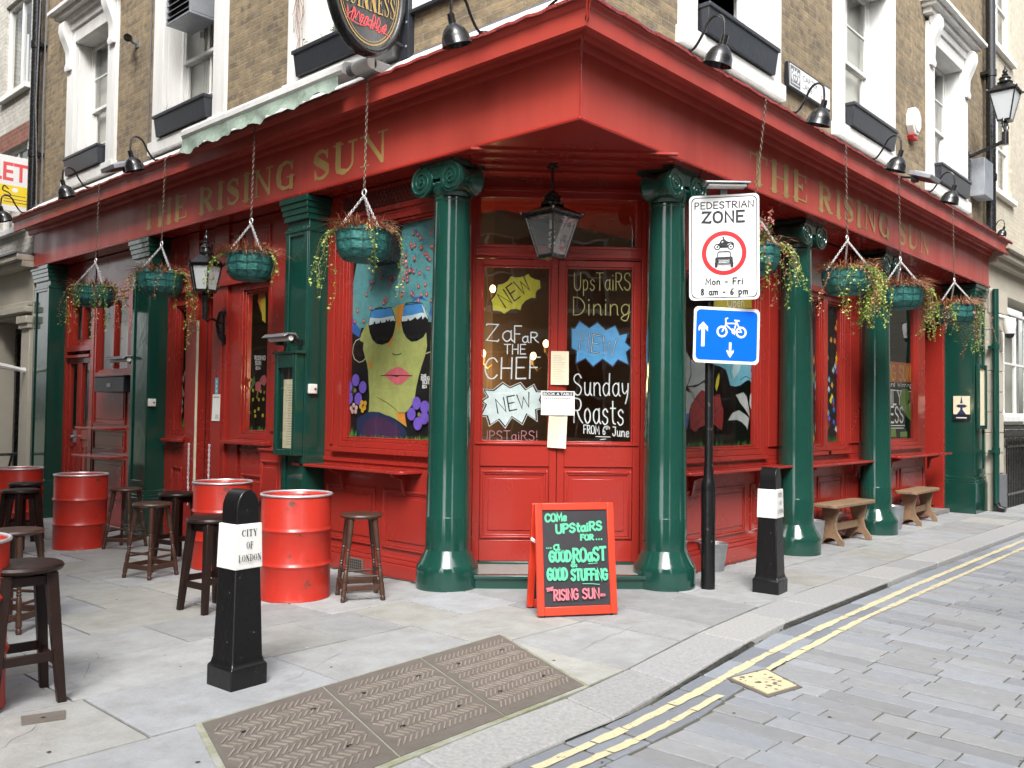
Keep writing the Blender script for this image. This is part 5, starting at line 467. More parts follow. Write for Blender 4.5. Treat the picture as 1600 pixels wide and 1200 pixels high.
'midl':[('P','black',[(4.99,3.09),(5.76,3.09),(5.76,1.13),(4.99,1.13)]),('P','cyan',[(5.584,2.021),(5.603,2.094),(5.622,2.022),(5.604,1.965)]),('P','cyan',[(5.643,1.396),(5.662,1.469),(5.682,1.396),(5.663,1.339)]),('P','cyan',[(5.654,1.78),(5.672,1.854),(5.692,1.781),(5.673,1.724)]),('P','cyan',[(5.553,1.784),(5.572,1.857),(5.592,1.785),(5.573,1.728)]),('P','cyan',[(5.65,2.093),(5.669,2.167),(5.689,2.095),(5.67,2.037)]),('P','cyan',[(5.636,1.939),(5.655,2.013),(5.674,1.94),(5.655,1.883)]),('P','orange',[(5.594,2.256),(5.612,2.33),(5.632,2.258),(5.613,2.201)]),('P','green',[(5.61,1.286),(5.629,1.359),(5.648,1.286),(5.63,1.229)]),('P','green',[(5.611,2.021),(5.63,2.095),(5.65,2.022),(5.631,1.965)]),('P','green',[(5.585,2.05),(5.604,2.124),(5.623,2.052),(5.604,1.994)]),('P','orange',[(5.582,1.384),(5.601,1.456),(5.62,1.384),(5.602,1.327)]),('P','orange',[(5.595,1.263),(5.613,1.335),(5.633,1.262),(5.614,1.206)]),('P','orange',[(5.579,1.268),(5.598,1.34),(5.617,1.268),(5.598,1.211)]),('P','green',[(5.589,1.41),(5.607,1.483),(5.627,1.41),(5.608,1.353)])]}
# ------------------------------------------------------------------ ground
def g(y): return -0.02*max(0.0, y-5.5)
def interp(tab, x):
    if x <= tab[0][0]: return tab[0][1]
    for (a, b), (c, d) in zip(tab, tab[1:]):
        if x <= c: return b+(d-b)*(x-a)/(c-a)
    return tab[-1][1]
KIN = [(-9, 2.96), (3.0, 3.04), (4.03, 3.06), (5.5, 3.28), (6.9, 3.40), (9, 3.42), (60, 3.40)]
KOUT = [(-9, 2.66), (3.2, 2.74), (3.99, 2.73), (4.62, 2.81), (5.45, 2.90), (6.1, 2.99), (9.4, 3.05), (60, 3.05)]
KZ = [(3.2, -.042), (3.9, -.036), (5.2, 0.0), (60, 0.0)]
ROADZ = -.05
rnd = random.Random(11)
mb = MB(MORTAR)                                     # bedding under paving and road, reaches the horizon
mb.box(-150, 150, -150, 150, -1.2, -.60); struct(mb, "ground", smooth=False)
mb = MB(MORTAR)
n = 60
for i in range(n):
    x0 = -9+69*i/n; x1 = -9+69*(i+1)/n
    a, b = interp(KIN, x0), interp(KIN, x1)
    mb.add([(x0, a-.02, -.011), (x1, b-.02, -.011), (x1, 5.5, -.011), (x0, 5.5, -.011), (x0, 40, g(40)-.011), (x1, 40, g(40)-.011)], [(0, 1, 2, 3), (3, 2, 5, 4)])
    mb.add([(x0, interp(KOUT, x0)-.02, -.3), (x1, interp(KOUT, x1)-.02, -.3), (x1, b, -.055), (x0, a, -.055)], [(0, 1, 2, 3)])
    mb.add([(x0, -14, ROADZ-.008), (x1, -14, ROADZ-.008), (x1, interp(KOUT, x1)+.05, ROADZ-.008), (x0, interp(KOUT, x0)+.05, ROADZ-.008)], [(0, 1, 2, 3)])
struct(mb, "joint_bedding", smooth=False)
# york stone paving
mb = MB(STONEP)
ys = [3.38]
while ys[-1] < 24: ys.append(ys[-1]+rnd.choice([.46, .55, .62, .70, .78]))
for j, (ya, yb) in enumerate(zip(ys, ys[1:])):
    x = -8.5+rnd.random()
    xmax = 31 if ya < 5.6 else 5.75
    while x < xmax:
        w = rnd.choice([.55, .7, .85, 1.0, 1.15, .62]); x1 = x+w
        t = rnd.uniform(.80, 1.10); wm = rnd.choice([0, 0, 0, 0, .04, .07, -.03])
        mb.tone = (t*(1+wm*.5), t*(1+wm*.15), t*(1-wm))
        gp = .0065; jz = rnd.uniform(-.002, .0015)
        yA0 = interp(KIN, x) if j == 0 else ya; yA1 = interp(KIN, x1) if j == 0 else ya
        sk = rnd.uniform(-.006, .006)
        q = [(x+gp, yA0+gp), (x1-gp, yA1+gp+sk), (x1-gp+sk, yb-gp), (x+gp-sk, yb-gp+sk)]
        tl = [rnd.uniform(-.0015, .0015) for _ in q]
        mb.hexa([(a, b, g(b)-.03) for a, b in q], [(a, b, g(b)+jz+e) for (a, b), e in zip(q, tl)])
        x = x1
mb.tone = (1, 1, 1)
struct(mb, "pavement", bevel=.004, smooth=False)
# kerb
mb = MB(GRANITE); x = -8.8
while x < 40:
    w = rnd.choice([.8, .95, 1.1, .7]); x1 = x+w; gp = .004
    t = rnd.uniform(.85, 1.08); mb.tone = (t, t, t*rnd.uniform(.97, 1.02))
    A, B = x+gp, x1-gp
    ki0, ki1, ko0, ko1, z0, z1 = interp(KIN, A), interp(KIN, B), interp(KOUT, A), interp(KOUT, B), interp(KZ, A), interp(KZ, B)
    mb.hexa([(A, ko0, -.3), (B, ko1, -.3), (B, ki1-.005, -.3), (A, ki0-.005, -.3)], [(A, ko0, z0), (B, ko1, z1), (B, ki1-.005, .001), (A, ki0-.005, .001)])
    x = x1
struct(mb, "kerb", bevel=.012, smooth=False)
# road of setts
mb = MB(SETT)
def shear(x): return max(-.06, min(.2, .1*(x-4.6)/1.8))
x = -8.0
while x < 34:
    w = rnd.uniform(.15, .19) if x < 14 else .34; xm = x+w/2
    y = interp(KOUT, xm)-.312+rnd.uniform(-.012, .0)
    while y > -6.0:
        l = rnd.uniform(.30, .52); y0 = y-l; gp = .0045
        t = rnd.choice([.82, .88, .94, 1.0, 1.0, 1.04, 1.08]); c = rnd.choice([(1, 1, 1.01), (1.015, 1, .98), (.985, 1, 1.025), (1.03, 1, .97)])
        mb.tone = (t*c[0], t*c[1], t*c[2])
        z = ROADZ+rnd.uniform(-.004, .003); q = [(x+gp, y0+gp), (x+w-gp, y0+gp), (x+w-gp, y-gp), (x+gp, y-gp)]
        q = [(a+shear(a)*(b-2.7), b) for a, b in q]
        mb.hexa([(a, b, z-.03) for a, b in q], [(a, b, z+rnd.uniform(-.001, .001)) for a, b in q])
        y = y0
    x += w
x = -8.0                                             # channel of longer setts along the kerb
while x < 34:
    w = rnd.uniform(.30, .55); gp = .009; t = rnd.choice([.70, .80, .88, .96, 1.04]); mb.tone = (t*.97, t, t*1.06)
    a0, a1 = interp(KOUT, x), interp(KOUT, x+w); z = ROADZ+rnd.uniform(-.002, .002)
    q = [(x+gp, a0-.305), (x+w-gp, a1-.305), (x+w-gp, a1-.012), (x+gp, a0-.012)]
    mb.hexa([(a, b, z-.03) for a, b in q], [(a, b, z) for a, b in q]); x += w
mb.tone = (1, 1, 1)
struct(mb, "road", bevel=.006, smooth=False)
# uneven dark strip low on the kerb face and along the road edge
DARKGREY = mat("gutter_dark_strip", (.060, .057, .05), .95, var=(14, .8), dark=(.02, .022, .012), bump=(40, .8, .02))
mb = MB(DARKGREY); x = 3.4; rows = []
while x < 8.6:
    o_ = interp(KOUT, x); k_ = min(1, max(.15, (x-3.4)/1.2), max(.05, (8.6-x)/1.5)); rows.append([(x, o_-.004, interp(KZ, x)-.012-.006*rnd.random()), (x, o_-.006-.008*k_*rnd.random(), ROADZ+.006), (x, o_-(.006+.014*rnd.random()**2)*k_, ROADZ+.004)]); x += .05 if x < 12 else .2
mb.loft(rows, False, False); d_ = struct(mb, "gutter_dark_strip", kind="stuff", smooth=False)
# double yellow line, worn and broken at the joints
Y1 = [(-2, 2.40), (3.06, 2.62), (3.72, 2.62), (4.49, 2.66), (5.37, 2.74), (6.46, 2.80), (8.87, 2.87), (13, 2.9), (40, 2.9)]
Y2 = [(-2, 2.26), (3.19, 2.5), (3.74, 2.49), (4.4, 2.53), (5.31, 2.59), (6.35, 2.65), (7.11, 2.69), (8.73, 2.71), (12.35, 2.73), (40, 2.73)]
mb = MB(YPAINT)
for tab, wd in ((Y1, .062), (Y2, .055)):
    x = .6
    while x < 30:
        l = rnd.uniform(.16, .5); gpx = rnd.choice([.004, .008, .012, .05 if x < 5 else .01])
        if not (4.62 < x < 5.1 and tab is Y2):
            k = 6; w0 = wd*rnd.uniform(.75, 1.1)
            up = []; dn = []
            for i in range(k+1):
                xx = x+l*i/k; yy = interp(tab, xx); up.append((xx+rnd.uniform(-.006, .006), yy+w0/2+rnd.uniform(-.006, .006), ROADZ+.005)); dn.append((xx+rnd.uniform(-.006, .006), yy-w0/2+rnd.uniform(-.006, .006), ROADZ+.005))
            mb.add(up+dn, [(i, i+1, k+2+i, k+1+i) for i in range(k)])
        x += l+gpx
struct(mb, "road_marking", smooth=False)

# specks of gum, grit and leaf litter lying on the ground
mb = MB(SOIL); GUM = mat("chewing_gum_spot", (.42, .42, .40), .8)
for k in range(420):
    x, y = rnd.uniform(.8, 14), rnd.uniform(3.1, 9) if rnd.random() < .8 else rnd.uniform(1.0, 2.6)
    if y > 4.6 and x > 5.0: continue
    z = g(y)+.0035 if y > 3.0 else ROADZ+.0045
    if y < 3.5 and y > 2.6: continue
    mb.use(rnd.choice([SOIL, GUM, GUM, DARKGREY])); r = rnd.uniform(.003, .013)
    mb.poly([(x+r*rnd.uniform(.6, 1.2)*math.cos(q), y+r*rnd.uniform(.6, 1.2)*math.sin(q), z) for q in (0, 1.05, 2.1, 3.14, 4.2, 5.2)])
mb.use(MORTAR)                                        # hairline cracks across a few slabs
for (x, y), (dx, dy) in (((2.9, 4.35), (.55, .28)), ((4.35, 4.5), (.5, -.16)), ((4.62, 3.6), (.75, .12)), ((5.2, 3.9), (.6, -.22)), ((2.1, 5.2), (.3, .5)), ((3.4, 6.2), (.5, .2)), ((7.9, 3.8), (.7, .25)), ((1.3, 4.3), (.35, .3))):
    P = [(x+dx*t/7+rnd.uniform(-.02, .02), y+dy*t/7+rnd.uniform(-.02, .02)) for t in range(8)]; mb.ribbon(P, [.001+.002*rnd.random() for _ in P], lambda a, b: (a, b, g(b)+.0036))
struct(mb, "litter_specks", kind="stuff", smooth=False, recalc=False)
# uneven dark strip on the ground along the foot of the walls
mb = MB(DARKGREY)
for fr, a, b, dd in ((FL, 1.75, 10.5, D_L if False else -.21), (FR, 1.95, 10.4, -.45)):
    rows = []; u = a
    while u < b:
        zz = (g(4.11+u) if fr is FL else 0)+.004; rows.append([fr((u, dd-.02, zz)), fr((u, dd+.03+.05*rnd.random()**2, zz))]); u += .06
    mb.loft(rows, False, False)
struct(mb, "wall_foot_strip", kind="stuff", smooth=False)

# ------------------------------------------------------------------ covers let into the ground
def chequer_panel(mb, P, nx, ny):   # P(s, t) -> (x, y); raised herringbone bars
    for j in range(ny):
        for i in range(nx):
            s0 = (i+.5)/nx; t0 = (j+.5)/ny; sg = 1 if j % 2 else -1
            a = 1.25/nx; b = .40/ny*sg; h = .17/nx
            q = [(s0-a/2-h, t0-b), (s0-a/2+h, t0-b), (s0+a/2+h, t0+b), (s0+a/2-h, t0+b)]
            bt = [P(*p) for p in q]
            if any(not (.03 < p[0] < .97 and .02 < p[1] < .98) for p in q): continue
            mb.hexa([(*p, .008) for p in bt], [(*p, .0125) for p in bt])
hb = [(2.21, 4.06), (2.97, 4.12), (3.74, 4.17), (4.52, 4.22)]; hf = [(1.84, 2.99), (2.62, 3.05), (3.34, 3.075), (4.03, 3.10)]
hatch_lab = ["left rusty ribbed cellar hatch plate nearest the bollard", "middle rusty ribbed cellar hatch plate between its two twins", "right rusty ribbed cellar hatch plate nearest the kerb corner"]
for i in range(3):
    a, b, c, d = hf[i], hf[i+1], hb[i+1], hb[i]
    gpx = .006
    P = lambda s, t, a=a, b=b, c=c, d=d: ((a[0]+gpx)*(1-s)*(1-t)+(b[0]-gpx)*s*(1-t)+(c[0]-gpx)*s*t+(d[0]+gpx)*(1-s)*t, a[1]*(1-s)*(1-t)+b[1]*s*(1-t)+c[1]*s*t+d[1]*(1-s)*t)
    o = thing("cellar_hatch", hatch_lab[i], "hatch", (*P(.5, .5), 0), group="cellar hatch plates in the pavement")
    m = MB(IRON); q = [P(0, 0), P(1, 0), P(1, 1), P(0, 1)]
    m.hexa([(*p, -.02) for p in q], [(*p, .008) for p in q]); m.use(IRONL); chequer_panel(m, P, 19, 13)
    build(m, "plate", o, (*P(.5, .5), 0), smooth=False)
    m = MB(DARKM)
    for s, t in ((.22, .25), (.78, .25), (.22, .75), (.78, .75)):
        x, y = P(s, t); m.lathe([(.001, .0), (.016, .0), (.016, .0135), (.001, .0135)], x, y, 0, 10, sy=.5)
    build(m, "key_hole", o, (*P(.5, .5), 0))
m = MB(MOSS)
q = [(1.80, 2.965), (4.045, 3.075), (4.55, 4.245), (2.19, 4.085)]
m.hexa([(a, b, -.03) for a, b in q], [(a, b, .0045) for a, b in q])
single(m, "hatch_frame", "thin mossy stone edging round the three cellar hatch plates", "frame", (3.1, 3.6, 0), smooth=False)
o = thing("gully_cover", "square iron gully cover splashed with yellow line paint in the road", "drain cover", (4.97, 2.5, ROADZ))
q = [(4.73, 2.33), (5.05, 2.27), (5.25, 2.60), (4.88, 2.68)]
m = MB(IRON); m.hexa([(a, b, -.08) for a, b in q], [(a, b, ROADZ+.006) for a, b in q]); build(m, "frame", o, (4.97, 2.5, ROADZ), smooth=False)
cx, cyy = 4.978, 2.47
m = MB(YPAINT); m.hexa([(cx+(a-cx)*.84, cyy+(b-cyy)*.84, -.06) for a, b in q], [(cx+(a-cx)*.84, cyy+(b-cyy)*.84, ROADZ+.012) for a, b in q])
m.use(IRON)
for k in range(26):
    s, t = rnd.uniform(-.12, .15), rnd.uniform(-.14, .14); m.lathe([(rnd.uniform(.006, .02), ROADZ+.0125), (.004, ROADZ+.0145)], cx+s, cyy+t, 0, 6)
build(m, "lid", o, (4.97, 2.5, ROADZ), smooth=False)
m = MB(IRON); m.hexa([(1.60, 4.66, -.02), (1.78, 4.60, -.02), (1.83, 4.73, -.02), (1.64, 4.79, -.02)], [(1.60, 4.66, .006), (1.78, 4.60, .006), (1.83, 4.73, .006), (1.64, 4.79, .006)])
m.use(DARKM).lathe([(.001, .007), (.012, .007), (.001, .0075)], 1.71, 4.69, 0, 8)
single(m, "stop_tap_cover", "small rusty rectangular cover let into the paving by the foreground stool", "drain cover", (1.7, 4.7, 0), smooth=False)

# ------------------------------------------------------------------ the pub
PO = (5.2, 4.11, 0)
pub = thing("corner_pub", "red and green corner pub with brick storey above and gold lettering on its fascia", "pub", PO)
def part(m, name, bevel=0, parent=None, label=None, **k): return build(m, name, parent or pub, PO, bevel=bevel, label=label, **k)
D_L, D_R = -.28, -.52           # joinery faces behind the fascia plane
# upper brick walls with openings
ULW = [(2.15, 3.90), (5.19, 7.00), (8.14, 9.86)]; URW = [(1.37, 3.30), (4.70, 6.64), (7.97, 9.88)]
def opening(a, b): return (a+.25, b-.25)
mb = MB(BRICK)
for fr, ws, u0, u1 in ((FL, ULW, 0.0, 11.12), (FR, URW, .35, 11.2)):
    mb.fr = fr; cur = u0
    for a, b in ws:
        a, b = opening(a, b)
        mb.box(cur, a, -.35, 0, 4.40, 9.6); mb.box(a, b, -.35, 0, 4.40, 4.96); mb.box(a, b, -.35, 0, 7.02, 9.6); cur = b
    mb.box(cur, u1, -.35, 0, 4.40, 9.6)
part(mb, "brick_wall", smooth=False)
# roof lid
mb = MB(LEAD); mb.add([(5.2, 4.11, 9.6), (16.5, 4.11, 9.6), (16.5, 15.3, 9.6), (5.2, 15.3, 9.6), (5.2, 4.11, 9.75), (16.5, 4.11, 9.75), (16.5, 15.3, 9.75), (5.2, 15.3, 9.75)], [(3, 2, 1, 0), (4, 5, 6, 7), (0, 1, 5, 4), (1, 2, 6, 5), (2, 3, 7, 6), (3, 0, 4, 7)])
part(mb, "roof", smooth=False)
# dim rooms seen through the panes
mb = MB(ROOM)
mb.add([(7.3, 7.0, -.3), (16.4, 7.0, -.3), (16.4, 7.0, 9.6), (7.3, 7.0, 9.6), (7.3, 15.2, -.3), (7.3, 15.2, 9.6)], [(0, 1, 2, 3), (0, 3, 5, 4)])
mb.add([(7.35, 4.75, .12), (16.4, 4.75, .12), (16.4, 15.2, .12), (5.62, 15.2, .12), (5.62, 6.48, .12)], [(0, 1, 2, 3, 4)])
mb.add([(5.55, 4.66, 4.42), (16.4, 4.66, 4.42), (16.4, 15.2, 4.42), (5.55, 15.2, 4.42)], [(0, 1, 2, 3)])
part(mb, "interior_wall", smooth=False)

PARTY = MB(ROOM)
PARTY.box(5.3, 9.5, 15.17, 15.225, -.4, 9.55); PARTY.box(16.33, 16.395, 4.2, 9.0, -.4, 9.55); part(PARTY, "party_wall", smooth=False)
def corner_sweep(mb, prof, uL, uR):
    """profile of (d, z) points run along both faces with a mitre at the corner"""
    ring = lambda P: [Vector(p) for p in P]
    r = [[FL((uL, d, z)) for d, z in prof], [Vector((5.2-d, 4.11-d, z)) for d, z in prof], [FR((uR, d, z)) for d, z in prof]]
    mb.loft(r, True, True)
# fascia board
mb = MB(REDF); corner_sweep(mb, [(-.001, 3.80), (-.001, 4.45), (-.34, 4.45), (-.34, 3.80)], 11.12, 11.22); part(mb, "fascia")
mb = MB(RED); corner_sweep(mb, [(.022, 3.765), (.026, 3.785), (.016, 3.80), (-.10, 3.799), (-.10, 3.765)], 11.12, 11.22); part(mb, "fascia_bead", bevel=.004)
mb = MB(RED)
for k in range(2):
    corner_sweep(mb, [(-.11-k*.2, 3.78), (-.11-k*.2, 3.797), (-.295-k*.2, 3.797), (-.295-k*.2, 3.78)], 11.1, 11.2)
mb.add([(5.8, 4.7, 3.775), (16.3, 4.7, 3.775), (16.3, 6.0, 3.775), (7.0, 6.6, 3.775), (6.6, 15.1, 3.775), (5.7, 15.1, 3.775)], [(0, 1, 2, 3), (0, 3, 4, 5)])
part(mb, "soffit")
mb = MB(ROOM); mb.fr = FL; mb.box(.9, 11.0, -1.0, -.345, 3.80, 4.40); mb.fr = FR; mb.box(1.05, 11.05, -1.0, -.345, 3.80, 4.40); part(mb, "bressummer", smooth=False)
# cornice
cor = [(.0, 4.36), (.0, 4.31), (.022, 4.315), (.03, 4.335), (.034, 4.375), (.07, 4.385), (.08, 4.405), (.205, 4.408), (.212, 4.345), (.246, 4.345), (.252, 4.475), (.268, 4.485), (.285, 4.515), (.30, 4.525), (-.02, 4.555)]
mb = MB(REDF); corner_sweep(mb, cor, 11.32, 11.46); part(mb, "cornice", sharp=25)
mb = MB(REDW)
rj = random.Random(4)
ringsL = []
N = 170
def edge_pts():
    pts = []
    for i in range(N+1): pts.append((FL, 11.32*(1-i/N)))
    for i in range(1, N+1): pts.append((FR, 11.46*i/N))
    return pts
for fr, u in edge_pts():
    j1, j2 = rj.uniform(-.006, .010), rj.uniform(-.006, .008)
    uu = u-(.30 if u < .001 else 0)
    prof = [(.288+j1, 4.517), (.312+j1, 4.520+j2), (.312+j1*.5, 4.545+j2), (.27, 4.560+j2), (.27, 4.525)]
    if u < .001: ringsL.append([Vector((5.2-d, 4.11-d, z)) for d, z in prof])
    else: ringsL.append([fr((u if u > .32 else u*1.0, d, z)) for d, z in prof])
ringsL = [r for r in ringsL]
mb.loft(ringsL, True, True); part(mb, "cornice_edge", sharp=60)
mb = MB(WHITE); corner_sweep(mb, [(.268, 4.560), (.262, 4.572), (.02, 4.765), (.004, 4.765), (.004, 4.555)], 11.05, 11.2); part(mb, "cornice_flashing")
mb = MB(LEAD); corner_sweep(mb, [(.014, 4.766), (.014, 4.785), (.002, 4.795), (.002, 4.766)], 11.05, 11.2); part(mb, "lead_upstand")
# gold lettering
def lettering(fr, mats, words, flip):
    mb = MB(mats, fr); f = layers(.0012, 2e-4)
    for wd, a, b, za, zb in words: serif_word(mb, wd, (a, za), (b-a, zb-za), (0, .285), f)
    return mb
for fr, mm, wd, sd in ((FL, GOLD, ("THE", 7.27, 6.08, 3.885, 3.885), "dull gold painted word %s on the side street fascia"), (FL, GOLD, ("RISING", 5.80, 3.76, 3.885, 3.885), "dull gold painted word %s on the side street fascia"), (FL, GOLD, ("SUN", 3.45, 2.26, 3.885, 3.885), "dull gold painted word %s on the side street fascia"),
        (FR, GOLDR, ("THE", 2.70, 4.02, 3.87, 3.88), "faded olive gold word %s on the main street fascia"), (FR, GOLDR, ("RISING", 4.31, 6.54, 3.88, 3.88), "faded olive gold word %s on the main street fascia"), (FR, GOLDR, ("SUN", 6.85, 8.13, 3.88, 3.89), "faded olive gold word %s on the main street fascia")):
    part(lettering(fr, mm, [wd], False), "fascia_lettering", smooth=False, recalc=False, label=sd % wd[0])
# wires running down the corner of the fascia
mb = MB(RED)
mb.tube([(4.935, 3.845, 4.60), (4.90, 3.81, 4.53), (4.925, 3.84, 4.40), (5.12, 4.03, 4.34), (5.185, 4.095, 4.25), (5.187, 4.092, 4.0), (5.183, 4.09, 3.79), (5.23, 4.15, 3.76)], .006, 6)
mb.tube([(4.95, 3.85, 4.60), (4.92, 3.80, 4.53), (4.945, 3.83, 4.39), (5.14, 4.04, 4.32), (5.205, 4.098, 4.2), (5.207, 4.094, 3.95), (5.195, 4.094, 3.79)], .005, 6)
part(mb, "cable")

# --------------------------------------------------------------- round columns
def volute(mb, c, e1, e2, out, r0=.138):
    """spiral scroll on a disc; e1/e2 span the disc plane, out is its normal"""
    c, e1, e2, out = Vector(c), Vector(e1), Vector(e2), Vector(out)
    n = 26
    mb.loft([[c+out*t+(e1*math.cos(2*PI*i/n)+e2*math.sin(2*PI*i/n))*rr for i in range(n)] for t, rr in ((-.30, r0*.86), (-.27, r0*.98), (-.20, r0*.82), (-.14, r0*.78), (-.06, r0*.88), (0, r0), (.012, r0*.97))], True, True)
    pts = []
    for i in range(54):
        a = i/53; th = .5*PI+a*PI*4.6; rr = r0*(.93-.83*a); pts.append(c+out*.016+(e1*math.cos(th)+e2*math.sin(th))*rr)
    mb.tube(pts, [.0105-.005*i/53 for i in range(54)], 6)
    mb.loft([[c+out*t+(e1*math.cos(2*PI*i/10)+e2*math.sin(2*PI*i/10))*rr for i in range(10)] for t, rr in ((.008, .02), (.022, .016), (.026, .006))], True, True)
COLS = [((5.46, 5.755), FL), ((6.88, 4.40), FR), ((9.64, 4.42), FR), ((12.10, 4.42), FR)]
for i, ((cx, cyy), fr) in enumerate(COLS):
    mb = MB(GREEN)
    mb.lathe([(.200, .33), (.200, .62), (.199, .623), (.197, .627), (.191, 1.2), (.181, 2.2), (.166, 3.36), (.166, 3.45)], cx, cyy, 0, 40)
    c = part(mb, "column")
    mb = MB(GREEN)
    mb.lathe([(.278, -.03), (.280, .155), (.276, .185), (.262, .21), (.226, .275), (.203, .325), (.195, .345), (.17, .345)], cx, cyy, 0, 40)
    part(mb, "base", parent=c)
    mb = MB(GREEN)
    u = Vector(fr.u); d = Vector(fr.d); z = Vector((0, 0, 1)); cc = Vector((cx, cyy, 0))
    mb.lathe([(.157, 3.42), (.172, 3.435), (.172, 3.455), (.16, 3.47), (.18, 3.50), (.19, 3.53), (.19, 3.57), (.12, 3.59)], cx, cyy, 0, 32)
    for sgn in (-1, 1):
        volute(mb, cc+u*(.19*sgn)+d*.205+z*3.605, u*(-sgn), z, d)
    # cushion between the scrolls and thin slab over them
    pr = [(-.19, 3.73), (.19, 3.73), (.17, 3.66), (.10, 3.625), (0, 3.612), (-.10, 3.625), (-.17, 3.66)]
    mb.prism(pr, lambda p, q, t: cc+u*p+d*t+z*q, -.16, .204)
    mb.ribbon(smooth([(-.10, 3.628), (-.05, 3.660), (0, 3.668), (.05, 3.660), (.10, 3.628)]), .012, lambda a, b: cc+u*a+d*.206+z*b)
    mb.prism([(-.22, 3.725), (.22, 3.725), (.225, 3.763), (-.225, 3.763)], lambda p, q, t: cc+u*p+d*t+z*q, -.18, .214)
    for k in range(-3, 4):
        mb.sphere(cc+u*(k*.030)+d*(.185-.02*abs(k)/3)+z*3.575, .019, 8, 5)
    part(mb, "capital", parent=c)
# --------------------------------------------------------------- square pilasters
def pilaster(fr, u0, u1, d1, z0, label=None):
    mb = MB(GREEN, fr); dd = -.55
    mb.box(u0, u1, dd, d1-.02, z0-.05, 3.763)
    w = (u1-u0)
    # sunk panel frame on the face
    for a, b, c, e in ((u0, u0+.07, z0+.62, 3.45), (u1-.07, u1, z0+.62, 3.45), (u0+.07, u1-.07, 3.36, 3.45), (u0+.07, u1-.07, z0+.62, z0+.72)): mb.box(a, b, d1-.019, d1, c, e)
    p = part(mb, "pilaster", bevel=.004, label=label)
    mb = MB(GREEN, fr)
    mb.box(u0-.02, u1+.02, dd, d1+.025, z0-.05, z0+.50); mb.box(u0-.012, u1+.012, dd, d1+.016, z0+.501, z0+.54); mb.box(u0-.006, u1+.006, dd, d1+.008, z0+.541, z0+.60)
    part(mb, "base", bevel=.006, parent=p)
    mb = MB(GREEN, fr)
    for k, (e, za, zb) in enumerate(((.010, 3.40, 3.43), (.016, 3.52, 3.58), (.028, 3.581, 3.64), (.040, 3.641, 3.70), (.055, 3.701, 3.76))): mb.box(u0-e, u1+e, dd, d1+e, za, zb)
    part(mb, "capital", bevel=.004, parent=p)
pilaster(FL, 3.55, 3.95, -.02, -.06)
pilaster(FL, 7.08, 7.56, -.02, -.12)
pilaster(FL, 10.50, 11.10, -.02, -.2)
pilaster(FR, 10.52, 11.18, -.05, 0)

# --------------------------------------------------------------- shopfront joinery
def bars(mb, u0, u1, z0, z1, d0, d1, w, wt=None, wb=None):
    wt = w if wt is None else wt; wb = w if wb is None else wb
    mb.box(u0, u0+w, d0, d1, z0, z1); mb.box(u1-w, u1, d0, d1, z0, z1)
    mb.box(u0+w, u1-w, d0, d1, z1-wt, z1); mb.box(u0+w, u1-w, d0, d1, z0, z0+wb)
def panel(mb, u0, u1, z0, z1, d):
    bars(mb, u0, u1, z0, z1, d, d+.018, .022); bars(mb, u0+.0225, u1-.0225, z0+.0225, z1-.0225, d, d+.010, .016)
    mb.box(u0+.075, u1-.075, d, d+.009, z0+.075, z1-.075)
def shop_window(fr, u0, u1, z0, z1, dface, art=None, bars_u=(), label=None, back=None, gl=None, sill=True):
    """outer edges of the frame; glass sits 6 cm behind the face"""
    w = part(MB(RED, fr), "shop_window", label=label) if False else None
    mb = MB(RED, fr)
    bars(mb, u0, u1, z0, z1, dface-.10, dface, .06); bars(mb, u0+.0605, u1-.0605, z0+.0605, z1-.0605, dface-.10, dface-.022, .028); bars(mb, u0+.089, u1-.089, z0+.089, z1-.089, dface-.10, dface-.042, .016)
    for b in bars_u: mb.box(b-.02, b+.02, dface-.10, dface-.012, z0+.107, z1-.107)
    if sill: mb.box(u0-.04, u1+.04, dface-.02, dface+.055, z0-.05, z0-.002)
    w = part(mb, "shop_window", bevel=.004, label=label)
    m = MB(gl or (GLASSP if art else GLASS), fr); q = .1; m.poly([(u0+q, dface-.062, z0+q), (u1-q, dface-.062, z0+q), (u1-q, dface-.062, z1-q), (u0+q, dface-.062, z1-q)])
    part(m, "pane", parent=w, smooth=False, recalc=False)
    if art: part(paint(ART[art], fr, dface-.092), "window_painting", parent=w, smooth=False, recalc=False)
    if back: 
        m = MB(back, fr); m.box(u0+q*.5, u1-q*.5, dface-.14, dface-.12, z0+q*.5, z1-q*.5); part(m, "backing_board", parent=w, smooth=False)
    return w
def stallriser(fr, u0, u1, dface, z0, ztop, npan, name="stall_riser"):
    mb = MB(RED, fr)
    mb.box(u0, u1, dface-.12, dface, z0-.2, ztop)
    mb.box(u0, u1, dface+.0005, dface+.07, z0-.2, z0+.16); mb.box(u0, u1, dface+.0005, dface+.045, z0+.161, z0+.20); mb.box(u0, u1, dface+.0005, dface+.02, z0+.201, z0+.23)
    for k in range(npan):
        a = u0+(u1-u0)*k/npan+.06; b = u0+(u1-u0)*(k+1)/npan-.06; panel(mb, a, b, z0+.29, min(.80, ztop-.15), dface)
    mb.box(u0, u1, dface+.0005, dface+.016, ztop-.10, ztop-.06)
    return part(mb, name, bevel=.004)
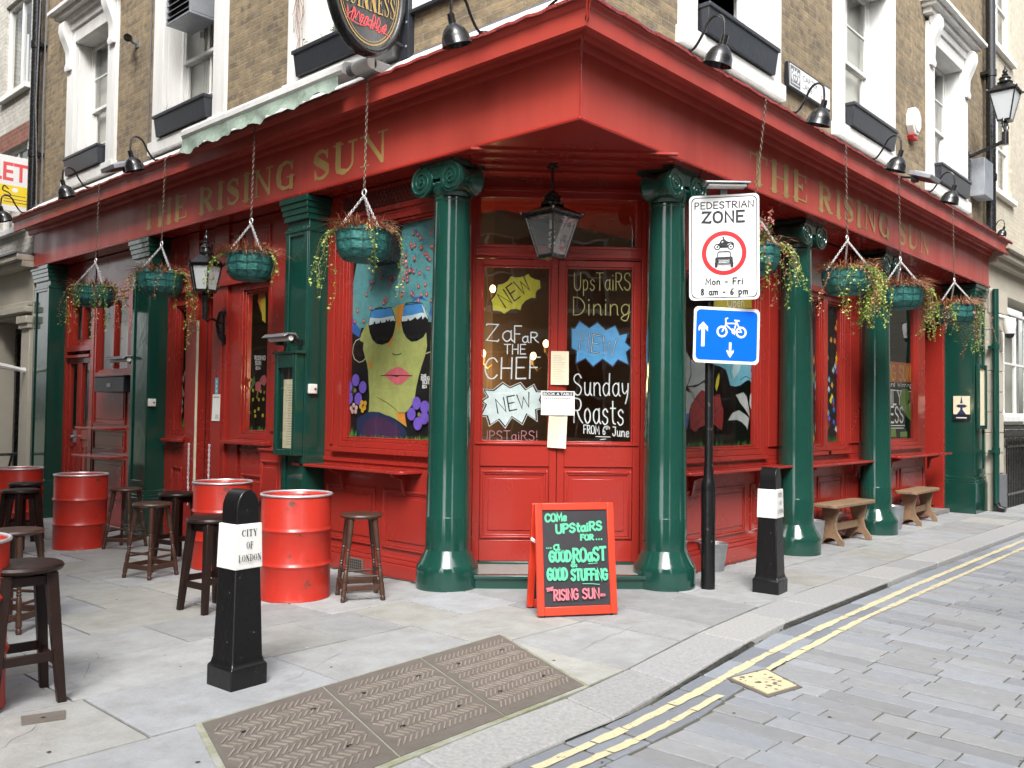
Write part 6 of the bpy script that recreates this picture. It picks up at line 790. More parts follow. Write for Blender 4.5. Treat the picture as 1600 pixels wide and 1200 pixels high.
def shelf(fr, u0, u1, dface, z, label, brk=()):
    mb = MB(RED, fr); r = .07; dp = .26
    pts = [(u0, dface+.001), (u1, dface+.001)]+[(u1-r+r*math.cos(a), dface+dp-r+r*math.sin(a)) for a in [i*PI/12 for i in range(7)]]+[(u0+r+r*math.cos(a), dface+dp-r+r*math.sin(a)) for a in [PI/2+i*PI/12 for i in range(7)]]
    mb.prism(pts, lambda p, q, t: (p, q, t), z-.028, z)
    s = part(mb, "drinks_shelf", bevel=.004, label=label)
    for b in brk:
        m = MB(RED, fr); m.prism([(dface+.001, z-.029), (dface+.20, z-.029), (dface+.17, z-.06), (dface+.06, z-.10), (dface+.03, z-.24), (dface+.001, z-.26)], lambda p, q, t: (t, p, q), b-.018, b+.018)
        part(m, "bracket", parent=s, bevel=.003)
def fill(fr, u0, u1, z0, z1, dface, dback=None, m=RED):
    mb = MB(m, fr); mb.box(u0, u1, dback if dback is not None else dface-.12, dface, z0, z1); return mb

# bay 1, side street: mural window between corner column and first pilaster
stallriser(FL, 1.72, 3.549, D_L, -.05, 1.13, 2)
shop_window(FL, 1.80, 3.34, 1.18, 3.47, D_L, "face", label="window painted with a woman in mirrored sunglasses")
mb = fill(FL, 3.3405, 3.549, 1.131, 3.77, D_L); mb.box(1.72, 1.7995, D_L-.12, D_L, 1.131, 3.77); mb.box(1.80, 3.34, D_L-.12, D_L-.0005, 3.4705, 3.77); mb.box(1.80, 3.34, D_L-.0003, D_L+.02, 3.50, 3.55); mb.box(1.8, 3.34, D_L-.12, D_L-.001, 1.131, 1.1795)
mb.box(3.40, 3.44, D_L, D_L+.02, 1.2, 3.5)
part(mb, "joinery", bevel=.004)
mb = MB(RED, FL)                                      # lattice vent above the mural
for k in range(24):
    a = 1.86+k*.058
    mb.add([(a, D_L+.003, 3.57), (a+.012, D_L+.003, 3.57), (a+.11, D_L+.003, 3.72), (a+.098, D_L+.003, 3.72)], [(0, 1, 2, 3)]); mb.add([(a+.098, D_L+.005, 3.57), (a+.11, D_L+.005, 3.57), (a+.012, D_L+.005, 3.72), (a, D_L+.005, 3.72)], [(0, 1, 2, 3)])
mb.use(DARKM).box(1.86, 3.3, D_L-.01, D_L+.0015, 3.56, 3.73); part(mb, "lattice_vent", smooth=False)
shelf(FL, 2.02, 3.80, D_L+.0, 1.0, "long red drinks shelf under the mural window", (2.25, 3.2))
mb = MB(IRON, FL); mb.box(2.78, 3.02, D_L+.0705, D_L+.078, -.02, .10); 
for i in range(7):
    for j in range(4): mb.use(DARKM).box(2.80+i*.031, 2.82+i*.031, D_L+.0782, D_L+.0795, -.005+j*.025, .012+j*.025)
part(mb, "air_brick", smooth=False)
# bay 2, side street: side light, deep doorway, narrow side light
stallriser(FL, 3.955, 5.20, D_L, -.08, 1.16, 1)
shop_window(FL, 4.62, 5.28, 1.20, 3.00, D_L, "side", label="narrow side window painted with flowers beside the menu case")
mb = MB(RED, FL)
mb.box(3.955, 4.6195, D_L-.12, D_L, 1.161, 3.77); mb.box(5.2805, 5.52, D_L-.12, D_L+.0, -.3, 3.77); mb.box(5.521, 5.86, D_L-.12, D_L+.03, -.3, 3.77); mb.box(4.62, 5.28, D_L-.12, D_L-.001, 3.001, 3.77); mb.box(4.62, 5.2795, D_L-.12, D_L-.001, 1.161, 1.199)
mb.box(4.2, 4.56, D_L+.0, D_L+.02, 1.3, 3.4)
mb.box(5.60, 5.78, D_L+.0305, D_L+.045, .3, 2.9)
mb.box(6.26, 6.52, D_L-.12, D_L+.02, -.3, 3.77); mb.box(6.921, 7.079, D_L-.12, D_L, -.3, 3.77); mb.box(5.861, 6.259, D_L-.12, D_L-.01, 3.05, 3.77); mb.box(6.5205, 6.9205, D_L-.12, D_L-.002, 2.93, 3.77)
mb.box(4.6, 6.95, D_L+.0305, D_L+.06, 3.02, 3.09)
for a, b in ((4.65, 5.25), (5.3, 5.85), (5.9, 6.35), (6.55, 6.9)): panel(mb, a, b, 3.16, 3.66, D_L)
part(mb, "joinery", bevel=.004)
shop_window(FL, 6.5205, 6.9205, 1.20, 2.93, D_L, "side2", label="narrow side window painted with white tulips")
stallriser(FL, 6.525, 6.92, D_L, -.1, 1.16, 1)
for a, b, z in ((6.5, 7.0, 1.12), (4.55, 5.50, 1.14)): part(MB(RED, FL).box(a, b, D_L, D_L+.10, z, z+.04), "window_sill", bevel=.005)
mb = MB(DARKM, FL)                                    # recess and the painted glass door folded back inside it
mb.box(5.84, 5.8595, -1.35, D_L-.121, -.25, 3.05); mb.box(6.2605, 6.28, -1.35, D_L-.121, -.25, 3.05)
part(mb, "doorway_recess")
mb = MB(RED, FL); mb.box(6.20, 6.259, -1.25, D_L-.13, -.1, .95); bars(mb, 6.2, 6.259, .951, 2.95, -1.25, -1.15, .03); bars(mb, 6.2, 6.259, .951, 2.95, D_L-.16, D_L-.13, .03)
d = part(mb, "open_door", bevel=.004)
mb = MB(PM['black'], FL); mb.box(6.235, 6.2585, -1.15, D_L-.16, .951, 2.95)
for k in range(16):
    a, z = rnd.uniform(-1.1, D_L-.2), rnd.uniform(1.1, 2.4); mb.use(PM[rnd.choice(['blue', 'lensblue', 'navy', 'dgreen'])]); mb.poly([(6.2345-k*1e-4, a+.05*math.cos(q*1.047), z+.07*math.sin(q*1.047)) for q in range(6)])
part(mb, "painted_pane", parent=d, smooth=False, recalc=False)
mb = MB(PAPERC, FL); mb.box(6.24, 6.2595, D_L+.0005, D_L+.024, -.1, 2.65); part(mb, "pale_edge_strip", parent=d)
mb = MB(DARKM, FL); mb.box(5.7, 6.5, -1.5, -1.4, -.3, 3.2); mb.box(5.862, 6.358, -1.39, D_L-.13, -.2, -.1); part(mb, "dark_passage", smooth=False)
for u in (5.83, 6.33):                                 # door chains hanging beside the doorway
    mb = MB(CHAINW, FL)
    for k in range(26): mb.ring((u+rnd.uniform(-.003, .003), D_L+.05, 1.10-k*.030), (1, 0, 0) if k % 2 else (0, 1, 0), (0, 0, 1), .012, .004, 8, 4)
    part(mb, "door_chain")
mb = MB(RED, FL); mb.box(3.97, 4.42, D_L+.001, -.06, -.1, 1.10); mb.box(3.96, 4.44, D_L+.001, -.04, 1.101, 1.125); panel(mb, 4.0, 4.39, .2, 1.0, -.06); part(mb, "low_pier", bevel=.004)
# bay 3, side street: part-glazed double door and a window over panels
mb = MB(RED, FL)
mb.box(7.561, 8.20, D_L-.12, D_L, -.35, 3.77); mb.box(10.40, 10.499, D_L-.12, D_L, -.35, 3.77); mb.box(9.38, 9.50, D_L-.12, D_L+.01, -.35, 3.77); mb.box(8.201, 9.379, D_L-.12, D_L-.002, 3.20, 3.77); mb.box(9.501, 10.399, D_L-.12, D_L-.003, 3.2, 3.77)
mb.box(9.501, 10.399, D_L-.12, D_L+.012, 2.40, 2.48); mb.box(9.501, 10.399, D_L-.12, D_L+.03, 2.30, 2.345)
mb.box(8.201, 9.379, D_L-.12, D_L-.001, -.35, 2.00)
for za, zb in ((.25, .80), (.92, 1.22), (1.30, 1.95)): panel(mb, 8.25, 9.32, za, zb, D_L)
part(mb, "joinery", bevel=.004)
shop_window(FL, 8.201, 9.379, 2.001, 3.199, D_L, None, (8.75,), sill=False)
shop_window(FL, 9.501, 10.399, 2.481, 3.199, D_L-.02, None, (9.93,), sill=False)
for k, (a, b) in enumerate(((9.505, 9.948), (9.952, 10.395))):
    mb = MB(RED, FL); dz = D_L-.02
    bars(mb, a, b, -.28, 2.30, dz-.06, dz, .085, .085, .20); mb.box(a+.0855, b-.0855, dz-.06, dz, 1.05, 1.20); mb.box(a+.0855, b-.0855, dz-.05, dz-.015, -.08, 1.05); panel(mb, a+.10, b-.10, .0, .95, dz-.015)
    d = part(mb, "door_leaf", bevel=.004)
    m = MB(GLASS, FL); m.poly([(a+.08, dz-.03, 1.2), (b-.08, dz-.03, 1.2), (b-.08, dz-.03, 2.22), (a+.08, dz-.03, 2.22)]); part(m, "pane", parent=d, smooth=False, recalc=False)
    if k == 1:
        m = MB(GALV, FL); m.box(10.0, 10.06, dz+.001, dz+.03, 1.0, 1.18); m.lathe([(.018, 0), (.018, .05), (.012, .055)], 0, 0, 0, 10) if False else m.tube([(10.03, dz+.03, 1.09), (10.03, dz+.07, 1.09)], .022, 10); part(m, "door_lock", parent=d)
shelf(FL, 8.22, 9.36, D_L+.02, 1.26, "upper red ledge on the panelled wall left of the second pilaster"); shelf(FL, 8.22, 9.45, D_L+.02, .86, "lower red ledge on the panelled wall left of the second pilaster")
mb = MB(CURTAIN, FL); mb.box(10.12, 10.45, D_L-.20, D_L-.19, 1.1, 3.3); mb.box(9.45, 9.90, D_L-.30, D_L-.29, 1.1, 2.9); mb.box(8.2, 9.3, D_L-.25, D_L-.24, 2.0, 2.8); part(mb, "window_blind", smooth=False)

# bay 1, main street
stallriser(FR, 1.95, 4.56, D_R, 0, 1.10, 3)
shop_window(FR, 2.02, 4.05, 1.12, 3.05, D_R, "flowers", label="window painted with red and white flowers behind the road signs")
mb = MB(RED, FR); mb.box(4.051, 4.56, D_R-.12, D_R, 1.101, 3.77); mb.box(2.02, 4.05, D_R-.12, D_R-.001, 3.051, 3.77); mb.box(1.90, 2.0195, D_R-.12, D_R, -.2, 3.77); mb.box(4.16, 4.44, D_R, D_R+.02, 1.2, 3.4); mb.box(2.02, 4.0495, D_R-.12, D_R-.001, 1.1005, 1.1195)
part(mb, "joinery", bevel=.004)
shelf(FR, 2.10, 4.50, D_R, 1.0, "long red drinks shelf behind the road sign post", (2.5, 3.9))
# bay 2, main street
stallriser(FR, 4.561, 7.22, D_R, 0, 1.06, 3)
shop_window(FR, 4.98, 5.77, 1.12, 3.10, D_R, "midl", label="tall narrow window right of the second round column")
mb = MB(RED, FR)
shop_window(FR, 5.771, 6.44, 1.12, 3.10, D_R, "mid", label="tall narrow window painted with blue butterflies")
mb.box(4.561, 4.979, D_R-.12, D_R, 1.061, 3.77); mb.box(6.441, 7.22, D_R-.12, D_R, 1.061, 3.77); mb.box(4.98, 6.44, D_R-.12, D_R-.002, 1.061, 1.119); mb.box(4.98, 6.44, D_R-.12, D_R-.003, 3.45, 3.77); mb.box(4.9, 6.5, D_R-.02, D_R+.05, 3.101, 3.17)
mb.box(6.52, 6.9, D_R, D_R+.02, 1.2, 3.4)
part(mb, "joinery", bevel=.004)
mb = MB(CURTAIN, FR); mb.box(4.98, 6.44, D_R-.12, D_R-.06, 3.171, 3.449); part(mb, "fanlight", smooth=False)
shelf(FR, 4.80, 7.05, D_R, .98, "long red drinks shelf above the nearer wooden bench", (5.1, 6.7))
# bay 3, main street with the dark side doorway
stallriser(FR, 7.221, 9.55, D_R, 0, 1.08, 2)
shop_window(FR, 7.60, 9.32, 1.13, 3.42, D_R, "rw", label="window with painted white lettering and a green clover leaf", gl=GLASS)
mb = MB(RED, FR); mb.box(7.221, 7.599, D_R-.12, D_R, 1.081, 3.77); mb.box(9.321, 9.60, D_R-.12, D_R, 1.081, 3.77); mb.box(7.6, 9.32, D_R-.12, D_R-.001, 3.421, 3.77); mb.box(7.6, 9.32, D_R-.12, D_R-.001, 1.081, 1.129); mb.box(9.551, 9.6, D_R-.12, D_R, -.1, 1.08)
mb.box(9.60, 10.56, D_R-.12, D_R-.001, 3.1, 3.77)
mb.box(10.44, 10.56, D_R-.95, D_R+.02, -.1, 3.099)
part(mb, "joinery", bevel=.004)
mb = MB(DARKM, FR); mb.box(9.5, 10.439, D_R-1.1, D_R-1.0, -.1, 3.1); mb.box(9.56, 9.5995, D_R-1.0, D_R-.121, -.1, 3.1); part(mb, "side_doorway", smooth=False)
mb = MB(RED, FR); mb.box(9.62, 10.40, D_R-.99, D_R-.94, .1, 2.5); panel(mb, 9.7, 10.3, .3, 1.0, D_R-.94); panel(mb, 9.7, 10.3, 1.2, 2.3, D_R-.94); part(mb, "side_door", bevel=.004)
mb = MB(MATTING, FR); mb.box(9.56, 10.5, D_R-1.0, D_R+.1, -.05, .06); part(mb, "side_step")
shelf(FR, 7.75, 10.15, D_R, 1.0, "long red drinks shelf above the farther wooden bench", (8.0, 9.7))

# --------------------------------------------------------------- corner entrance
mb = MB(RED, FD)
Dn = 0.0
mb.box(-.12, -.055, -.14, .03, .0, 3.77); mb.box(1.645, 1.76, -.14, .03, .0, 3.77)
mb.box(-.0545, .0, -.13, .012, .12, 3.77); mb.box(1.60, 1.6445, -.13, .012, .12, 3.77)
mb.box(.0005, 1.5995, -.12, .02, 3.02, 3.15); mb.box(.0005, 1.5995, -.12, .045, 3.035, 3.07); mb.box(.0005, 1.5995, -.12, .035, 3.12, 3.145)
mb.box(.0005, 1.5995, -.12, .02, 3.60, 3.77); mb.box(.0005, 1.5995, -.12, .05, 3.66, 3.70)
mb.box(.0005, .05, -.12, .0, 3.1505, 3.5995); mb.box(1.55, 1.5995, -.12, .0, 3.1505, 3.5995)
ent = part(mb, "entrance_surround", bevel=.004)
mb = MB(GLASS, FD); mb.poly([(.05, -.045, 3.15), (1.55, -.045, 3.15), (1.55, -.045, 3.60), (.05, -.045, 3.60)]); part(mb, "fanlight_pane", parent=ent, smooth=False, recalc=False)
for k, (a, b, art) in enumerate(((.004, .798, "leafl"), (.803, 1.597, "leafr"))):
    mb = MB(RED, FD); t = -.06
    bars(mb, a, b, .145, 3.015, t, -.004, .068, .06, .20); mb.box(a+.0685, b-.0685, t, -.004, 1.04, 1.265)
    bars(mb, a+.0685, b-.0685, 1.2655, 2.955, t, -.016, .018)
    mb.box(a+.0685, b-.0685, t+.01, -.02, .345, 1.0395); panel(mb, a+.075, b-.075, .36, 1.0, -.02)
    mb.box(a+.02, b-.02, -.0038, .012, 1.245, 1.268)
    d = part(mb, "door_leaf", bevel=.004, label=("left" if k == 0 else "right")+" leaf of the red entrance door")
    m = MB(GLASS, FD); m.poly([(a+.08, -.034, 1.27), (b-.08, -.034, 1.27), (b-.08, -.034, 2.95), (a+.08, -.034, 2.95)]); part(m, "pane", parent=d, smooth=False, recalc=False)
    part(paint(ART[art], FD, -.060, 1.2e-4), "window_lettering", parent=d, smooth=False, recalc=False)
# return walls tying the door frame to the two fronts, ceiling of the porch
mb = MB(RED); 
mb.hexa([(5.48, 5.84, -.1), (5.56, 5.80, -.1), (5.93, 5.93, -.1), (5.86, 6.03, -.1)], [(5.48, 5.84, 3.77), (5.56, 5.80, 3.77), (5.93, 5.93, 3.77), (5.86, 6.03, 3.77)])
mb.hexa([(7.08, 4.73, -.1), (7.10, 4.64, -.1), (7.25, 4.64, -.1), (7.22, 4.80, -.1)], [(7.08, 4.73, 3.77), (7.10, 4.64, 3.77), (7.25, 4.64, 3.77), (7.22, 4.80, 3.77)])
part(mb, "porch_return")
mb = MB(RED); mb.add([(5.25, 4.16, 3.768), (7.2, 4.16, 3.768), (7.2, 4.70, 3.768), (5.90, 6.0, 3.768), (5.3, 6.0, 3.768)], [(0, 1, 2, 3, 4)])
for k in range(4):
    o = .35+k*.22; mb.fr = FD; mb.box(-.05-.9*0, 1.7, o, o+.05, 3.745, 3.767)
mb.fr = WORLD; part(mb, "porch_ceiling", smooth=False)
mb = MB(GREEN, FD); mb.box(-.20, 1.80, -.15, .56, -.05, .105); mb.box(-.20, 1.80, .5605, .585, .085, .118); mb.box(-.20, 1.80, .5, .5604, .1055, .118); mb.box(-.1, 1.7, -.1, .01, .106, .144); st = part(mb, "door_step", bevel=.006)
mb = MB(MATTING, FD); mb.box(.0, 1.62, .02, .498, .1056, .121); part(mb, "tread", parent=st)

# --------------------------------------------------------------- sash windows above
def sash_window(fr, a, b, hood, flip, open_lower, blind, label):
    """a, b outer edges of the white surround; glass 22 cm back"""
    zb, zt = 4.96, 7.0; oa, ob = a+.27, b-.27
    mb = MB(WHITE, fr)
    mb.box(a, oa, -.02, .045, 4.86, zt+.25); mb.box(ob, b, -.02, .045, 4.86, zt+.25); mb.box(oa, ob, -.02, .045, zt, zt+.25); mb.box(a-.03, b+.03, -.02, .085, 4.80, 4.96)
    mb.box(oa-.05, oa-.0005, -.36, -.0205, zb, zt); mb.box(ob+.0005, ob+.05, -.36, -.0205, zb, zt); mb.box(oa, ob, -.36, -.0205, zt, zt+.06); mb.box(oa, ob, -.36, -.0205, zb-.06, zb)
    w = part(mb, "sash_window", bevel=.006, label=label)
    if hood:
        m = MB(WHITE, fr)
        for e, d1, za, zc in ((.10, .12, 7.32, 7.40), (.16, .20, 7.401, 7.46), (.22, .28, 7.461, 7.52)): m.box(a-e, b+e, -.02, d1, za, zc)
        m.box(a, b, .0455, .075, 7.20, 7.319)
        for c in (a+.10, b-.10):
            m.prism([(.046, 6.62), (.085, 6.60), (.10, 6.66), (.08, 6.74), (.09, 6.90), (.16, 7.06), (.20, 7.18), (.19, 7.30), (.15, 7.319), (.046, 7.319)], lambda p, q, t: (t, p, q), c-.085, c+.085)
        part(m, "window_hood", parent=w, bevel=.006)
    m = MB(WHITE, fr); mid = 5.98
    oa2, ob2 = oa+.05, ob-.05
    m.box(oa, oa2, -.30, -.20, zb, zt); m.box(ob2, ob, -.30, -.20, zb, zt)
    cx = (oa2+ob2)/2
    def sash(z0, z1, d):
        bars(m, oa2+.0005, ob2-.0005, z0, z1, d-.035, d, .045); m.box(cx-.011, cx+.011, d-.03, d-.004, z0+.0455, z1-.0455)
        zc = (z0+z1)/2; m.box(oa2+.046, cx-.0115, d-.03, d-.005, zc-.011, zc+.011); m.box(cx+.0115, ob2-.046, d-.03, d-.005, zc-.011, zc+.011)
    sash(mid, zt-.01, -.215)
    lo = (mid-.02, zt-.05) if open_lower else (zb+.005, mid+.035)
    sash(lo[0], lo[1], -.2555)
    s = part(m, "sash", parent=w, bevel=.003)
    gm = MB(GLASS, fr); gm.poly([(oa2, -.237, mid), (ob2, -.237, mid), (ob2, -.237, zt), (oa2, -.237, zt)])
    if not open_lower: gm.poly([(oa2, -.277, zb), (ob2, -.277, zb), (ob2, -.277, mid), (oa2, -.277, mid)])
    part(gm, "pane", parent=w, smooth=False, recalc=False)
    bm_ = MB(blind[0], fr)
    bb = -.34 if blind[0] is CURTAIN else -1.0; bm_.box(oa-.1, ob+.1, bb-.02, bb, 4.5, 7.3)
    if blind[1]:
        bm_.use(CURTAIN)
        for k in range(9):
            u = oa+(ob-oa)*(blind[1] if flip else 0)+k*.035; bm_.box(u, u+.02, -.33-.012*(k % 2), -.315-.012*(k % 2), 4.9, 7.1)
    part(bm_, "room_behind", parent=w, smooth=False)
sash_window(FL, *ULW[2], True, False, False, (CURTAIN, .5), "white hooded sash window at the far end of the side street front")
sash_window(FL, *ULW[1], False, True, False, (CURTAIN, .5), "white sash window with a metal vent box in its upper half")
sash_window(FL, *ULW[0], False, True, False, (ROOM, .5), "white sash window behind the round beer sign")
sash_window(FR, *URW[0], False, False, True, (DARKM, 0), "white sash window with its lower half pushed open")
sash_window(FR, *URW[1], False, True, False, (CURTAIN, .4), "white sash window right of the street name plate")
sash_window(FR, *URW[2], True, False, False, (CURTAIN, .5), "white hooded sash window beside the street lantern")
# ------------------------------------------------------------------ neighbouring buildings
def simple_window(b, org, fr, u0, u1, z0, z1, mframe, d=0.0, cols=2, rows=2, back=CURTAIN, sillm=None, label=None):
    m = MB(mframe, fr)
    def bars_(m, u0, u1, z0, z1, d0, d1, w): bars(m, u0, u1, z0, z1, d0, d1, w)
    bars_(m, u0, u1, z0, z1, d-.14, d-.06, .06)
    for i in range(1, cols): x = u0+(u1-u0)*i/cols; m.box(x-.02, x+.02, d-.13, d-.07, z0+.0605, z1-.0605)
    for j in range(1, rows):
        z = z0+(z1-z0)*j/rows
        for i in range(cols):
            xa = u0+.0605 if i == 0 else u0+(u1-u0)*i/cols+.0205; xb = u1-.0605 if i == cols-1 else u0+(u1-u0)*(i+1)/cols-.0205
            m.box(xa, xb, d-.13, d-.07, z-.02, z+.02)
    m.use(sillm or mframe).box(u0-.06, u1+.06, d-.14, d+.09, z0-.09, z0-.001)
    w = build(m, "window", b, org, bevel=.004, label=label)
    g_ = MB(GLASS, fr); g_.poly([(u0, d-.1, z0), (u1, d-.1, z0), (u1, d-.1, z1), (u0, d-.1, z1)]); build(g_, "pane", w, org, smooth=False, recalc=False)
    k = MB(back, fr); k.box(u0-.1, u1+.1, d-.44, d-.42, z0-.1, z1+.1); build(k, "room_behind", w, org, smooth=False)
def wall_with_holes(m, fr, u0, u1, z0, z1, holes, d=0.0, th=.35):
    """holes on a grid: list of (ua, ub, za, zb) in columns that do not overlap"""
    cols = sorted(set((a, b) for a, b, _, _ in holes)); cur = u0
    for a, b in cols:
        m.box(cur, a, d-th, d, z0, z1); zc = z0
        for _, _, za, zb in sorted([h for h in holes if (h[0], h[1]) == (a, b)], key=lambda h: h[2]): m.box(a, b, d-th, d, zc, za); zc = zb
        m.box(a, b, d-th, d, zc, z1); cur = b
    m.box(cur, u1, d-th, d, z0, z1)
# left: white brick over a cream stone shopfront
LO = (5.2, 15.4, -.2)
lb = thing("white_brick_building", "pale washed brick building with cream stone shopfront beyond the pub's side street end", "building", LO)
hl = [(11.75, 13.0, 4.55, 5.98), (11.75, 13.0, 6.95, 8.6), (13.6, 15.0, 4.55, 5.98), (13.6, 15.0, 6.95, 8.6), (15.8, 17.2, 4.55, 5.98), (15.8, 17.2, 6.95, 8.6)]
m = MB(BRICKW, FL); wall_with_holes(m, FL, 11.16, 20, 4.12, 11, hl, -.06); build(m, "wall", lb, LO, smooth=False)
m = MB(BRICKR, FL)
for a, b, z0, z1 in hl:
    if z0 < 5: m.prism([(a-.12, z1), (b+.12, z1), (b+.25, z1+.32), (a-.25, z1+.32)], lambda p, q, t: (p, t, q), -.05, -.045)
build(m, "brick_lintel", lb, LO, smooth=False)
for a, b, z0, z1 in hl: simple_window(lb, LO, FL, a, b, z0, z1, WHITE, -.06, 2, 1, CURTAIN)
m = MB(CREAM, FL)
m.box(11.16, 20, -.4, -.02, 3.0, 4.119); m.box(11.16, 11.52, -.4, .02, -.5, 2.999); m.box(12.9, 13.4, -.4, .02, -.5, 2.999); m.box(15.2, 20, -.4, -.03, -.5, 2.999)
m.box(11.16, 20, -.02, .10, 3.06, 3.16); m.box(11.16, 20, -.02, .05, 3.17, 3.24); m.box(11.16, 20, -.019, .16, 3.78, 3.88); m.box(11.16, 20, -.019, .24, 3.881, 3.98)
m.box(11.14, 11.56, -.019, .06, 2.80, 2.88); m.box(11.13, 11.58, -.019, .09, 2.881, 2.999)
build(m, "stone_shopfront", lb, LO, bevel=.01)
m = MB(LEAD, FL); m.box(11.16, 20, -.3, .27, 3.981, 4.02); build(m, "lead_capping", lb, LO, bevel=.005)
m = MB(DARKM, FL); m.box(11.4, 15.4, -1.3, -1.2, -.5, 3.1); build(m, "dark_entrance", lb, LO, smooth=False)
m = MB(BLACK, FL); bars(m, 11.9, 12.89, -.4, 2.9, -.40, -.34, .09); m.box(11.53, 11.8995, -.42, -.36, -.4, 2.9); build(m, "entrance_door", lb, LO, bevel=.004)
m = MB(LEAD, FL); m.box(11.16, 20, -8, -.2, 11.001, 11.2); build(m, "roof", lb, LO, smooth=False)
m = MB(PLASTIC, FL); m.box(11.60, 11.75, -.355, -.34, 1.93, 2.05); single(m, "door_notice", "small white notice in the dark entrance at the far left", "notice", (5.5, 15.8, 1.9))
m = MB(PLASTIC, FL); m.tube([(11.3, .02, 2.12), (11.3, .30, 2.17), (11.3, .52, 2.20)], [.03, .045, .05], 8); m.tube([(11.3, .0, 2.12), (11.3, .08, 2.12)], .05, 8)
single(m, "white_spout_light", "short white tubular light on the cream stone pillar at the far left", "light", (5.2, 15.41, 2.1))
o = thing("metal_handrail", "thin dark metal handrail by the stone shopfront at the far left", "handrail", (4.9, 15.6, g(15.6)))
m = MB(BLACK); m.tube([(3.9, 15.7, .74), (5.1, 15.7, .76), (5.30, 15.7, .77)], .022, 8); build(m, "top_rail", o, (4.9, 15.6, g(15.6)))
for x_ in (4.1, 5.0): m = MB(BLACK); m.tube([(x_+.12, 15.7, .75), (x_+.06, 15.7, .45), (x_, 15.7, g(15.6)-.02)], .018, 8); build(m, "post", o, (4.9, 15.6, g(15.6)))
# right: cream building with big white windows and railings
RO = (16.6, 4.11, 0)
rb = thing("cream_building", "cream stone building with white shop windows beyond the pub's main street end", "building", RO)
m = MB(BRICKC, FR); hr = [(11.75, 13.1, 5.6, 7.35), (11.75, 13.1, 8.2, 10), (14.3, 15.6, 5.6, 7.35), (14.3, 15.6, 8.2, 10), (17, 18.3, 5.6, 7.35), (20, 21.3, 5.6, 7.35), (23, 24.3, 5.6, 7.35)]
wall_with_holes(m, FR, 11.26, 30, 4.6, 11.5, hr, -.08); build(m, "wall", rb, RO, smooth=False)
for a, b, z0, z1 in hr: simple_window(rb, RO, FR, a, b, z0, z1, WHITE, -.08, 2, 2, CURTAIN)
m = MB(CREAM, FR)
m.box(11.26, 30, -.4, -.02, 3.75, 4.599); m.box(11.26, 30, -.02, .12, 4.2, 4.30); m.box(11.26, 30, -.02, .22, 4.301, 4.42); m.box(11.26, 30, -.02, .30, 4.421, 4.50)
for a in (11.26, 15.3, 19.4, 23.6):
    for k in range(9): m.box(a+.006*0, a+.62, -.4, .06, .62+k*.35, .62+k*.35+.335); 
    m.box(a+.01, a+.61, -.4, .045, .0, 3.749)
    m.box(a-.02, a+.66, -.019, .12, 3.35, 3.74)
m.box(11.9, 30, -.4, -.10, -.1, 1.45)
build(m, "stone_front", rb, RO, bevel=.006)
for a in (11.26, 15.3, 19.4, 23.6): build(MB(LEAD, FR).box(a-.02, a+.66, .0605, .10, -.1, .60), "grey_plinth", rb, RO, bevel=.006)
for a in (11.90, 15.95, 20.05, 24.25): simple_window(rb, RO, FR, a, a+3.35, 1.6, 3.55, WHITE, -.06, 4, 2, CURTAIN)
m = MB(LEAD, FR); m.box(11.26, 30, -8, -.2, 11.5, 11.7); build(m, "roof", rb, RO, smooth=False)
rl = thing("area_railings", "black iron railings in front of the cream building's window", "railings", (18.5, 4.0, 0))
m = MB(BLACK, FR); m.box(11.95, 15.2, .06, .10, 1.05, 1.09); m.box(11.95, 15.2, .06, .10, .22, .26)
build(m, "rail", rl, (18.5, 4.0, 0))
m = MB(BLACK, FR)
for k in range(28): m.tube([(11.98+k*.115, .08, .0), (11.98+k*.115, .08, 1.16)], .013, 6); m.lathe([(.02, 1.16), (.012, 1.2), (.001, 1.26)], 11.98+k*.115, .08, 0, 6)
build(m, "bar", rl, (18.5, 4.0, 0))
m = MB(BLACK, FR); m.box(11.92, 15.2, .03, .05, 1.22, 1.42)
for k in range(30): m.sphere((12.0+k*.105, .055, 1.36), .016, 6, 4)
build(m, "ornamental_band", rl, (18.5, 4.0, 0))
# opposite sides of both streets: what the panes and the gloss paint reflect
OA = Frame((2.2, -4.2, ROADZ), (1, 0, 0), (0, 1, 0)); OAo = (12, -4.2, 0)
ob1 = thing("opposite_terrace", "pale brick terrace with white windows across the main street", "building", OAo)
m = MB(BRICKC, OA); hs = []
for i in range(9):
    for z in (1.0, 4.3, 7.3): hs.append((1.2+i*2.9, 2.7+i*2.9, z, z+(2.2 if z < 2 else 1.9)))
wall_with_holes(m, OA, 0, 27, -.3, 9.3, hs); m.box(27, 62, -.35, 0, -.3, 9.3); m.box(-.3, 0, -7, 0, -.3, 9.3); build(m, "wall", ob1, OAo, smooth=False)
for h in hs: simple_window(ob1, OAo, OA, *h, WHITE, 0, 2, 2, DARKM)
m = MB(CREAM, OA); m.box(0, 27, -.02, .15, 3.65, 3.9); m.box(0, 27, -.02, .25, 9.31, 9.5); build(m, "cornice", ob1, OAo)
OB = Frame((-1.1, 3.9, ROADZ), (0, 1, 0), (1, 0, 0)); OBo = (-1.1, 12, 0)
ob2 = thing("opposite_side_building", "brown brick building with white windows across the side street", "building", OBo)
m = MB(BRICK, OB); hs = []
for i in range(7):
    for z in (1.0, 4.3, 7.3): hs.append((1.2+i*2.9, 2.7+i*2.9, z, z+(2.2 if z < 2 else 1.9)))
wall_with_holes(m, OB, 0, 21, -.5, 12.5, hs); m.box(-.3, 0, -8, 0, -.3, 12.5); build(m, "wall", ob2, OBo, smooth=False)
for h in hs: simple_window(ob2, OBo, OB, *h, WHITE, 0, 2, 2, DARKM)

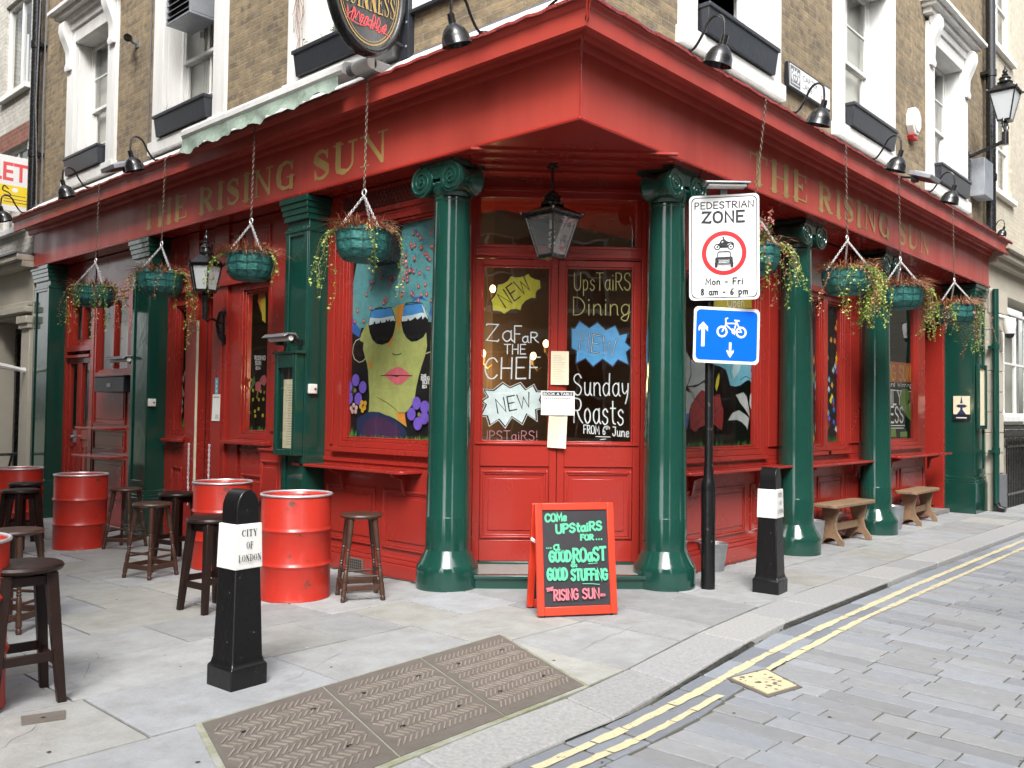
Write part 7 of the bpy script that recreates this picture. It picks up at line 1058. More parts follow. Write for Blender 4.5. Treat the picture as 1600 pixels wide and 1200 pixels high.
OC = Frame((-3.2, -4.6, ROADZ), (-q2, q2, 0), (q2, q2, 0)); OCo = (-4, -5, 0)
ob3 = thing("opposite_corner_building", "brown brick corner building with white windows behind the viewer", "building", OCo)
m = MB(BRICK, OC); hs = []
for i in range(3):
    for z in (.9, 4.2, 7.2): hs.append((-2.4+i*2.4, -1.0+i*2.4, z, z+(2.3 if z < 2 else 1.9)))
wall_with_holes(m, OC, -3.6, 4.4, -.3, 9.25, hs); build(m, "wall", ob3, OCo, smooth=False)
for h in hs: simple_window(ob3, OCo, OC, *h, WHITE, 0, 2, 2, DARKM)
m = MB(CREAM, OC); m.box(-3.6, 4.4, .001, .15, 3.5, 3.8); build(m, "cornice", ob3, OCo)

# ------------------------------------------------------------------ things fixed to the pub's upper front
def box_thing(name, label, cat, mm, fr, u0, u1, d0, d1, z0, z1, group=None, bevel=.006):
    m = MB(mm, fr); m.box(u0, u1, d0, d1, z0, z1); return single(m, name, label, cat, tuple(fr(((u0+u1)/2, d0, z0))), group, bevel=bevel)
rw_ = random.Random(21)
def window_box(fr, u0, u1, label, grow):
    org = tuple(fr(((u0+u1)/2, .2, 4.98)))
    o = thing("window_box", label, "window box", org, group="black window boxes under the upper windows")
    m = MB(NAVYP, fr); zb, zt, d0, d1 = 4.97, 5.23, -.14, .15
    m.hexa([(u0+.02, d0+.02, zb), (u1-.02, d0+.02, zb), (u1-.02, d1-.03, zb), (u0+.02, d1-.03, zb)], [(u0, d0, zt), (u1, d0, zt), (u1, d1, zt), (u0, d1, zt)])
    m.box(u0-.012, u1+.012, d0-.006, d1+.012, zt-.035, zt+.004)
    build(m, "trough", o, org, bevel=.006)
    m = MB(SOIL, fr); m.box(u0+.03, u1-.03, d0+.03, d1-.03, zt-.02, zt+.008); build(m, "soil", o, org)
    m = MB(None, fr)
    for k in range(grow[1]):
        u = rw_.uniform(*grow[2]) if len(grow) > 2 else rw_.uniform(u0+.06, u1-.06); d = rw_.uniform(d0+.06, d1-.04); h = rw_.uniform(.06, .20)
        m.use(DRY if grow[0] == 'dry' else LEAFG); t = rw_.uniform(.6, 1.2); m.tone = (t, t, t); e = (u+rw_.uniform(-.1, .1), d+rw_.uniform(-.06, .08), zt+h)
        if grow[0] == 'dry': m.add([(u-.004, d, zt), (u+.004, d, zt), e], [(0, 1, 2)])
        else:
            for q in range(3):
                c = Vector((u, d, zt+.01))+Vector((rw_.uniform(-.05, .05), rw_.uniform(-.03, .05), rw_.uniform(0, h*.6))); a = Vector((rw_.uniform(-1, 1), rw_.uniform(-1, 1), rw_.uniform(-.3, .7)))*.022; b = Vector((rw_.uniform(-1, 1), rw_.uniform(-1, 1), rw_.uniform(-.5, .5)))*.014
                m.add([c-a, c+b, c+a, c-b], [(0, 1, 2, 3)])
    if grow[1]: build(m, "plants", o, org, smooth=False, recalc=False)
window_box(FL, 8.43, 9.64, "black window box with dry stalks under the hooded window at the left end", ('dry', 22, (8.9, 9.5)))
window_box(FL, 5.46, 6.74, "black window box with brown twigs below the metal vent box", ('dry', 40, (6.0, 6.6)))
window_box(FL, 2.40, 3.64, "black window box with a little green behind the round beer sign", ('green', 26, (2.9, 3.5)))
window_box(FR, 1.66, 3.03, "black window box below the half open sash window", ('dry', 0))
window_box(FR, 4.97, 6.40, "black window box below the window right of the street name plate", ('dry', 0))
window_box(FR, 8.22, 9.66, "black window box at the far right beside the downpipe and meter box", ('dry', 0))
# creeper sprays hanging beside the beer-sign window
m = MB(DRY, FL)
for k in range(9):
    u = 3.62+rw_.uniform(-.08, .10); z = 6.3+rw_.uniform(0, .4); d = .06; pts = []
    for q in range(14): pts.append((u, d+rw_.uniform(0, .03), z)); u += rw_.uniform(-.022, .022); z -= .085
    m.tone = (.8, .8, .8); m.tube(pts, .003, 3)
    for p in pts:
        for _ in range(2):
            t = rw_.uniform(.5, 1.1); m.tone = (t, t, t); c = Vector(p); a = Vector((rw_.uniform(-1, 1), rw_.uniform(0, .4), rw_.uniform(-1, 1)))*.02; b = Vector((rw_.uniform(-1, 1), 0, rw_.uniform(-1, 1)))*.012
            m.add([c, c+a*.5+b, c+a], [(0, 1, 2)])
single(m, "dry_creeper", "thin dry creeper hanging down the white surround by the round beer sign", "plant", tuple(FL((3.62, .06, 5.3))), smooth=False, recalc=False)
# extractor vent box
VO = tuple(FL((6.1, 0, 5.95)))
o = thing("vent_box", "grey metal louvred vent box sticking out of an upper window", "vent", VO)
m = MB(GREYM, FL); u0, u1, d1, z0, z1 = 5.83, 6.43, .16, 6.30, 7.02
m.box(u0, u1, -.19, d1, z0, z0+.03); m.box(u0, u1, -.19, d1, z1-.03, z1); m.box(u0, u0+.03, -.19, d1, z0+.0301, z1-.0301); m.box(u1-.03, u1, -.19, d1, z0+.0301, z1-.0301); m.box(u0+.0301, u1-.0301, -.19, -.16, z0+.0301, z1-.0301)
build(m, "casing", o, VO, bevel=.006)
m = MB(LEAD, FL)
for k in range(8):
    z = z0+.07+k*.078; m.hexa([(u0+.03, d1-.04, z+.035), (u0+.03, d1+.002, z), (u1-.03, d1+.002, z), (u1-.03, d1-.04, z+.035)], [(u0+.03, d1-.04, z+.045), (u0+.03, d1+.002, z+.01), (u1-.03, d1+.002, z+.01), (u1-.03, d1-.04, z+.045)])
build(m, "louvres", o, VO, smooth=False)
m = MB(DARKM, FL); m.box(u0+.035, u1-.035, -.08, d1-.05, z0+.035, z1-.035); build(m, "dark_core", o, VO, smooth=False)
# small camera on the brick between the left windows
CO = tuple(FL((7.6, 0, 6.45))); o = thing("wall_camera", "small black camera on the brickwork between the two left upper windows", "camera", CO)
m = MB(BLACK, FL); m.tube([(7.60, .10, 6.50), (7.42, .20, 6.42)], [.045, .045], 12); m.tube([(7.435, .193, 6.425), (7.41, .207, 6.415)], .052, 12); build(m, "body", o, CO)
m = MB(LEAD, FL); m.tube([(7.58, 0, 6.44), (7.58, .06, 6.44), (7.56, .12, 6.47)], .018, 8); m.lathe([(.05, 0), (.05, .01)], 0, 0, 0, 8) if False else m.box(7.53, 7.63, .001, .015, 6.39, 6.49); build(m, "bracket", o, CO)
# cables on the brick
m = MB(LEAD, FL); m.tube([(7.16, .012, 4.80), (7.17, .012, 5.6), (7.15, .012, 6.4), (7.17, .012, 8.6)], .008, 5)
single(m, "wall_cable", "thin grey cable running up the brick left of the vent box window", "cable", tuple(FL((7.16, .01, 4.8))))
# downpipes
def downpipe(fr, u, d, z0, z1, r, label, mm=BLACK):
    org = tuple(fr((u, d, z0))); o = thing("downpipe", label, "downpipe", org)
    m = MB(mm, fr); m.tube([(u, d, z0), (u, d, z1)], r, 14); build(m, "pipe", o, org)
    z = z0+.9
    while z < z1: m = MB(mm, fr); m.tube([(u, d, z), (u, d, z+.11)], r*1.22, 14); m.box(u-r*1.8, u+r*1.8, 0.001, d-.01, z+.02, z+.07); z += 1.75; build(m, "collar", o, org)
downpipe(FL, 10.93, .13, 4.60, 9.5, .065, "black downpipe with cables at the left end of the brick front")
m = MB(LEAD, FL); m.tube([(10.74, .05, 4.62), (10.75, .05, 5.5), (10.79, .05, 6.3), (10.74, .05, 8.8)], .012, 5); m.tube([(10.80, .10, 4.62), (10.83, .10, 5.3), (10.78, .16, 6.3), (10.84, .10, 9)], .010, 5)
single(m, "cable_bundle", "loose grey cables following the left black downpipe", "cable", tuple(FL((10.78, .08, 4.7))))
downpipe(FR, 10.86, .13, 4.60, 9.5, .075, "black downpipe with mossy collar at the right end of the brick front")
m = MB(LEAFG, FR)
for k in range(70):
    t = rw_.uniform(.5, 1.1); m.tone = (t, t, t*.7); c = Vector((10.80+rw_.uniform(-.07, .07), .20+rw_.uniform(-.04, .03), rw_.choice([6.63, 6.63, 6.1, 5.9])+rw_.uniform(-.04, .05))); a = Vector((rw_.uniform(-1, 1), rw_.uniform(-.2, 1), rw_.uniform(-1, 1)))*.018; b = Vector((rw_.uniform(-1, 1), rw_.uniform(-1, 1), rw_.uniform(-1, 1)))*.012
    m.add([c, c+b, c+a], [(0, 1, 2)])
single(m, "moss_tuft", "green moss growing on the collar of the right downpipe", "plant", tuple(FR((10.8, .2, 6.1))), smooth=False, recalc=False)
downpipe(FR, 11.22, .10, .06, 3.74, .05, "slim dark green pipe beside the rightmost green pilaster", GREEN)
m = MB(BLACK, FR); m.tube([(11.22, .10, .14), (11.22, .14, .06), (11.22, .24, .03)], .055, 12); single(m, "pipe_shoe", "dark curved shoe at the foot of the slim green pipe", "pipe", tuple(FR((11.22, .1, 0))))
# meter box
box_thing("meter_box", "grey box on the brick under the street lantern", "box", GREYM, FR, 10.12, 10.62, .001, .22, 5.12, 5.72)
# alarm box
AO = tuple(FR((7.3, 0, 5.4))); o = thing("alarm_box", "white hexagonal alarm box with red base between the right upper windows", "alarm box", AO)
hx = [(7.30+.16*math.cos(a), 5.60+.20*math.sin(a)) for a in [R(22.5+45*k) for k in range(8)]]
m = MB(PLASTIC, FR); m.prism(hx, lambda p, q, t: (p, t, q), .001, .10); m.prism([(7.30+(p-7.3)*.8, 5.6+(q-5.6)*.8) for p, q in hx], lambda p, q, t: (p, t, q), .1001, .12); build(m, "cover", o, AO, bevel=.008)
m = MB(SIGNR, FR); m.prism([(7.19, 5.40), (7.41, 5.40), (7.38, 5.355), (7.22, 5.355)], lambda p, q, t: (p, t, q), .001, .085); build(m, "red_base", o, AO, bevel=.006)
# street name plate
NO = tuple(FR((3.96, 0, 5.0))); o = thing("street_name_plate", "white street plate reading CARTER LANE EC4 with a grey crest", "street sign", NO)
u0, u1, z0, z1 = 3.44, 4.50, 5.00, 5.27
m = MB(SIGNK, FR); m.box(u0, u1, .012, .06, z0, z1); build(m, "frame", o, NO, bevel=.006)
m = MB(SIGNW, FR); m.box(u0+.02, u1-.02, .0605, .063, z0+.02, z1-.02); build(m, "plate", o, NO, smooth=False)
pf = lambda d: (lambda a, b: (a, d, b))
m = MB(LEAD, FR); m.poly([(a, .0636, b) for a, b in ((u0+.03, z0+.03), (u0+.27, z0+.03), (u0+.27, z1-.03), (u0+.03, z1-.03))])
m.use(SIGNW); f_ = layers(.0640, 2e-4); c0, c1 = u0+.15, z0+.135
m.poly([(c0+p*.05, .0642, c1+q*.045) for p, q in ((-.8, 1), (.8, 1), (.8, -.1), (.5, -.7), (0, -1.1), (-.5, -.7), (-.8, -.1))])
for sg in (-1, 1):
    m.ribbon([(c0+sg*.055, c1-.05), (c0+sg*.075, c1+.0), (c0+sg*.055, c1+.03), (c0+sg*.075, c1+.06)], .02, f_()); m.ribbon([(c0+sg*.08, c1-.04), (c0+sg*.105, c1+.02), (c0+sg*.09, c1+.06)], .012, f_()); m.ribbon([(c0+sg*.02, c1+.055), (c0+sg*.035, c1+.085)], .014, f_())
m.ribbon([(c0-.035, c1+.05), (c0+.035, c1+.05)], .016, f_()); m.ribbon([(c0-.09, c1-.075), (c0+.09, c1-.075)], .010, f_())
m.use(LEAD); m.ribbon([(c0-.036, c1+.012), (c0+.036, c1+.012)], .013, f_()); m.ribbon([(c0, c1+.04), (c0, c1-.042)], .013, f_())
build(m, "crest", o, NO, smooth=False, recalc=False)
m = MB(SIGNK, FR); type_text(m, "CARTER", u0+.33, z0+.150, .062, pf(.0638), width=.38); type_text(m, "LANE", u0+.33, z0+.065, .062, pf(.0638), width=.245)
m.use(SIGNR); type_text(m, "EC4", u0+.80, z0+.055, .062, pf(.0638), width=.17); build(m, "lettering", o, NO, smooth=False, recalc=False)
# round beer sign on its bracket
SO = (4.7, 6.1, 4.7); o = thing("oval_beer_sign", "black oval bracket sign with gold and red lettering over the side street", "sign", SO)
FS = Frame((4.705, 6.10, 5.245), (.91, 0, 0), (0, -1, 0), (0, 0, .97))
el = lambda a, b, d: [(a*math.cos(2*PI*k/48), d, b*math.sin(2*PI*k/48)) for k in range(48)]
m = MB(BLACK, FS); m.loft([el(.44, .605, -.06), el(.455, .62, -.04), el(.455, .62, .04), el(.44, .605, .06), el(.415, .58, .062), el(.395, .56, .05), el(.385, .55, .040)], True, True); build(m, "oval_board", o, SO, sharp=50)
m = MB(GOLD, FS); rr = lambda a, b, w, d: m.loft([el(a, b, d), el(a-w, b-w, d)], True, False); rr(.372, .535, .012, .0412); rr(.345, .505, .006, .0412); build(m, "gold_ring", o, SO, smooth=False, recalc=False)
m = MB(GOLD, FS); serif_word(m, "GUINNESS", (-.315, -.22), (.63, 0), (0, .20), layers(.0425, 2e-4)); build(m, "gold_lettering", o, SO, smooth=False, recalc=False)
m = MB(LETRED, FS); f_ = layers(.0425, 2e-4); rs = random.Random(8)
P = [(-.24, -.30)]; 
for k in range(34): P.append((-.24+k*.0142+rs.uniform(-.022, .022), -.315-.045*(k/34)*0+(.05 if k % 3 == 0 else -.03 if k % 3 == 1 else .0)*rs.uniform(.4, 1.25)-.0015*k))
m.ribbon(smooth(P, 3), .009, f_())
for k in range(6): a = -.2+k*.075+rs.uniform(-.02, .02); m.ribbon(smooth([(a, -.36), (a+.03, -.27+rs.uniform(-.03, .03)), (a+.05, -.30), (a+.01, -.38)]), .010, f_())
m.ribbon(smooth([(-.26, -.36), (-.1, -.385), (.05, -.35), (.27, -.39)]), .007, f_())
build(m, "red_script", o, SO, smooth=False, recalc=False)
m = MB(NAVYP); m.box(5.12, 5.198, 6.02, 6.14, 4.74, 5.85)
for z in (4.84, 5.06, 5.6): m.tube([(5.15, 6.08, z), (5.04, 6.09, z+.03)], .014, 8)
build(m, "bracket", o, SO, bevel=.004)
m = MB(GALV)
for z in (4.84, 5.06, 5.6): m.sphere((5.125, 6.045, z), .014, 8, 5)
build(m, "bolt", o, SO)
# blank framed board above the lamp at the top of the picture
BO = tuple(FL((1.1, 0, 5.15))); o = thing("framed_notice_board", "white board with a dark frame high on the brick near the corner", "sign board", BO)
m = MB(NAVYP, FL); bars(m, .62, 1.98, 5.14, 6.2, .002, .06, .035); build(m, "frame", o, BO, bevel=.004)
m = MB(SIGNW, FL); m.box(.6551, 1.9449, .002, .035, 5.1751, 6.165); build(m, "board", o, BO, smooth=False)
# awning
AW = tuple(FL((4.0, .3, 4.6))); o = thing("rolled_awning", "rolled up awning with pale green valance above the gold letters", "awning", AW)
m = MB(WHITE, FL); m.prism([(.265, 4.62), (.40, 4.62), (.425, 4.65), (.425, 4.70), (.40, 4.735), (.265, 4.76)], lambda p, q, t: (t, p, q), 2.42, 5.45); build(m, "cassette", o, AW, bevel=.006)
m = MB(WHITE, FL); m.tube([(2.10, .33, 4.66), (2.33, .33, 4.66)], [.055, .06], 14); m.box(2.10, 2.33, .05, .30, 4.60, 4.70); m.use(LEAD).tube([(2.331, .33, 4.66), (2.419, .33, 4.66)], .05, 12); build(m, "end_bracket", o, AW)
m = MB(CANVAS, FL); ra = random.Random(17); nn = 90; rows_ = 5; vs = []; fs = []
for i in range(nn+1):
    u = 2.50+2.95*i/nn; drop = .15+.05*(i/nn)+.018*math.sin(i*PI/4.5)+ra.uniform(-.008, .008)
    for j in range(rows_+1):
        t = j/rows_; vs.append((u+ra.uniform(-.004, .004), .405+.055*t*t+.03*t*math.sin(u*9+t*2)+ra.uniform(-.006, .006)*t, 4.625-drop*t))
for i in range(nn):
    for j in range(rows_): fs.append((i*(rows_+1)+j, (i+1)*(rows_+1)+j, (i+1)*(rows_+1)+j+1, i*(rows_+1)+j+1))
m.add(vs, fs); build(m, "valance", o, AW, sharp=80)
# swan-neck lamps along the cornice
def lamp_proto():
    """local: x out of the wall, z up, origin at the foot of the arm on the cornice"""
    o = thing("swan_neck_lamp", "x", "lamp", (0, 0, 0), group="black swan neck lamps along the cornice")
    pts = smooth([(0, 0, 0), (.06, 0, .02)], 2); P = []
    ctrl = [(0, .0), (.07, .015), (.14, .10), (.20, .20), (.27, .235), (.33, .20), (.345, .12), (.345, .03)]
    P = [(a, 0, b) for a, b in smooth(ctrl, 5)]
    m = MB(BLACK); m.tube(P, .0115, 8); m.lathe([(.045, -.004), (.045, .012), (.02, .02)], 0, 0, 0, 12); build(m, "arm", o)
    # shade tilted back towards the wall
    T = Matrix.Translation((.345, 0, .03)) @ Matrix.Rotation(R(18), 4, 'Y')
    fr = lambda p: T @ Vector(p)
    m = MB(BLACK, fr); m.lathe([(.028, .02), (.030, -.05), (.026, -.055)], 0, 0, 0, 14); build(m, "lamp_cap", o)
    m = MB(BLACK, fr); m.lathe([(.026, -.05), (.05, -.065), (.085, -.10), (.108, -.15), (.118, -.21), (.122, -.215), (.115, -.212), (.10, -.15), (.078, -.105), (.03, -.07)], 0, 0, 0, 22, caps=False); build(m, "shade", o)
    m = MB(PLASTIC, fr); m.sphere((0, 0, -.12), .035, 8, 6); build(m, "bulb", o)
    return o
lp = lamp_proto(); first = True
LAMPS = [(FL, 10.75, "swan neck lamp at the far left end of the cornice, over the board reading LET"), (FL, 8.33, "swan neck lamp left of the flat floodlight above the side street"), (FL, 6.30, "swan neck lamp just right of the flat floodlight above the side street"), (FL, .76, "large swan neck lamp left of the pub's corner"),
         (FR, 1.08, "large swan neck lamp right of the pub's corner under the open window"), (FR, 3.06, "swan neck lamp just below the street name plate"), (FR, 5.14, "swan neck lamp left of the right hand floodlight"), (FR, 7.12, "swan neck lamp right of the right hand floodlight"), (FR, 10.2, "small swan neck lamp at the far right end of the cornice")]
for fr, u, lab in LAMPS:
    loc = fr((u, .27, 4.555)); ang = math.atan2(fr.d.y, fr.d.x)+random.Random(u).uniform(-.12, .12)
    if first: lp.location = loc; lp.rotation_euler = (0, 0, ang); lp["label"] = lab; first = False
    else: dup(lp, loc, ang, lab, scale=(.6, .6, .6) if u > 10 and fr is FR else None)
# flat floodlights
def flood(fr, u, lab, flip):
    org = tuple(fr((u, .3, 4.5))); o = thing("floodlight", lab, "floodlight", org, group="flat grey floodlights on the cornice")
    T = Frame(fr((u, .56, 4.50)), fr.u, fr.d*math.cos(R(20))-Vector((0, 0, 1))*math.sin(R(20)), fr.d*math.sin(R(20))+Vector((0, 0, 1))*math.cos(R(20)))
    m = MB(GREYM, T); m.prism([(-.20, -.10), (.20, -.10), (.23, .0), (.18, .16), (-.18, .16), (-.23, 0)], lambda p, q, t: (p, q, t), -.03, .025)
    for k in range(5): m.box(-.14+k*.06, -.125+k*.06, -.06, .10, .0255, .045)
    build(m, "housing", o, org, bevel=.006)
    m = MB(SIGNK, T); m.poly([(-.17, -.075, -.0305), (.17, -.075, -.0305), (.15, .13, -.0305), (-.15, .13, -.0305)]); build(m, "lens", o, org, smooth=False)
    m = MB(BLACK, fr); m.tube([(u, .24, 4.57), (u, .36, 4.53), (u, .50, 4.50)], .016, 8); m.box(u-.05, u+.05, .44, .50, 4.45, 4.52); build(m, "arm", o, org)
flood(FL, 6.72, "flat grey floodlight on the cornice above the side street", False); flood(FR, 6.06, "flat grey floodlight on the cornice above the main street", True)
# pigeon-torn slates lying at the corner of the cornice
m = MB(LEAD); rs = random.Random(2)
for k in range(4):
    a = .05+k*.22; m.hexa([(5.1+a, 3.84+rs.uniform(-.01, .01), 4.545), (5.33+a, 3.86, 4.545), (5.33+a, 3.99, 4.60), (5.1+a, 4.0, 4.61)], [(5.1+a, 3.84, 4.565), (5.33+a, 3.86, 4.560), (5.33+a, 3.99, 4.625), (5.1+a, 4.0, 4.635)])
m.use(BLACK); m.tube([(4.98, 3.90, 4.60), (4.92, 3.98, 4.66), (4.90, 4.05, 4.60), (4.93, 4.2, 4.57)], .012, 6); m.tube([(5.0, 3.88, 4.59), (5.1, 3.85, 4.67), (5.2, 3.9, 4.62)], .01, 6); m.sphere((4.97, 3.9, 4.60), .04, 8, 5)
single(m, "lead_flap", "curled dark lead flap and cable ends on the very corner of the cornice", "flashing", (5.2, 3.9, 4.55), bevel=.003)
# letting board
TO = (4.6, 15.6, 4.7); o = thing("letting_board", "white and yellow board with red letters LET at the far left", "sign board", TO)
FT = Frame((3.93, 15.62, 4.70), (1, 0, 0), (0, -1, 0))
m = MB(SIGNW, FT); m.box(0, 1.36, -.012, .012, 0, .90); build(m, "board", o, TO, bevel=.003)
m = MB(SIGNY, FT); m.poly([(.02, .0125, .10), (1.34, .0125, .10), (1.34, .0125, .42), (.02, .0125, .42)])
m.use(SIGNK); f_ = layers(.013, 2e-4); m.ribbon(smooth([(.98, .36), (.92, .40), (.90, .33), (.98, .30), (1.02, .26), (.94, .24)]), .022, f_())
m.use(INK)
for z, w in ((.28, .4), (.22, .5), (.17, .45)): m.ribbon([(.92, z-.02), (.92+w*.8, z-.02)], .012, f_())
m.use(SIGNW); m.poly([(1.08+.05*math.cos(k*PI/5), .0136, .35+.04*math.sin(k*PI/5)) for k in range(10)]); build(m, "yellow_panel", o, TO, smooth=False, recalc=False)
m = MB(LETRED, FT); type_text(m, "TO LET", .10, .50, .29, lambda a, b: (a, .0128, b), width=1.17, bold=.03); build(m, "lettering", o, TO, smooth=False, recalc=False)
m = MB(LEAD, FT); m.box(1.36, 1.39, -.03, .03, -.1, 1.0); build(m, "post", o, TO)
# street lantern on its arm
def lantern4(o, org, c, wt, wb, h, capz, sides=4, ph=PI/4, finial=True, gm=None):
    """glazed lantern: c = centre of the glass bottom; wt/wb radii at top and bottom of the glass"""
    x, y, z = c
    m = MB(BLACK)
    for k in range(sides):
        a = ph+2*PI*k/sides; m.tube([(x+wb*math.cos(a), y+wb*math.sin(a), z), (x+wt*math.cos(a), y+wt*math.sin(a), z+h)], .011, 6)
    m.lathe([(wb*1.06, z-.012), (wb*1.10, z), (wb*1.06, z+.02), (wb*.9, z+.02)], x, y, 0, sides, ph=ph); m.lathe([(wt*.98, z+h-.015), (wt*1.06, z+h-.01), (wt*1.06, z+h+.012), (wt*.9, z+h+.012)], x, y, 0, sides, ph=ph)
    build(m, "frame", o, org, sharp=30)
    m = MB(BLACK); t = z+h
    m.lathe([(wt*1.16, t+.004), (wt*1.20, t+.02), (wt*1.10, t+.035), (wt*.5, t+.035+capz*.55), (wt*.42, t+.04+capz*.6)], x, y, 0, sides, ph=ph)
    zz = t+.04+capz*.6
    m.lathe([(wt*.44, zz), (wt*.46, zz+.02), (wt*.34, zz+.035), (wt*.30, zz+.07), (wt*.36, zz+.08), (wt*.30, zz+.10), (wt*.16, zz+.13)], x, y, 0, 16)
    if finial: m.lathe([(wt*.16, zz+.13), (wt*.20, zz+.145), (wt*.10, zz+.165), (wt*.16, zz+.19), (wt*.13, zz+.215), (wt*.05, zz+.235), (wt*.05, zz+.27), (.002, zz+.285)], x, y, 0, 12)
    for k in range(sides):
        a = ph+2*PI*k/sides; m.sphere((x+wt*1.17*math.cos(a), y+wt*1.17*math.sin(a), t+.028), .016, 6, 4, 1.4)
    build(m, "lantern_roof", o, org, sharp=30)
    m = MB(gm or LGLASS); m.lathe([(wb*.98, z+.01), (wt*.98, z+h-.005)], x, y, 0, sides, caps=False, ph=ph); build(m, "lantern_glass", o, org, smooth=False, recalc=False)
LX = Vector(FR((9.98, .55, 0))); LOo = tuple(FR((9.98, 0, 5.8)))
o = thing("street_lantern", "black glazed street lantern on a bracket at the right end of the brick front", "street lantern", LOo)
lantern4(o, LOo, (LX.x, LX.y, 6.19), .25, .12, .44, .18, gm=FROST)
m = MB(BLACK, FR); m.tube([(9.98, .0, 5.66), (9.98, .04, 5.66)], .09, 10); m.tube([(9.98, .02, 5.72), (9.98, .55, 5.88)], .03, 10); m.tube([(9.98, .55, 5.82), (9.98, .55, 6.02)], .05, 12); m.tube([(9.98, .55, 6.02), (9.98, .55, 6.19)], .022, 10); m.box(9.93, 10.03, .001, .05, 5.3, 5.8)
for sg in (-1, 1): m.tube([(9.98+sg*.02, .55, 6.03), (9.98+sg*.14, .55, 6.07), (9.98+sg*.20, .55, 6.14), (9.98+sg*.16, .55, 6.19), (9.98+sg*.12, .55, 6.15), (9.98+sg*.10, .55, 6.20)], .010, 6)
build(m, "bracket", o, LOo)
m = MB(PLASTIC); m.lathe([(.045, 6.24), (.05, 6.32), (.04, 6.42)], LX.x, LX.y, 0, 10); build(m, "mantle", o, LOo)
# entrance lantern hanging in the porch
HO = (5.99, 5.03, 3.77); o = thing("entrance_lantern", "black glazed lantern hanging on a rod above the corner door", "lantern", HO)
lantern4(o, HO, (5.99, 5.03, 2.935), .235, .118, .36, .10, finial=False, ph=R(42.5+45+45))
m = MB(BLACK); m.tube([(5.99, 5.03, 3.44), (5.99, 5.03, 3.765)], .013, 8); m.lathe([(.05, 3.735), (.055, 3.764)], 5.99, 5.03, 0, 14); m.lathe([(.02, 3.46), (.026, 3.48), (.02, 3.50)], 5.99, 5.03, 0, 10); build(m, "rod", o, HO)
m = MB(PLASTIC); P = [(5.99+.024*math.cos(k*.9), 5.03+.024*math.sin(k*.9), 3.02+k*.0075) for k in range(22)]; m.tube(P, .0085, 6); m.lathe([(.022, 3.19), (.022, 3.27)], 5.99, 5.03, 0, 8); build(m, "spiral_bulb", o, HO)
# wall lantern by the side street doorway
WX = FL((5.22, .20, 0)); WO = tuple(FL((5.3, 0, 2.5))); o = thing("wall_lantern", "black six sided wall lantern by the side street doorway", "lantern", WO)
lantern4(o, WO, (WX.x, WX.y, 2.875), .185, .125, .29, .15, sides=6, ph=R(10), gm=FROST)
m = MB(BLACK, FL); m.tube([(5.22, .20, 2.56), (5.22, .20, 2.885)], [.03, .035], 10); m.lathe([(.045, 2.80), (.05, 2.83), (.03, 2.86)], 5.22, .20, 0, 10)
m.tube([(5.22, .20, 2.58), (5.32, .12, 2.55), (5.42, .0, 2.60), (5.55, -.22, 2.55)], .014, 8); m.tube([(5.56, -.28, 2.30), (5.56, -.20, 2.42), (5.56, -.18, 2.55), (5.56, -.20, 2.68), (5.56, -.28, 2.74)], [.02, .045, .055, .04, .02], 8); build(m, "bracket", o, WO)
m = MB(PLASTIC); m.lathe([(.035, 2.90), (.04, 3.0), (.03, 3.08)], WX.x, WX.y, 0, 10); build(m, "bulb", o, WO)
# menu case and its light on the first pilaster
MO = tuple(FL((3.78, 0, 1.1))); o = thing("menu_case", "green glazed menu case with a cream menu on the first pilaster", "menu case", MO)
m = MB(GREEN, FL); bars(m, 3.56, 3.945, 1.08, 2.12, -.0199, .085, .055, .14, .06); m.box(3.53, 3.975, -.0195, .10, 2.121, 2.15); build(m, "frame", o, MO, bevel=.005)
m = MB(DARKM, FL); m.box(3.6155, 3.8895, -.0195, .01, 1.1405, 1.9795); build(m, "back", o, MO, smooth=False)
m = MB(PAPERC, FL); m.box(3.64, 3.83, .0105, .044, 1.15, 1.86); m.use(INK)
for k in range(24): m.box(3.66+rw_.uniform(0, .02), 3.77+rw_.uniform(-.03, .01), .0441, .0445, 1.19+k*.0265, 1.194+k*.0265)
build(m, "menu", o, MO, smooth=False)
m = MB(GLASS, FL); m.poly([(3.6155, .06, 1.14), (3.8895, .06, 1.14), (3.8895, .06, 1.98), (3.6155, .06, 1.98)]); build(m, "pane", o, MO, smooth=False, recalc=False)
def trough_light(fr, u0, u1, z, label, d=.0):
    org = tuple(fr(((u0+u1)/2, 0, z))); o = thing("trough_light", label, "light", org)
    m = MB(GALV, fr); m.prism([(d+.06, z), (d+.10, z+.05), (d+.19, z+.045), (d+.235, z+.01), (d+.23, z+.002), (d+.18, z+.03), (d+.10, z+.03), (d+.065, z-.004)], lambda p, q, t: (t, p, q), u0, u1); build(m, "hood", o, org, bevel=.003)
    m = MB(PLASTIC, fr); m.tube([(u0+.02, d+.14, z-.005), (u1-.02, d+.14, z-.005)], .028, 10); build(m, "tube", o, org)
    m = MB(BLACK, fr); m.box(u0+.04, u0+.09, -.019, d+.10, z-.06, z-.01); m.box(u1-.09, u1-.04, -.019, d+.10, z-.06, z-.01); build(m, "arm", o, org)
trough_light(FL, 3.55, 3.97, 2.28, "silver trough light above the green menu case")
trough_light(FL, 7.55, 8.15, 2.19, "silver trough light on the panelled wall left of the second pilaster", -.14)
BBo = tuple(FL((8.3, -.1, 1.78))); o = thing("black_box", "shallow black box on the red wall below the left trough light", "box", BBo)
m = MB(NAVYP, FL); m.box(7.90, 8.85, D_L+.001, D_L+.20, 1.76, 1.97); m.box(7.88, 8.87, D_L+.001, D_L+.215, 1.971, 1.99); build(m, "body", o, BBo, bevel=.006)
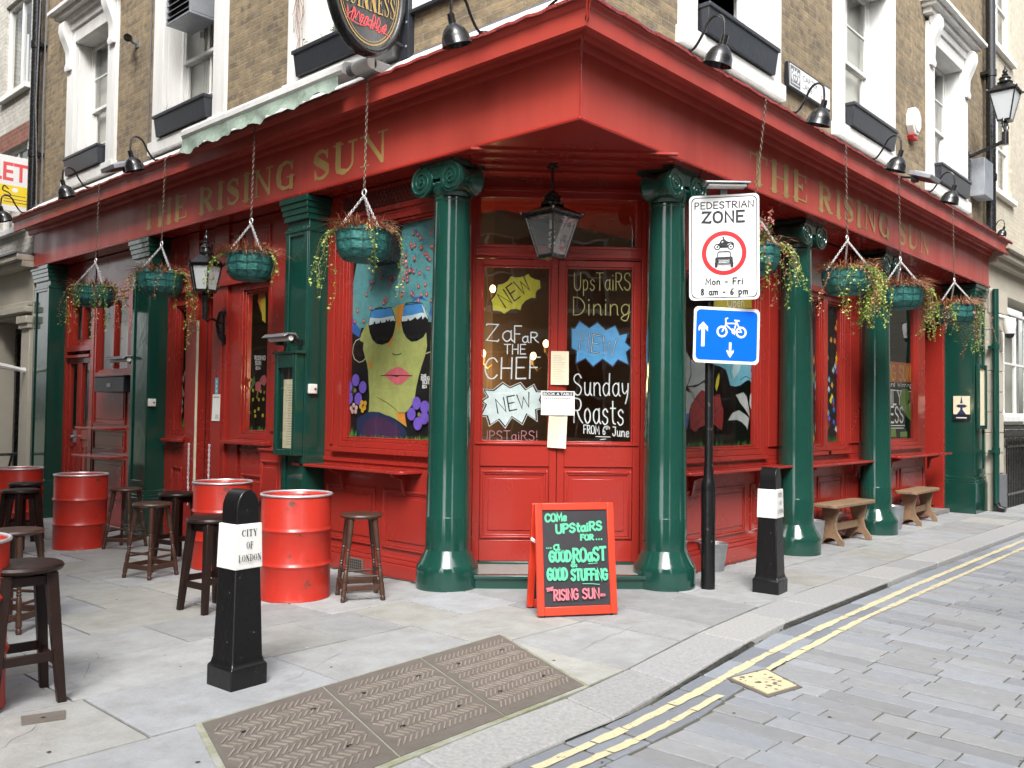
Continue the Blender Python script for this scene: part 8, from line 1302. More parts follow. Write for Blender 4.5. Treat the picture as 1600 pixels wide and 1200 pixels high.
m = MB(GALV, FL); m.box(8.30, 8.42, D_L+.2005, D_L+.208, 1.83, 1.88); build(m, "latch", o, BBo)
def switch(x, y, z, label):
    o = thing("outdoor_socket", label, "socket", (x, y, z), group="white sockets on the pilasters"); m = MB(PLASTIC); m.box(x-.05, x+.05, y-.035, y-.001, z-.05, z+.05); build(m, "case", o, (x, y, z), bevel=.008)
    m = MB(SIGNK); m.tube([(x+.02, y-.0355, z), (x+.02, y-.045, z)], .011, 8); build(m, "keyhole", o, (x, y, z))
switch(5.305, FL((0, 0, 0)).y+3.55, 1.765, "white socket on the side of the pilaster with the menu case")
switch(5.285, FL((0, 0, 0)).y+7.08, 1.615, "white socket on the side of the second pilaster by the doorway")
# black loudspeaker box hung in front of the mural
o = thing("loudspeaker", "black loudspeaker fixed over the mural behind the hanging basket", "loudspeaker", tuple(FL((2.66, D_L, 3.0))))
m = MB(BLACK, FL); m.box(2.44, 2.78, D_L-.05, D_L+.13, 2.98, 3.36); build(m, "cabinet", o, tuple(FL((2.66, D_L, 3.0))), bevel=.012)
m = MB(DARKM, FL); m.box(2.47, 2.75, D_L+.1305, D_L+.135, 3.01, 3.33); build(m, "grille", o, tuple(FL((2.66, D_L, 3.0))))
# papers
def sheet(fr, u0, u1, d, z0, z1, mm, name, label, deco, tilt=0.0, curl=.012):
    org = tuple(fr(((u0+u1)/2, d, z0))); m = MB(mm, fr); n_ = 8; vs = []; c, s = math.cos(tilt), math.sin(tilt); cu, cz = (u0+u1)/2, z1
    def P(a, t, e=0.0):
        x = u0+(u1-u0)*a-cu; z = z0+(z1-z0)*t-cz
        return (cu+x*c-z*s, d+.002+curl*(1-t)**2*(.5+a)+e, cz+x*s+z*c)
    for i in range(n_+1):
        for j in range(n_+1): vs.append(P(i/n_, j/n_))
    m.add(vs, [(i*(n_+1)+j, (i+1)*(n_+1)+j, (i+1)*(n_+1)+j+1, i*(n_+1)+j+1) for i in range(n_) for j in range(n_)])
    deco(m, P); return single(m, name, label, "notice", org, recalc=False)
def lines(k, a0=.12, a1=.88, t0=.08, t1=.92, w=.006):
    def f(m, P):
        m.use(INK); r_ = random.Random(k)
        for q in range(k):
            t = t0+(t1-t0)*q/k; b = a1-r_.uniform(0, .35); ns = 6
            top = [P(a0+(b-a0)*i/ns, t+w, .0012) for i in range(ns+1)]; bot = [P(a0+(b-a0)*i/ns, t, .0012) for i in range(ns+1)]
            m.add(top+bot, [(i, i+1, ns+2+i, ns+1+i) for i in range(ns)])
    return f
sheet(FD, .735, .905, .006, 1.82, 2.14, PAPERC, "taped_menu", "upper cream menu sheet taped across the gap of the entrance doors", lines(16))
sheet(FD, .725, .90, .006, 1.22, 1.56, PAPERC, "taped_menu", "lower cream menu sheet curling out under the booking card", lines(17), R(-3), .03)
def card(m, P):
    m.use(SIGNK); m.add([P(.04, .80, .001), P(.96, .80, .001), P(.96, .96, .001), P(.04, .96, .001)], [(0, 1, 2, 3)])
    m.use(SIGNW); type_text(m, "BOOK A TABLE", 0, 0, 1, lambda a, b: P(.07+a*.86, .825+b*.11, .0018), width=1.0, bold=.02)
    m.use(INK)
    for q in range(14): m.add([P(.08+q*.058, .68, .001), P(.12+q*.058, .68, .001), P(.12+q*.058, .72, .001), P(.08+q*.058, .72, .001)], [(0, 1, 2, 3)])
sheet(FD, .645, .965, .012, 1.53, 1.76, PAPER, "booking_card", "white card headed BOOK A TABLE taped across the entrance doors", card, 0, .006)
def poster(m, P):
    lines(5, .15, .85, .08, .26, .012)(m, P); m.use(INK); m.add([P(.1, .88, .001), P(.9, .88, .001), P(.9, .91, .001), P(.1, .91, .001)], [(0, 1, 2, 3)])
sheet(FL, 5.60, 5.78, D_L+.046, 1.40, 1.72, PAPER, "door_poster", "small white poster on the red post by the side street doorway", poster, 0, .006)
m = MB(PM['cyan'], FL); m.box(5.66, 5.73, D_L+.046, D_L+.048, 1.723, 1.92); m.use(SIGNW)
for z in (1.76, 1.82, 1.875): m.lathe([(.001, 0), (.012, 0)], 0, 0, 0, 8) if False else m.poly([(5.695+.014*math.cos(k*PI/4), D_L+.0486, z+.014*math.sin(k*PI/4)) for k in range(8)])
single(m, "blue_sticker", "narrow blue sticker with white dots above the small white poster", "sticker", tuple(FL((5.69, D_L+.05, 1.72))), smooth=False, recalc=False)
# plaque on the right pilaster
PX0 = 15.72-.0025
o = thing("fountain_plaque", "cream and dark blue plaque on the rightmost green pilaster", "plaque", (15.7, 4.33, 1.5))
m = MB(PAPERC); m.box(15.695, 15.7195, 4.22, 4.47, 1.62, 1.92); m.use(SIGNK).box(15.694, 15.7195, 4.22, 4.47, 1.52, 1.6195); build(m, "plate", o, (15.7, 4.33, 1.5), smooth=False)
m = MB(PM['navy']); FP = lambda a, b: (15.6935, 4.345-a, b)
for pts in ([(-.02, 1.80), (.02, 1.80), (.004, 1.91), (-.004, 1.91)], [(-.085, 1.755), (-.05, 1.78), (.05, 1.78), (.085, 1.755), (.05, 1.73), (-.05, 1.73)], [(-.018, 1.69), (.018, 1.69), (.018, 1.73), (-.018, 1.73)], [(-.07, 1.62), (.07, 1.62), (.02, 1.69), (-.02, 1.69)]): m.poly([FP(*p) for p in pts])
m.use(SIGNW); m.poly([(15.6932, 4.345-a, b) for a, b in ((-.08, 1.555), (.08, 1.555), (.08, 1.57), (-.08, 1.57))]); build(m, "emblem", o, (15.7, 4.33, 1.5), smooth=False, recalc=False)
# second menu case on the right pilaster's front, camera on the cream building
o = thing("narrow_menu_case", "narrow green menu case on the front of the rightmost pilaster", "menu case", tuple(FR((10.8, 0, 1.3))))
m = MB(GREEN, FR); bars(m, 10.62, 11.10, 1.38, 2.45, -.049, .0, .06); build(m, "frame", o, tuple(FR((10.8, 0, 1.3))), bevel=.005)
m = MB(PAPERC, FR); m.box(10.6805, 11.0395, -.0485, -.03, 1.4405, 2.3895); build(m, "menu", o, tuple(FR((10.8, 0, 1.3))), smooth=False)
CO = tuple(FR((11.5, .1, 3.0))); o = thing("dome_camera", "white dome camera on the cream stone pillar at the far right", "camera", CO)
m = MB(PLASTIC, FR); m.tube([(11.35, .06, 3.32), (11.40, .12, 3.30), (11.50, .22, 3.27)], .028, 8); m.lathe([(.02, 3.28), (.09, 3.26), (.105, 3.18), (.095, 3.06), (.08, 3.0)], 11.52, .24, 0, 16); build(m, "housing", o, CO)
m = MB(SIGNK, FR); m.sphere((11.52, .24, 2.99), .075, 14, 8); build(m, "lens_dome", o, CO)
# lit bulbs inside the pub, seen through the door glass
FI = Frame((6.9, 6.9, 0), (q2, -q2, 0), (-q2, -q2, 0))
bl = [(.06, 2.86, "lit bulb seen top left through the left door pane"), (.20, 2.92, "lit bulb seen beside the yellow painted burst"), (.10, 2.20, "lit bulb seen low on the left behind the left door pane"), (.80, 2.32, "lit bulb seen right behind the left door pane"), (.66, 2.18, "lit bulb seen low right behind the left door pane")]
for i, (u, z, lab) in enumerate(bl):
    org = tuple(FI((u, 0, z))); o = thing("wall_bulb", lab, "lamp", org, group="lit bulbs inside the pub")
    m = MB(BULB, FI); m.sphere((u, 0, z), .034, 10, 6, 1.3); build(m, "bulb", o, org)
    m = MB(GOLD, FI); m.lathe([(.02, z-.10), (.024, z-.05), (.03, z-.045)], u, 0, 0, 8); m.tube([(u, 0, z-.10), (u+.05, -.05, z-.16), (u+.1, -.1, z-.12)], .008, 6); build(m, "holder", o, org)

for i_, (u, d_, z) in enumerate(((-.25, .1, 2.1), (.25, .1, 1.9))):   # the bulbs' own light in the room behind the door
    l_ = bpy.data.lights.new("bulb_glow", 'POINT'); l_.energy = 11; l_.color = (1, .68, .36); l_.shadow_soft_size = .08
    lo_ = bpy.data.objects.new("bulb_glow", l_); COL.objects.link(lo_); lo_.location = FI((u, d_, z))
# ------------------------------------------------------------------ bollards
def bollard_proto():
    o = thing("bollard", "x", "bollard", (0, 0, 0), group="City of London bollards")
    b, t, p = .098, .072, .118
    def sec(h, e=0.0, z=None): return [(-h-e, -h-e, z), (h+e, -h-e, z), (h+e, h+e, z), (-h-e, h+e, z)]
    at = lambda z: b+(t-b)*(z-.16)/(.98-.16)
    m = MB(BLACKWORN); m.loft([sec(p, 0, -.05), sec(p, 0, .115), sec(p-.012, 0, .128), sec(at(.14), .003, .145), sec(at(.16), 0, .16), sec(at(.66), 0, .66)], True, True)
    m.loft([sec(at(.66), -.004, .655), sec(at(.9), -.004, .905)], True, True)
    # arched top: a vault running front to back
    h = t+.001; prof = [(-h, .90)]+[(-h*math.cos(a)*1.0, .985+.112*math.sin(a)) for a in [i*PI/14 for i in range(15)]]+[(h, .90)]
    m.prism(prof, lambda a, q, tt: (a, tt, q), -h, h)
    build(m, "shaft", o, bevel=.006, sharp=30)
    m = MB(WHITE); m.loft([sec(at(.655), .008, .655), sec(at(.905), .010, .905)], True, True); build(m, "white_band", o, bevel=.004)
    for k, (lab) in enumerate(("front", "side")):
        pass
    for face in (0, 1):
        hh = at(.78)+.0115
        f_ = layers(0, 2e-4, (lambda a, q, d: (a, -hh-d-(-.0)*0-((.78-q)*.03), q)) if face == 0 else (lambda a, q, d: (hh+d+(.78-q)*.03, a, q)))
        for s_, w_, z in (("CITY", .098, .838), ("OF", .044, .770), ("LONDON", .145, .700)):
            m = MB(LETRED if face else BLACKWORN); serif_word(m, s_, (-w_/2, z), (w_, 0), (0, .036), f_); build(m, "lettering", o, smooth=False, recalc=False)
    return o
bo = bollard_proto(); bo.location = (2.675, 4.525, 0); bo.rotation_euler = (0, 0, R(4)); bo["label"] = "black and white bollard reading CITY OF LONDON beside the cellar hatch"
dup(bo, (7.34, 3.60, 0), R(6), "black and white bollard by the kerb right of the road sign post", scale=(1, 1, 1.0))

# ------------------------------------------------------------------ drums used as tables
def drum_proto():
    o = thing("red_drum", "x", "drum", (0, 0, 0), group="red oil drum tables")
    r, h = .288, .865; prof = [(r-.01, -.02), (r, .0), (r+.004, .012), (r, .022)]
    for zc in (.29, .575):
        prof += [(r, zc-.028), (r+.006, zc-.016), (r+.013, zc), (r+.006, zc+.016), (r, zc+.028)]
    prof += [(r, h-.02), (r-.002, h-.012)]
    m = MB(BARREL); m.lathe(prof, n=56, caps=False); m.v = [v*1.0 if v.z < .03 else Vector((v.x*(1+.007*math.sin(3*math.atan2(v.y, v.x)+v.z*7)*math.sin(v.z*9)), v.y*(1+.007*math.sin(4*math.atan2(v.y, v.x)-v.z*5)), v.z)) for v in m.v]; m.lathe([(r-.004, h-.012), (r-.012, h-.03), (.001, h-.034)], n=48, caps=False)
    m.lathe([(.035, h-.033), (.035, h-.018), (.001, h-.018)], .17, .02, 0, 14); build(m, "drum_body", o)
    m = MB(RIM); m.ring((0, 0, h-.006), (1, 0, 0), (0, 1, 0), r+.002, .0105, 56, 8); build(m, "rim", o)
    m = MB(IRON)
    for k in range(5): m.box(-.003+k*.06-.12, .0-.12+k*.06, -r-.0012, -r-.0008, .05, .20) if False else None
    return o
dr = drum_proto()
DR = [(4.28, 6.36, "red drum between the bollard and the stool under the mural window"), (4.68, 8.27, "red drum in front of the side street doorway"), (4.28, 10.80, "red drum left of the turned stools in front of the panelled wall"), (4.32, 12.95, "farthest red drum at the left beside the stone pillar"), (1.385, 5.16, "red drum cut off by the left edge in the foreground")]
for i, (x, y, lab) in enumerate(DR):
    z = g(y)
    if i == 0: dr.location = (x, y, z); dr["label"] = lab; dr.rotation_euler = (0, 0, .4)
    else: dup(dr, (x, y, z), .7*i, lab)

# ------------------------------------------------------------------ stools
def turned_leg(m, p0, p1):
    """lathe-turned leg from foot p0 to seat p1"""
    prof = [(0, .018), (.03, .021), (.055, .018), (.065, .014), (.07, .021), (.22, .021), (.225, .014), (.24, .018), (.30, .021), (.36, .018), (.385, .013), (.40, .020), (.415, .013), (.43, .019), (.445, .013), (.47, .017), (.56, .019), (.60, .014), (.615, .021), (.63, .015), (.66, .022), (1.0, .026)]
    a, b = Vector(p0), Vector(p1); m.tube([a+(b-a)*t for t, _ in prof], [r for _, r in prof], 12)
def stool_turned():
    o = thing("turned_stool", "x", "stool", (0, 0, 0), group="brown turned leg stools"); H = .70
    m = MB(WOODM); m.lathe([(.02, H-.035), (.15, H-.035), (.172, H-.026), (.178, H-.014), (.172, H-.003), (.16, H), (.10, H-.006), (.02, H-.008)], n=40); build(m, "seat", o)
    F_, T_ = .165, .095
    def at(sx, sy, z): k = F_+(T_-F_)*z/(H-.03); return Vector((sx*k, sy*k, z))
    for sx, sy in ((1, 1), (1, -1), (-1, -1), (-1, 1)):
        m = MB(WOODM); turned_leg(m, at(sx, sy, 0), at(sx, sy, H-.03)); build(m, "leg", o)
    z = .11
    for a, b in (((1, 1), (1, -1)), ((1, -1), (-1, -1)), ((-1, -1), (-1, 1)), ((-1, 1), (1, 1))):
        m = MB(WOODM)
        p, q = at(*a, z), at(*b, z); d = (q-p).normalized(); nn = Vector((-d.y, d.x, 0))*.011; p = p+d*.02; q = q-d*.02
        m.hexa([p-nn-Vector((0, 0, .022)), q-nn-Vector((0, 0, .022)), q+nn-Vector((0, 0, .022)), p+nn-Vector((0, 0, .022))], [p-nn+Vector((0, 0, .022)), q-nn+Vector((0, 0, .022)), q+nn+Vector((0, 0, .022)), p+nn+Vector((0, 0, .022))]); build(m, "stretcher", o, bevel=.003)
    for a, b, z in (((1, 1), (1, -1), .235), ((-1, -1), (-1, 1), .235), ((1, -1), (-1, -1), .20), ((-1, 1), (1, 1), .20)): build(MB(WOODM).tube([at(*a, z), (at(*a, z)+at(*b, z))*.5, at(*b, z)], [.009, .012, .009], 8), "rung", o)
    return o
def stool_square():
    o = thing("square_leg_stool", "x", "stool", (0, 0, 0), group="dark square leg stools"); H = .70
    m = MB(WOODD); m.lathe([(.03, H-.04), (.17, H-.04), (.186, H-.034), (.192, H-.02), (.186, H-.006), (.17, H), (.03, H)], n=40); build(m, "seat", o)
    F_, T_ = .158, .105
    def at(sx, sy, z): k = F_+(T_-F_)*z/(H-.04); return Vector((sx*k, sy*k, z))
    for sx, sy in ((1, 1), (1, -1), (-1, -1), (-1, 1)):
        m = MB(WOODD); h0, h1 = .021, .029
        m.hexa([at(sx, sy, 0)+Vector((a*h0, b*h0, 0)) for a, b in ((-1, -1), (1, -1), (1, 1), (-1, 1))], [at(sx, sy, H-.04)+Vector((a*h1, b*h1, 0)) for a, b in ((-1, -1), (1, -1), (1, 1), (-1, 1))]); build(m, "leg", o, bevel=.004)
    for (a, b), z in ((((1, 1), (1, -1)), .20), (((1, -1), (-1, -1)), .235), (((-1, -1), (-1, 1)), .20), (((-1, 1), (1, 1)), .235), (((1, 1), (1, -1)), .62), (((1, -1), (-1, -1)), .62), (((-1, -1), (-1, 1)), .62), (((-1, 1), (1, 1)), .62)):
        p, q = at(*a, z), at(*b, z); d = (q-p).normalized(); nn = Vector((-d.y, d.x, 0))*.010; p = p+d*.022; q = q-d*.022; v = Vector((0, 0, .024))
        build(MB(WOODD).hexa([p-nn-v, q-nn-v, q+nn-v, p+nn-v], [p-nn+v, q-nn+v, q+nn+v, p+nn+v]), "stretcher" if z < .5 else "apron", o, bevel=.003)
    return o
st = stool_turned()
for i, (x, y, a, lab) in enumerate([(4.62, 5.92, -.5, "turned brown stool under the mural window, nearest the corner column"), (3.92, 8.22, .30, "turned brown stool standing out on the paving left of the doorway drum"), (4.62, 10.35, .55, "turned brown stool against the wall by the second pilaster"), (2.28, 6.85, .6, "turned brown stool half hidden behind the foreground stool")]):
    if i == 0: st.location = (x, y, g(y)); st.rotation_euler = (0, 0, a); st["label"] = lab
    else: dup(st, (x, y, g(y)), a, lab)
sq = stool_square()
for i, (x, y, a, lab) in enumerate([(1.725, 5.07, R(-5), "large dark stool in the left foreground"), (3.62, 10.78, .35, "dark square leg stool in front of the two far drums"), (3.55, 6.42, .10, "dark stool half hidden behind the left bollard"), (4.58, 9.02, .2, "dark stool tucked behind the drum by the doorway"), (4.08, 12.0, .9, "dark stool at the far left beside the farthest drum"), (4.78, 7.45, .7, "dark stool between the two nearer drums")]):
    if i == 0: sq.location = (x, y, g(y)); sq.rotation_euler = (0, 0, a); sq["label"] = lab; sq.scale = (1.02, 1.02, 1.03)
    else: dup(sq, (x, y, g(y)), a, lab)
    if i == 0: pass

# ------------------------------------------------------------------ A-board
def aboard():
    o = thing("chalkboard_sign", "red framed chalkboard A-board with green writing in front of the corner door", "A-board", (5.46, 4.34, 0), YAW-PI/2+R(13))
    # local: x right, y away from viewer, z up; front leaf leans back
    def leaf(sg):
        lean = R(9); return Frame((0, -.17*sg, .012), (1, 0, 0), (0, -sg*math.cos(lean), sg*0-math.sin(lean)*-1), (0, sg*math.sin(lean), math.cos(lean)))
    w, h = .318, .848
    ff = leaf(1)
    m = MB(REDB, ff); bars(m, -w, w, .0, h, -.018, .018, .055, .055, .065); build(m, "front_frame", o, bevel=.005)
    m = MB(BOARD, ff); m.box(-w+.0555, w-.0555, -.012, .006, .0655, h-.0555); build(m, "board", o, smooth=False)
    x0, x1, z0, z1 = -w+.06, w-.06, .07, h-.06; W_, H_ = x1-x0, z1-z0
    mint = mat("paint_mint", (.10, .50, .30), .6, var=(30, .3)); pinkp = mat("paint_pink", (.62, .16, .20), .6, var=(30, .3))
    m = MB(mint, ff); f_ = layers(.0065, 2.5e-4)
    def T(s, sx, t, wd, ht, wid, rise=0.0): hand_text(m, s, (x0+sx*W_, z0+t*H_), (wd*W_, rise*W_), (0, ht*H_), wid*1.3, f_)
    T("COMe", .04, .885, .33, .080, .0115, .015); T("UPStaiRS", .20, .760, .72, .090, .0130, .045); T("FOR", .58, .685, .20, .055, .0105); T("...", .82, .687, .10, .05, .010)
    T("...", .04, .605, .08, .05, .009); T("a", .15, .585, .09, .09, .0105); T("GOOD", .085, .465, .33, .105, .0150); T("ROaST", .45, .455, .51, .135, .0155, .02)
    T("&", .41, .405, .09, .055, .0105); T("GOOD", .045, .275, .30, .115, .0150); T("STUFFiNG", .41, .265, .56, .11, .0145, -.005)
    m.ribbon([(x0+.68*W_, z0+.432*H_), (x0+.82*W_, z0+.438*H_)], .005, f_()); m.ribbon([(x0+.58*W_, z0+.225*H_), (x0+.72*W_, z0+.222*H_), (x0+.84*W_, z0+.212*H_)], .005, f_())
    m.use(pinkp); T("THE", .02, .155, .10, .030, .007, .02); T("RISING", .13, .062, .37, .105, .0105, .01); T("SUN", .57, .072, .26, .10, .0105); T("EC4", .85, .09, .07, .022, .0045)
    build(m, "chalk_lettering", o, smooth=False, recalc=False)
    fb = Frame((0, .17, .012), (1, 0, 0), (0, math.cos(R(9)), math.sin(R(9))), (0, -math.sin(R(9)), math.cos(R(9))))
    m = MB(REDB, fb); bars(m, -w, w, .0, h-.01, -.018, .018, .055, .055, .065); build(m, "back_frame", o, bevel=.005)
    m = MB(BOARD, fb); m.box(-w+.0555, w-.0555, -.012, .006, .0655, h-.0655); build(m, "back_board", o, smooth=False)
    m = MB(BLACK)
    for sx in (-.27, .27):
        for sy in (-.17, .17): m.lathe([(.014, -.004), (.014, .016), (.012, .018)], sx, sy, 0, 8)
    build(m, "rubber_foot", o)
    m = MB(CHAINW); m.tube([(-.305, -.075, .58), (-.312, -.03, .555), (-.312, .03, .555), (-.305, .075, .58)], .006, 5)
    for k in range(7): m.ring((-.312, -.06+k*.02, .56), (1, 0, 0) if k % 2 else (0, 1, 0), (0, 0, 1), .011, .004, 8, 4)
    build(m, "stay_chain", o)
aboard()

# ------------------------------------------------------------------ benches and buckets
def bench_proto():
    o = thing("wooden_bench", "x", "bench", (0, 0, 0), group="weathered wooden benches"); L_, D_, H = .60, .16, .50
    m = MB(WOODB); r = .07
    pts = []
    for cx, cyy, a0 in ((L_-r, D_-r, 0), (-L_+r, D_-r, PI/2), (-L_+r, -D_+r, PI), (L_-r, -D_+r, 1.5*PI)): pts += [(cx+r*math.cos(a0+k*PI/12), cyy+r*math.sin(a0+k*PI/12)) for k in range(7)]
    m.prism(pts, lambda a, b, t: (a, b, t), H-.045, H); build(m, "seat", o, bevel=.010)
    pf_ = [(.10, H-.0455), (.105, .40), (.085, .33), (.07, .24), (.09, .16), (.135, .09), (.165, .05), (.165, 0), (.10, 0), (.085, .04), (.05, .075), (0, .085)]
    prof = pf_+[(-a, b) for a, b in pf_[-2::-1]]
    for sx in (-.40, .40):
        m = MB(WOODB); m.prism(prof, lambda a, b, t: (t, a, b), sx-.02, sx+.02); build(m, "leg", o, bevel=.005)
    m = MB(WOODB); m.box(-.379, .379, -.015, .015, .16, .25); m.box(-.50, .50, -.135, -.11, .40, .4545) if False else None; build(m, "stretcher", o, bevel=.004)
    return o
be = bench_proto(); be.location = (10.93, 4.37, 0); be.rotation_euler = (0, 0, R(-2)); be["label"] = "nearer weathered bench between the two right round columns"
dup(be, (13.72, 4.40, 0), R(2), "farther lighter bench between the last round column and the dark side doorway")
def bucket_proto():
    o = thing("metal_bucket", "x", "bucket", (0, 0, 0), group="galvanised buckets by the columns")
    m = MB(GALV); m.lathe([(.095, 0), (.100, .004), (.104, .05), (.107, .052), (.111, .10), (.114, .10), (.128, .24), (.131, .242), (.137, .31), (.142, .318), (.137, .322), (.130, .31), (.100, .03), (.001, .02)], n=28, caps=False); build(m, "pail", o)
    m = MB(GALV); P = [(.14*math.cos(a), .02+.05*math.sin(a)*0-.13*math.sin(a)*.35, .30-.10*math.sin(a)) for a in [PI*k/12 for k in range(13)]]; m.tube(P, .004, 6); build(m, "handle", o)
    return o
bu = bucket_proto(); bu.location = (10.17, 4.45, 0); bu["label"] = "metal bucket between the second round column and the nearer bench"
dup(bu, (12.72, 4.40, 0), 1.0, "metal bucket between the last round column and the farther bench"); dup(bu, (7.93, 4.50, 0), 2.0, "metal bucket in the corner behind the road sign post", scale=(1.05, 1.05, .85))

# ------------------------------------------------------------------ road sign post
PP = Vector((7.055, 4.053, 0))
o = thing("road_sign_post", "black post carrying a pedestrian zone sign above a blue cycle sign", "road sign", tuple(PP))
m = MB(BLACKWORN); m.lathe([(.062, -.05), (.062, .93), (.056, .96), (.045, 1.0), (.044, 1.06), (.038, 1.09), (.038, 3.42)], PP.x, PP.y, 0, 24); m.lathe([(.066, .88), (.066, .92)], PP.x, PP.y, 0, 20); build(m, "post", o, tuple(PP))
def plate(c, yaw, w, h, r, roll, name, base, draw, border=None):
    """c centre of the plate, normal turned by yaw about z from the street corner direction"""
    n_ = Vector((-math.cos(yaw), -math.sin(yaw), 0)); u_ = Vector((math.sin(yaw), -math.cos(yaw), 0)); z_ = Vector((0, 0, 1))
    u2 = u_*math.cos(roll)+z_*math.sin(roll); z2 = z_*math.cos(roll)-u_*math.sin(roll)
    fr = Frame(c, u2, n_, z2); pts = []
    for cx, cz, a0 in ((w/2-r, h/2-r, 0), (-w/2+r, h/2-r, PI/2), (-w/2+r, -h/2+r, PI), (w/2-r, -h/2+r, 1.5*PI)): pts += [(cx+r*math.cos(a0+k*PI/10), cz+r*math.sin(a0+k*PI/10)) for k in range(6)]
    m = MB(LEAD, fr); m.prism(pts, lambda a, b, t: (a, t, b), -.012, -.0005); m.use(base); m.prism(pts, lambda a, b, t: (a, t, b), -.0004, .0025)
    m.use(LEAD); m.box(-.05, .05, -.06, -.0125, h*.25, h*.25+.04); m.box(-.05, .05, -.06, -.0125, -h*.25, -h*.25+.04)
    p = build(m, name, o, tuple(PP), smooth=False)
    draw(fr, p, pts)
def disc(m, cx, cz, r, d, n_=36): m.poly([(cx+r*math.cos(2*PI*k/n_), d, cz+r*math.sin(2*PI*k/n_)) for k in range(n_)])
def annulus(m, cx, cz, r0, r1, d, n_=48):
    m.loft([[(cx+r*math.cos(2*PI*k/n_), d, cz+r*math.sin(2*PI*k/n_)) for k in range(n_)] for r in (r0, r1)], True, False)
def inset_ring(m, pts, s, d):  # thin border following the outline
    k0, k1 = s; mk = lambda k: [(a*(1-k/abs(max(p[0] for p in pts))), d, b*(1-k/abs(max(p[1] for p in pts)))) for a, b in pts]
    m.loft([mk(k0), mk(k1)], True, False)
def draw_zone(fr, p, pts):
    k_ = .95; fr = Frame(fr.o, fr.u*k_, fr.d, fr.z*.97)
    m = MB(SIGNK, fr); inset_ring(m, pts, (.004, .012), .0030); q = lambda a, b: (a, .0031, b)
    f1 = layers(.0031, 1e-4)
    for s_, x_, z_, w_, h_, k_ in (("PEDESTRIAN", -.27, .362, .54, .060, .0115), ("ZONE", -.20, .232, .385, .098, .021), ("Mon - Fri", -.17, -.345, .34, .058, .0115), ("8 am - 6 pm", -.215, -.438, .43, .056, .0112)): hand_text(m, s_, (x_, z_), (w_, 0), (0, h_), k_, f1, .17)
    m.use(SIGNR); annulus(m, 0, -.055, .205, .163, .0031)
    m.use(SIGNK); f_ = layers(.0031, 2e-4); cz = .015
    for cx in (-.062, .062):                     # motor cycle
        annulus(m, cx, cz-.012, .030, .019, .0033, 24); disc(m, cx, cz-.012, .009, .0034, 14)
    pl = lambda P_: m.poly([(a, f_()(0, 0)[1], b) for a, b in P_])
    pl([(-.036, cz-.022), (.032, cz-.022), (.036, cz), (.030, cz+.012), (.06, cz+.024), (.088, cz+.005), (.095, cz-.004), (.088, cz+.022), (.066, cz+.036), (.040, cz+.034), (.020, cz+.044), (.004, cz+.060), (-.010, cz+.062), (-.014, cz+.045), (-.004, cz+.036), (-.012, cz+.026), (-.024, cz+.028), (-.030, cz+.040), (-.036, cz+.038), (-.044, cz+.020), (-.058, cz+.018), (-.040, cz+.008)])
    disc(m, -.006, cz+.072, .010, .0048, 14); m.ribbon([(-.060, cz-.010), (-.036, cz+.024), (-.022, cz+.052)], .007, f_()); m.ribbon([(-.012, cz+.052), (-.030, cz+.030)], .007, f_())
    c = -.115                                    # car from the front
    m.ribbon([(-.062, c+.02), (-.058, c+.062), (-.046, c+.074), (.046, c+.074), (.058, c+.062), (.062, c+.02)], .008, f_())
    pl([(-.066, c+.026), (.066, c+.026), (.080, c+.016), (.082, c-.030), (.05, c-.034), (.05, c+.004), (-.05, c+.004), (-.05, c-.034), (-.082, c-.030), (-.080, c+.016)])
    for sx in (-1, 1): pl([(sx*.074-.013, c-.028), (sx*.074+.013, c-.028), (sx*.072+.012, c-.070), (sx*.072-.012, c-.070)])
    for zz in (-.008, -.020, -.034): m.ribbon([(-.055, c+zz), (.055, c+zz)], .005, f_())
    m.ribbon([(-.075, c-.042), (.075, c-.042)], .007, f_())
    m.use(SIGNW); disc(m, -.064, c-.004, .016, .0078, 18); disc(m, .064, c-.004, .016, .0078, 18)
    build(m, "sign_face", p, tuple(PP), smooth=False, recalc=False)
def draw_cycle(fr, p, pts):
    m = MB(SIGNB, fr); mk = [(a*.928, .0030, b*.90) for a, b in pts]; m.poly(mk)
    m.use(SIGNW); f_ = layers(.0032, 2e-4); pl = lambda P_: m.poly([(a, f_()(0, 0)[1], b) for a, b in P_])
    pl([(-.222, .115), (-.178, .070), (-.178, .028), (-.206, .056), (-.206, -.105), (-.238, -.105), (-.238, .056), (-.266, .028), (-.266, .070)])
    pl([(.034, -.20), (.068, -.145), (.068, -.125), (.046, -.142), (.046, -.060), (.022, -.060), (.022, -.142), (0, -.125), (0, -.145)])
    for cx in (-.045, .135): annulus(m, cx, .035, .052, .034, .0034, 28)
    R_ = lambda P_, w=.013: m.ribbon(P_, w, f_())
    R_([(-.045, .035), (-.012, .100), (-.014, .150), (.004, .156)]); R_([(-.010, .108), (.082, .112)]); R_([(-.006, .092), (.062, .036)]); R_([(.062, .036), (.090, .135)]); R_([(.090, .118), (.135, .035)]); R_([(.062, .036), (.135, .036)], .011); R_([(.072, .138), (.110, .136)], .016); R_([(.050, .062), (.072, .012)], .010)
    annulus(m, .062, .036, .020, .008, .0062, 18)
    build(m, "sign_face", p, tuple(PP), smooth=False, recalc=False)
plate(Vector((7.041, 3.905, 3.05)), YAW-R(13), .610, .945, .045, R(.5), "zone_plate", SIGNW, draw_zone)
plate(Vector((7.087, 3.90, 2.262)), YAW+R(9), .620, .500, .045, R(-1.2), "cycle_plate", SIGNW, draw_cycle)
m = MB(GALV); c = Vector((7.08, 3.93, 3.60)); u_ = Vector((math.sin(YAW), -math.cos(YAW), 0)); n_ = Vector((-math.cos(YAW), -math.sin(YAW), 0)); fr = Frame(c, u_, n_)
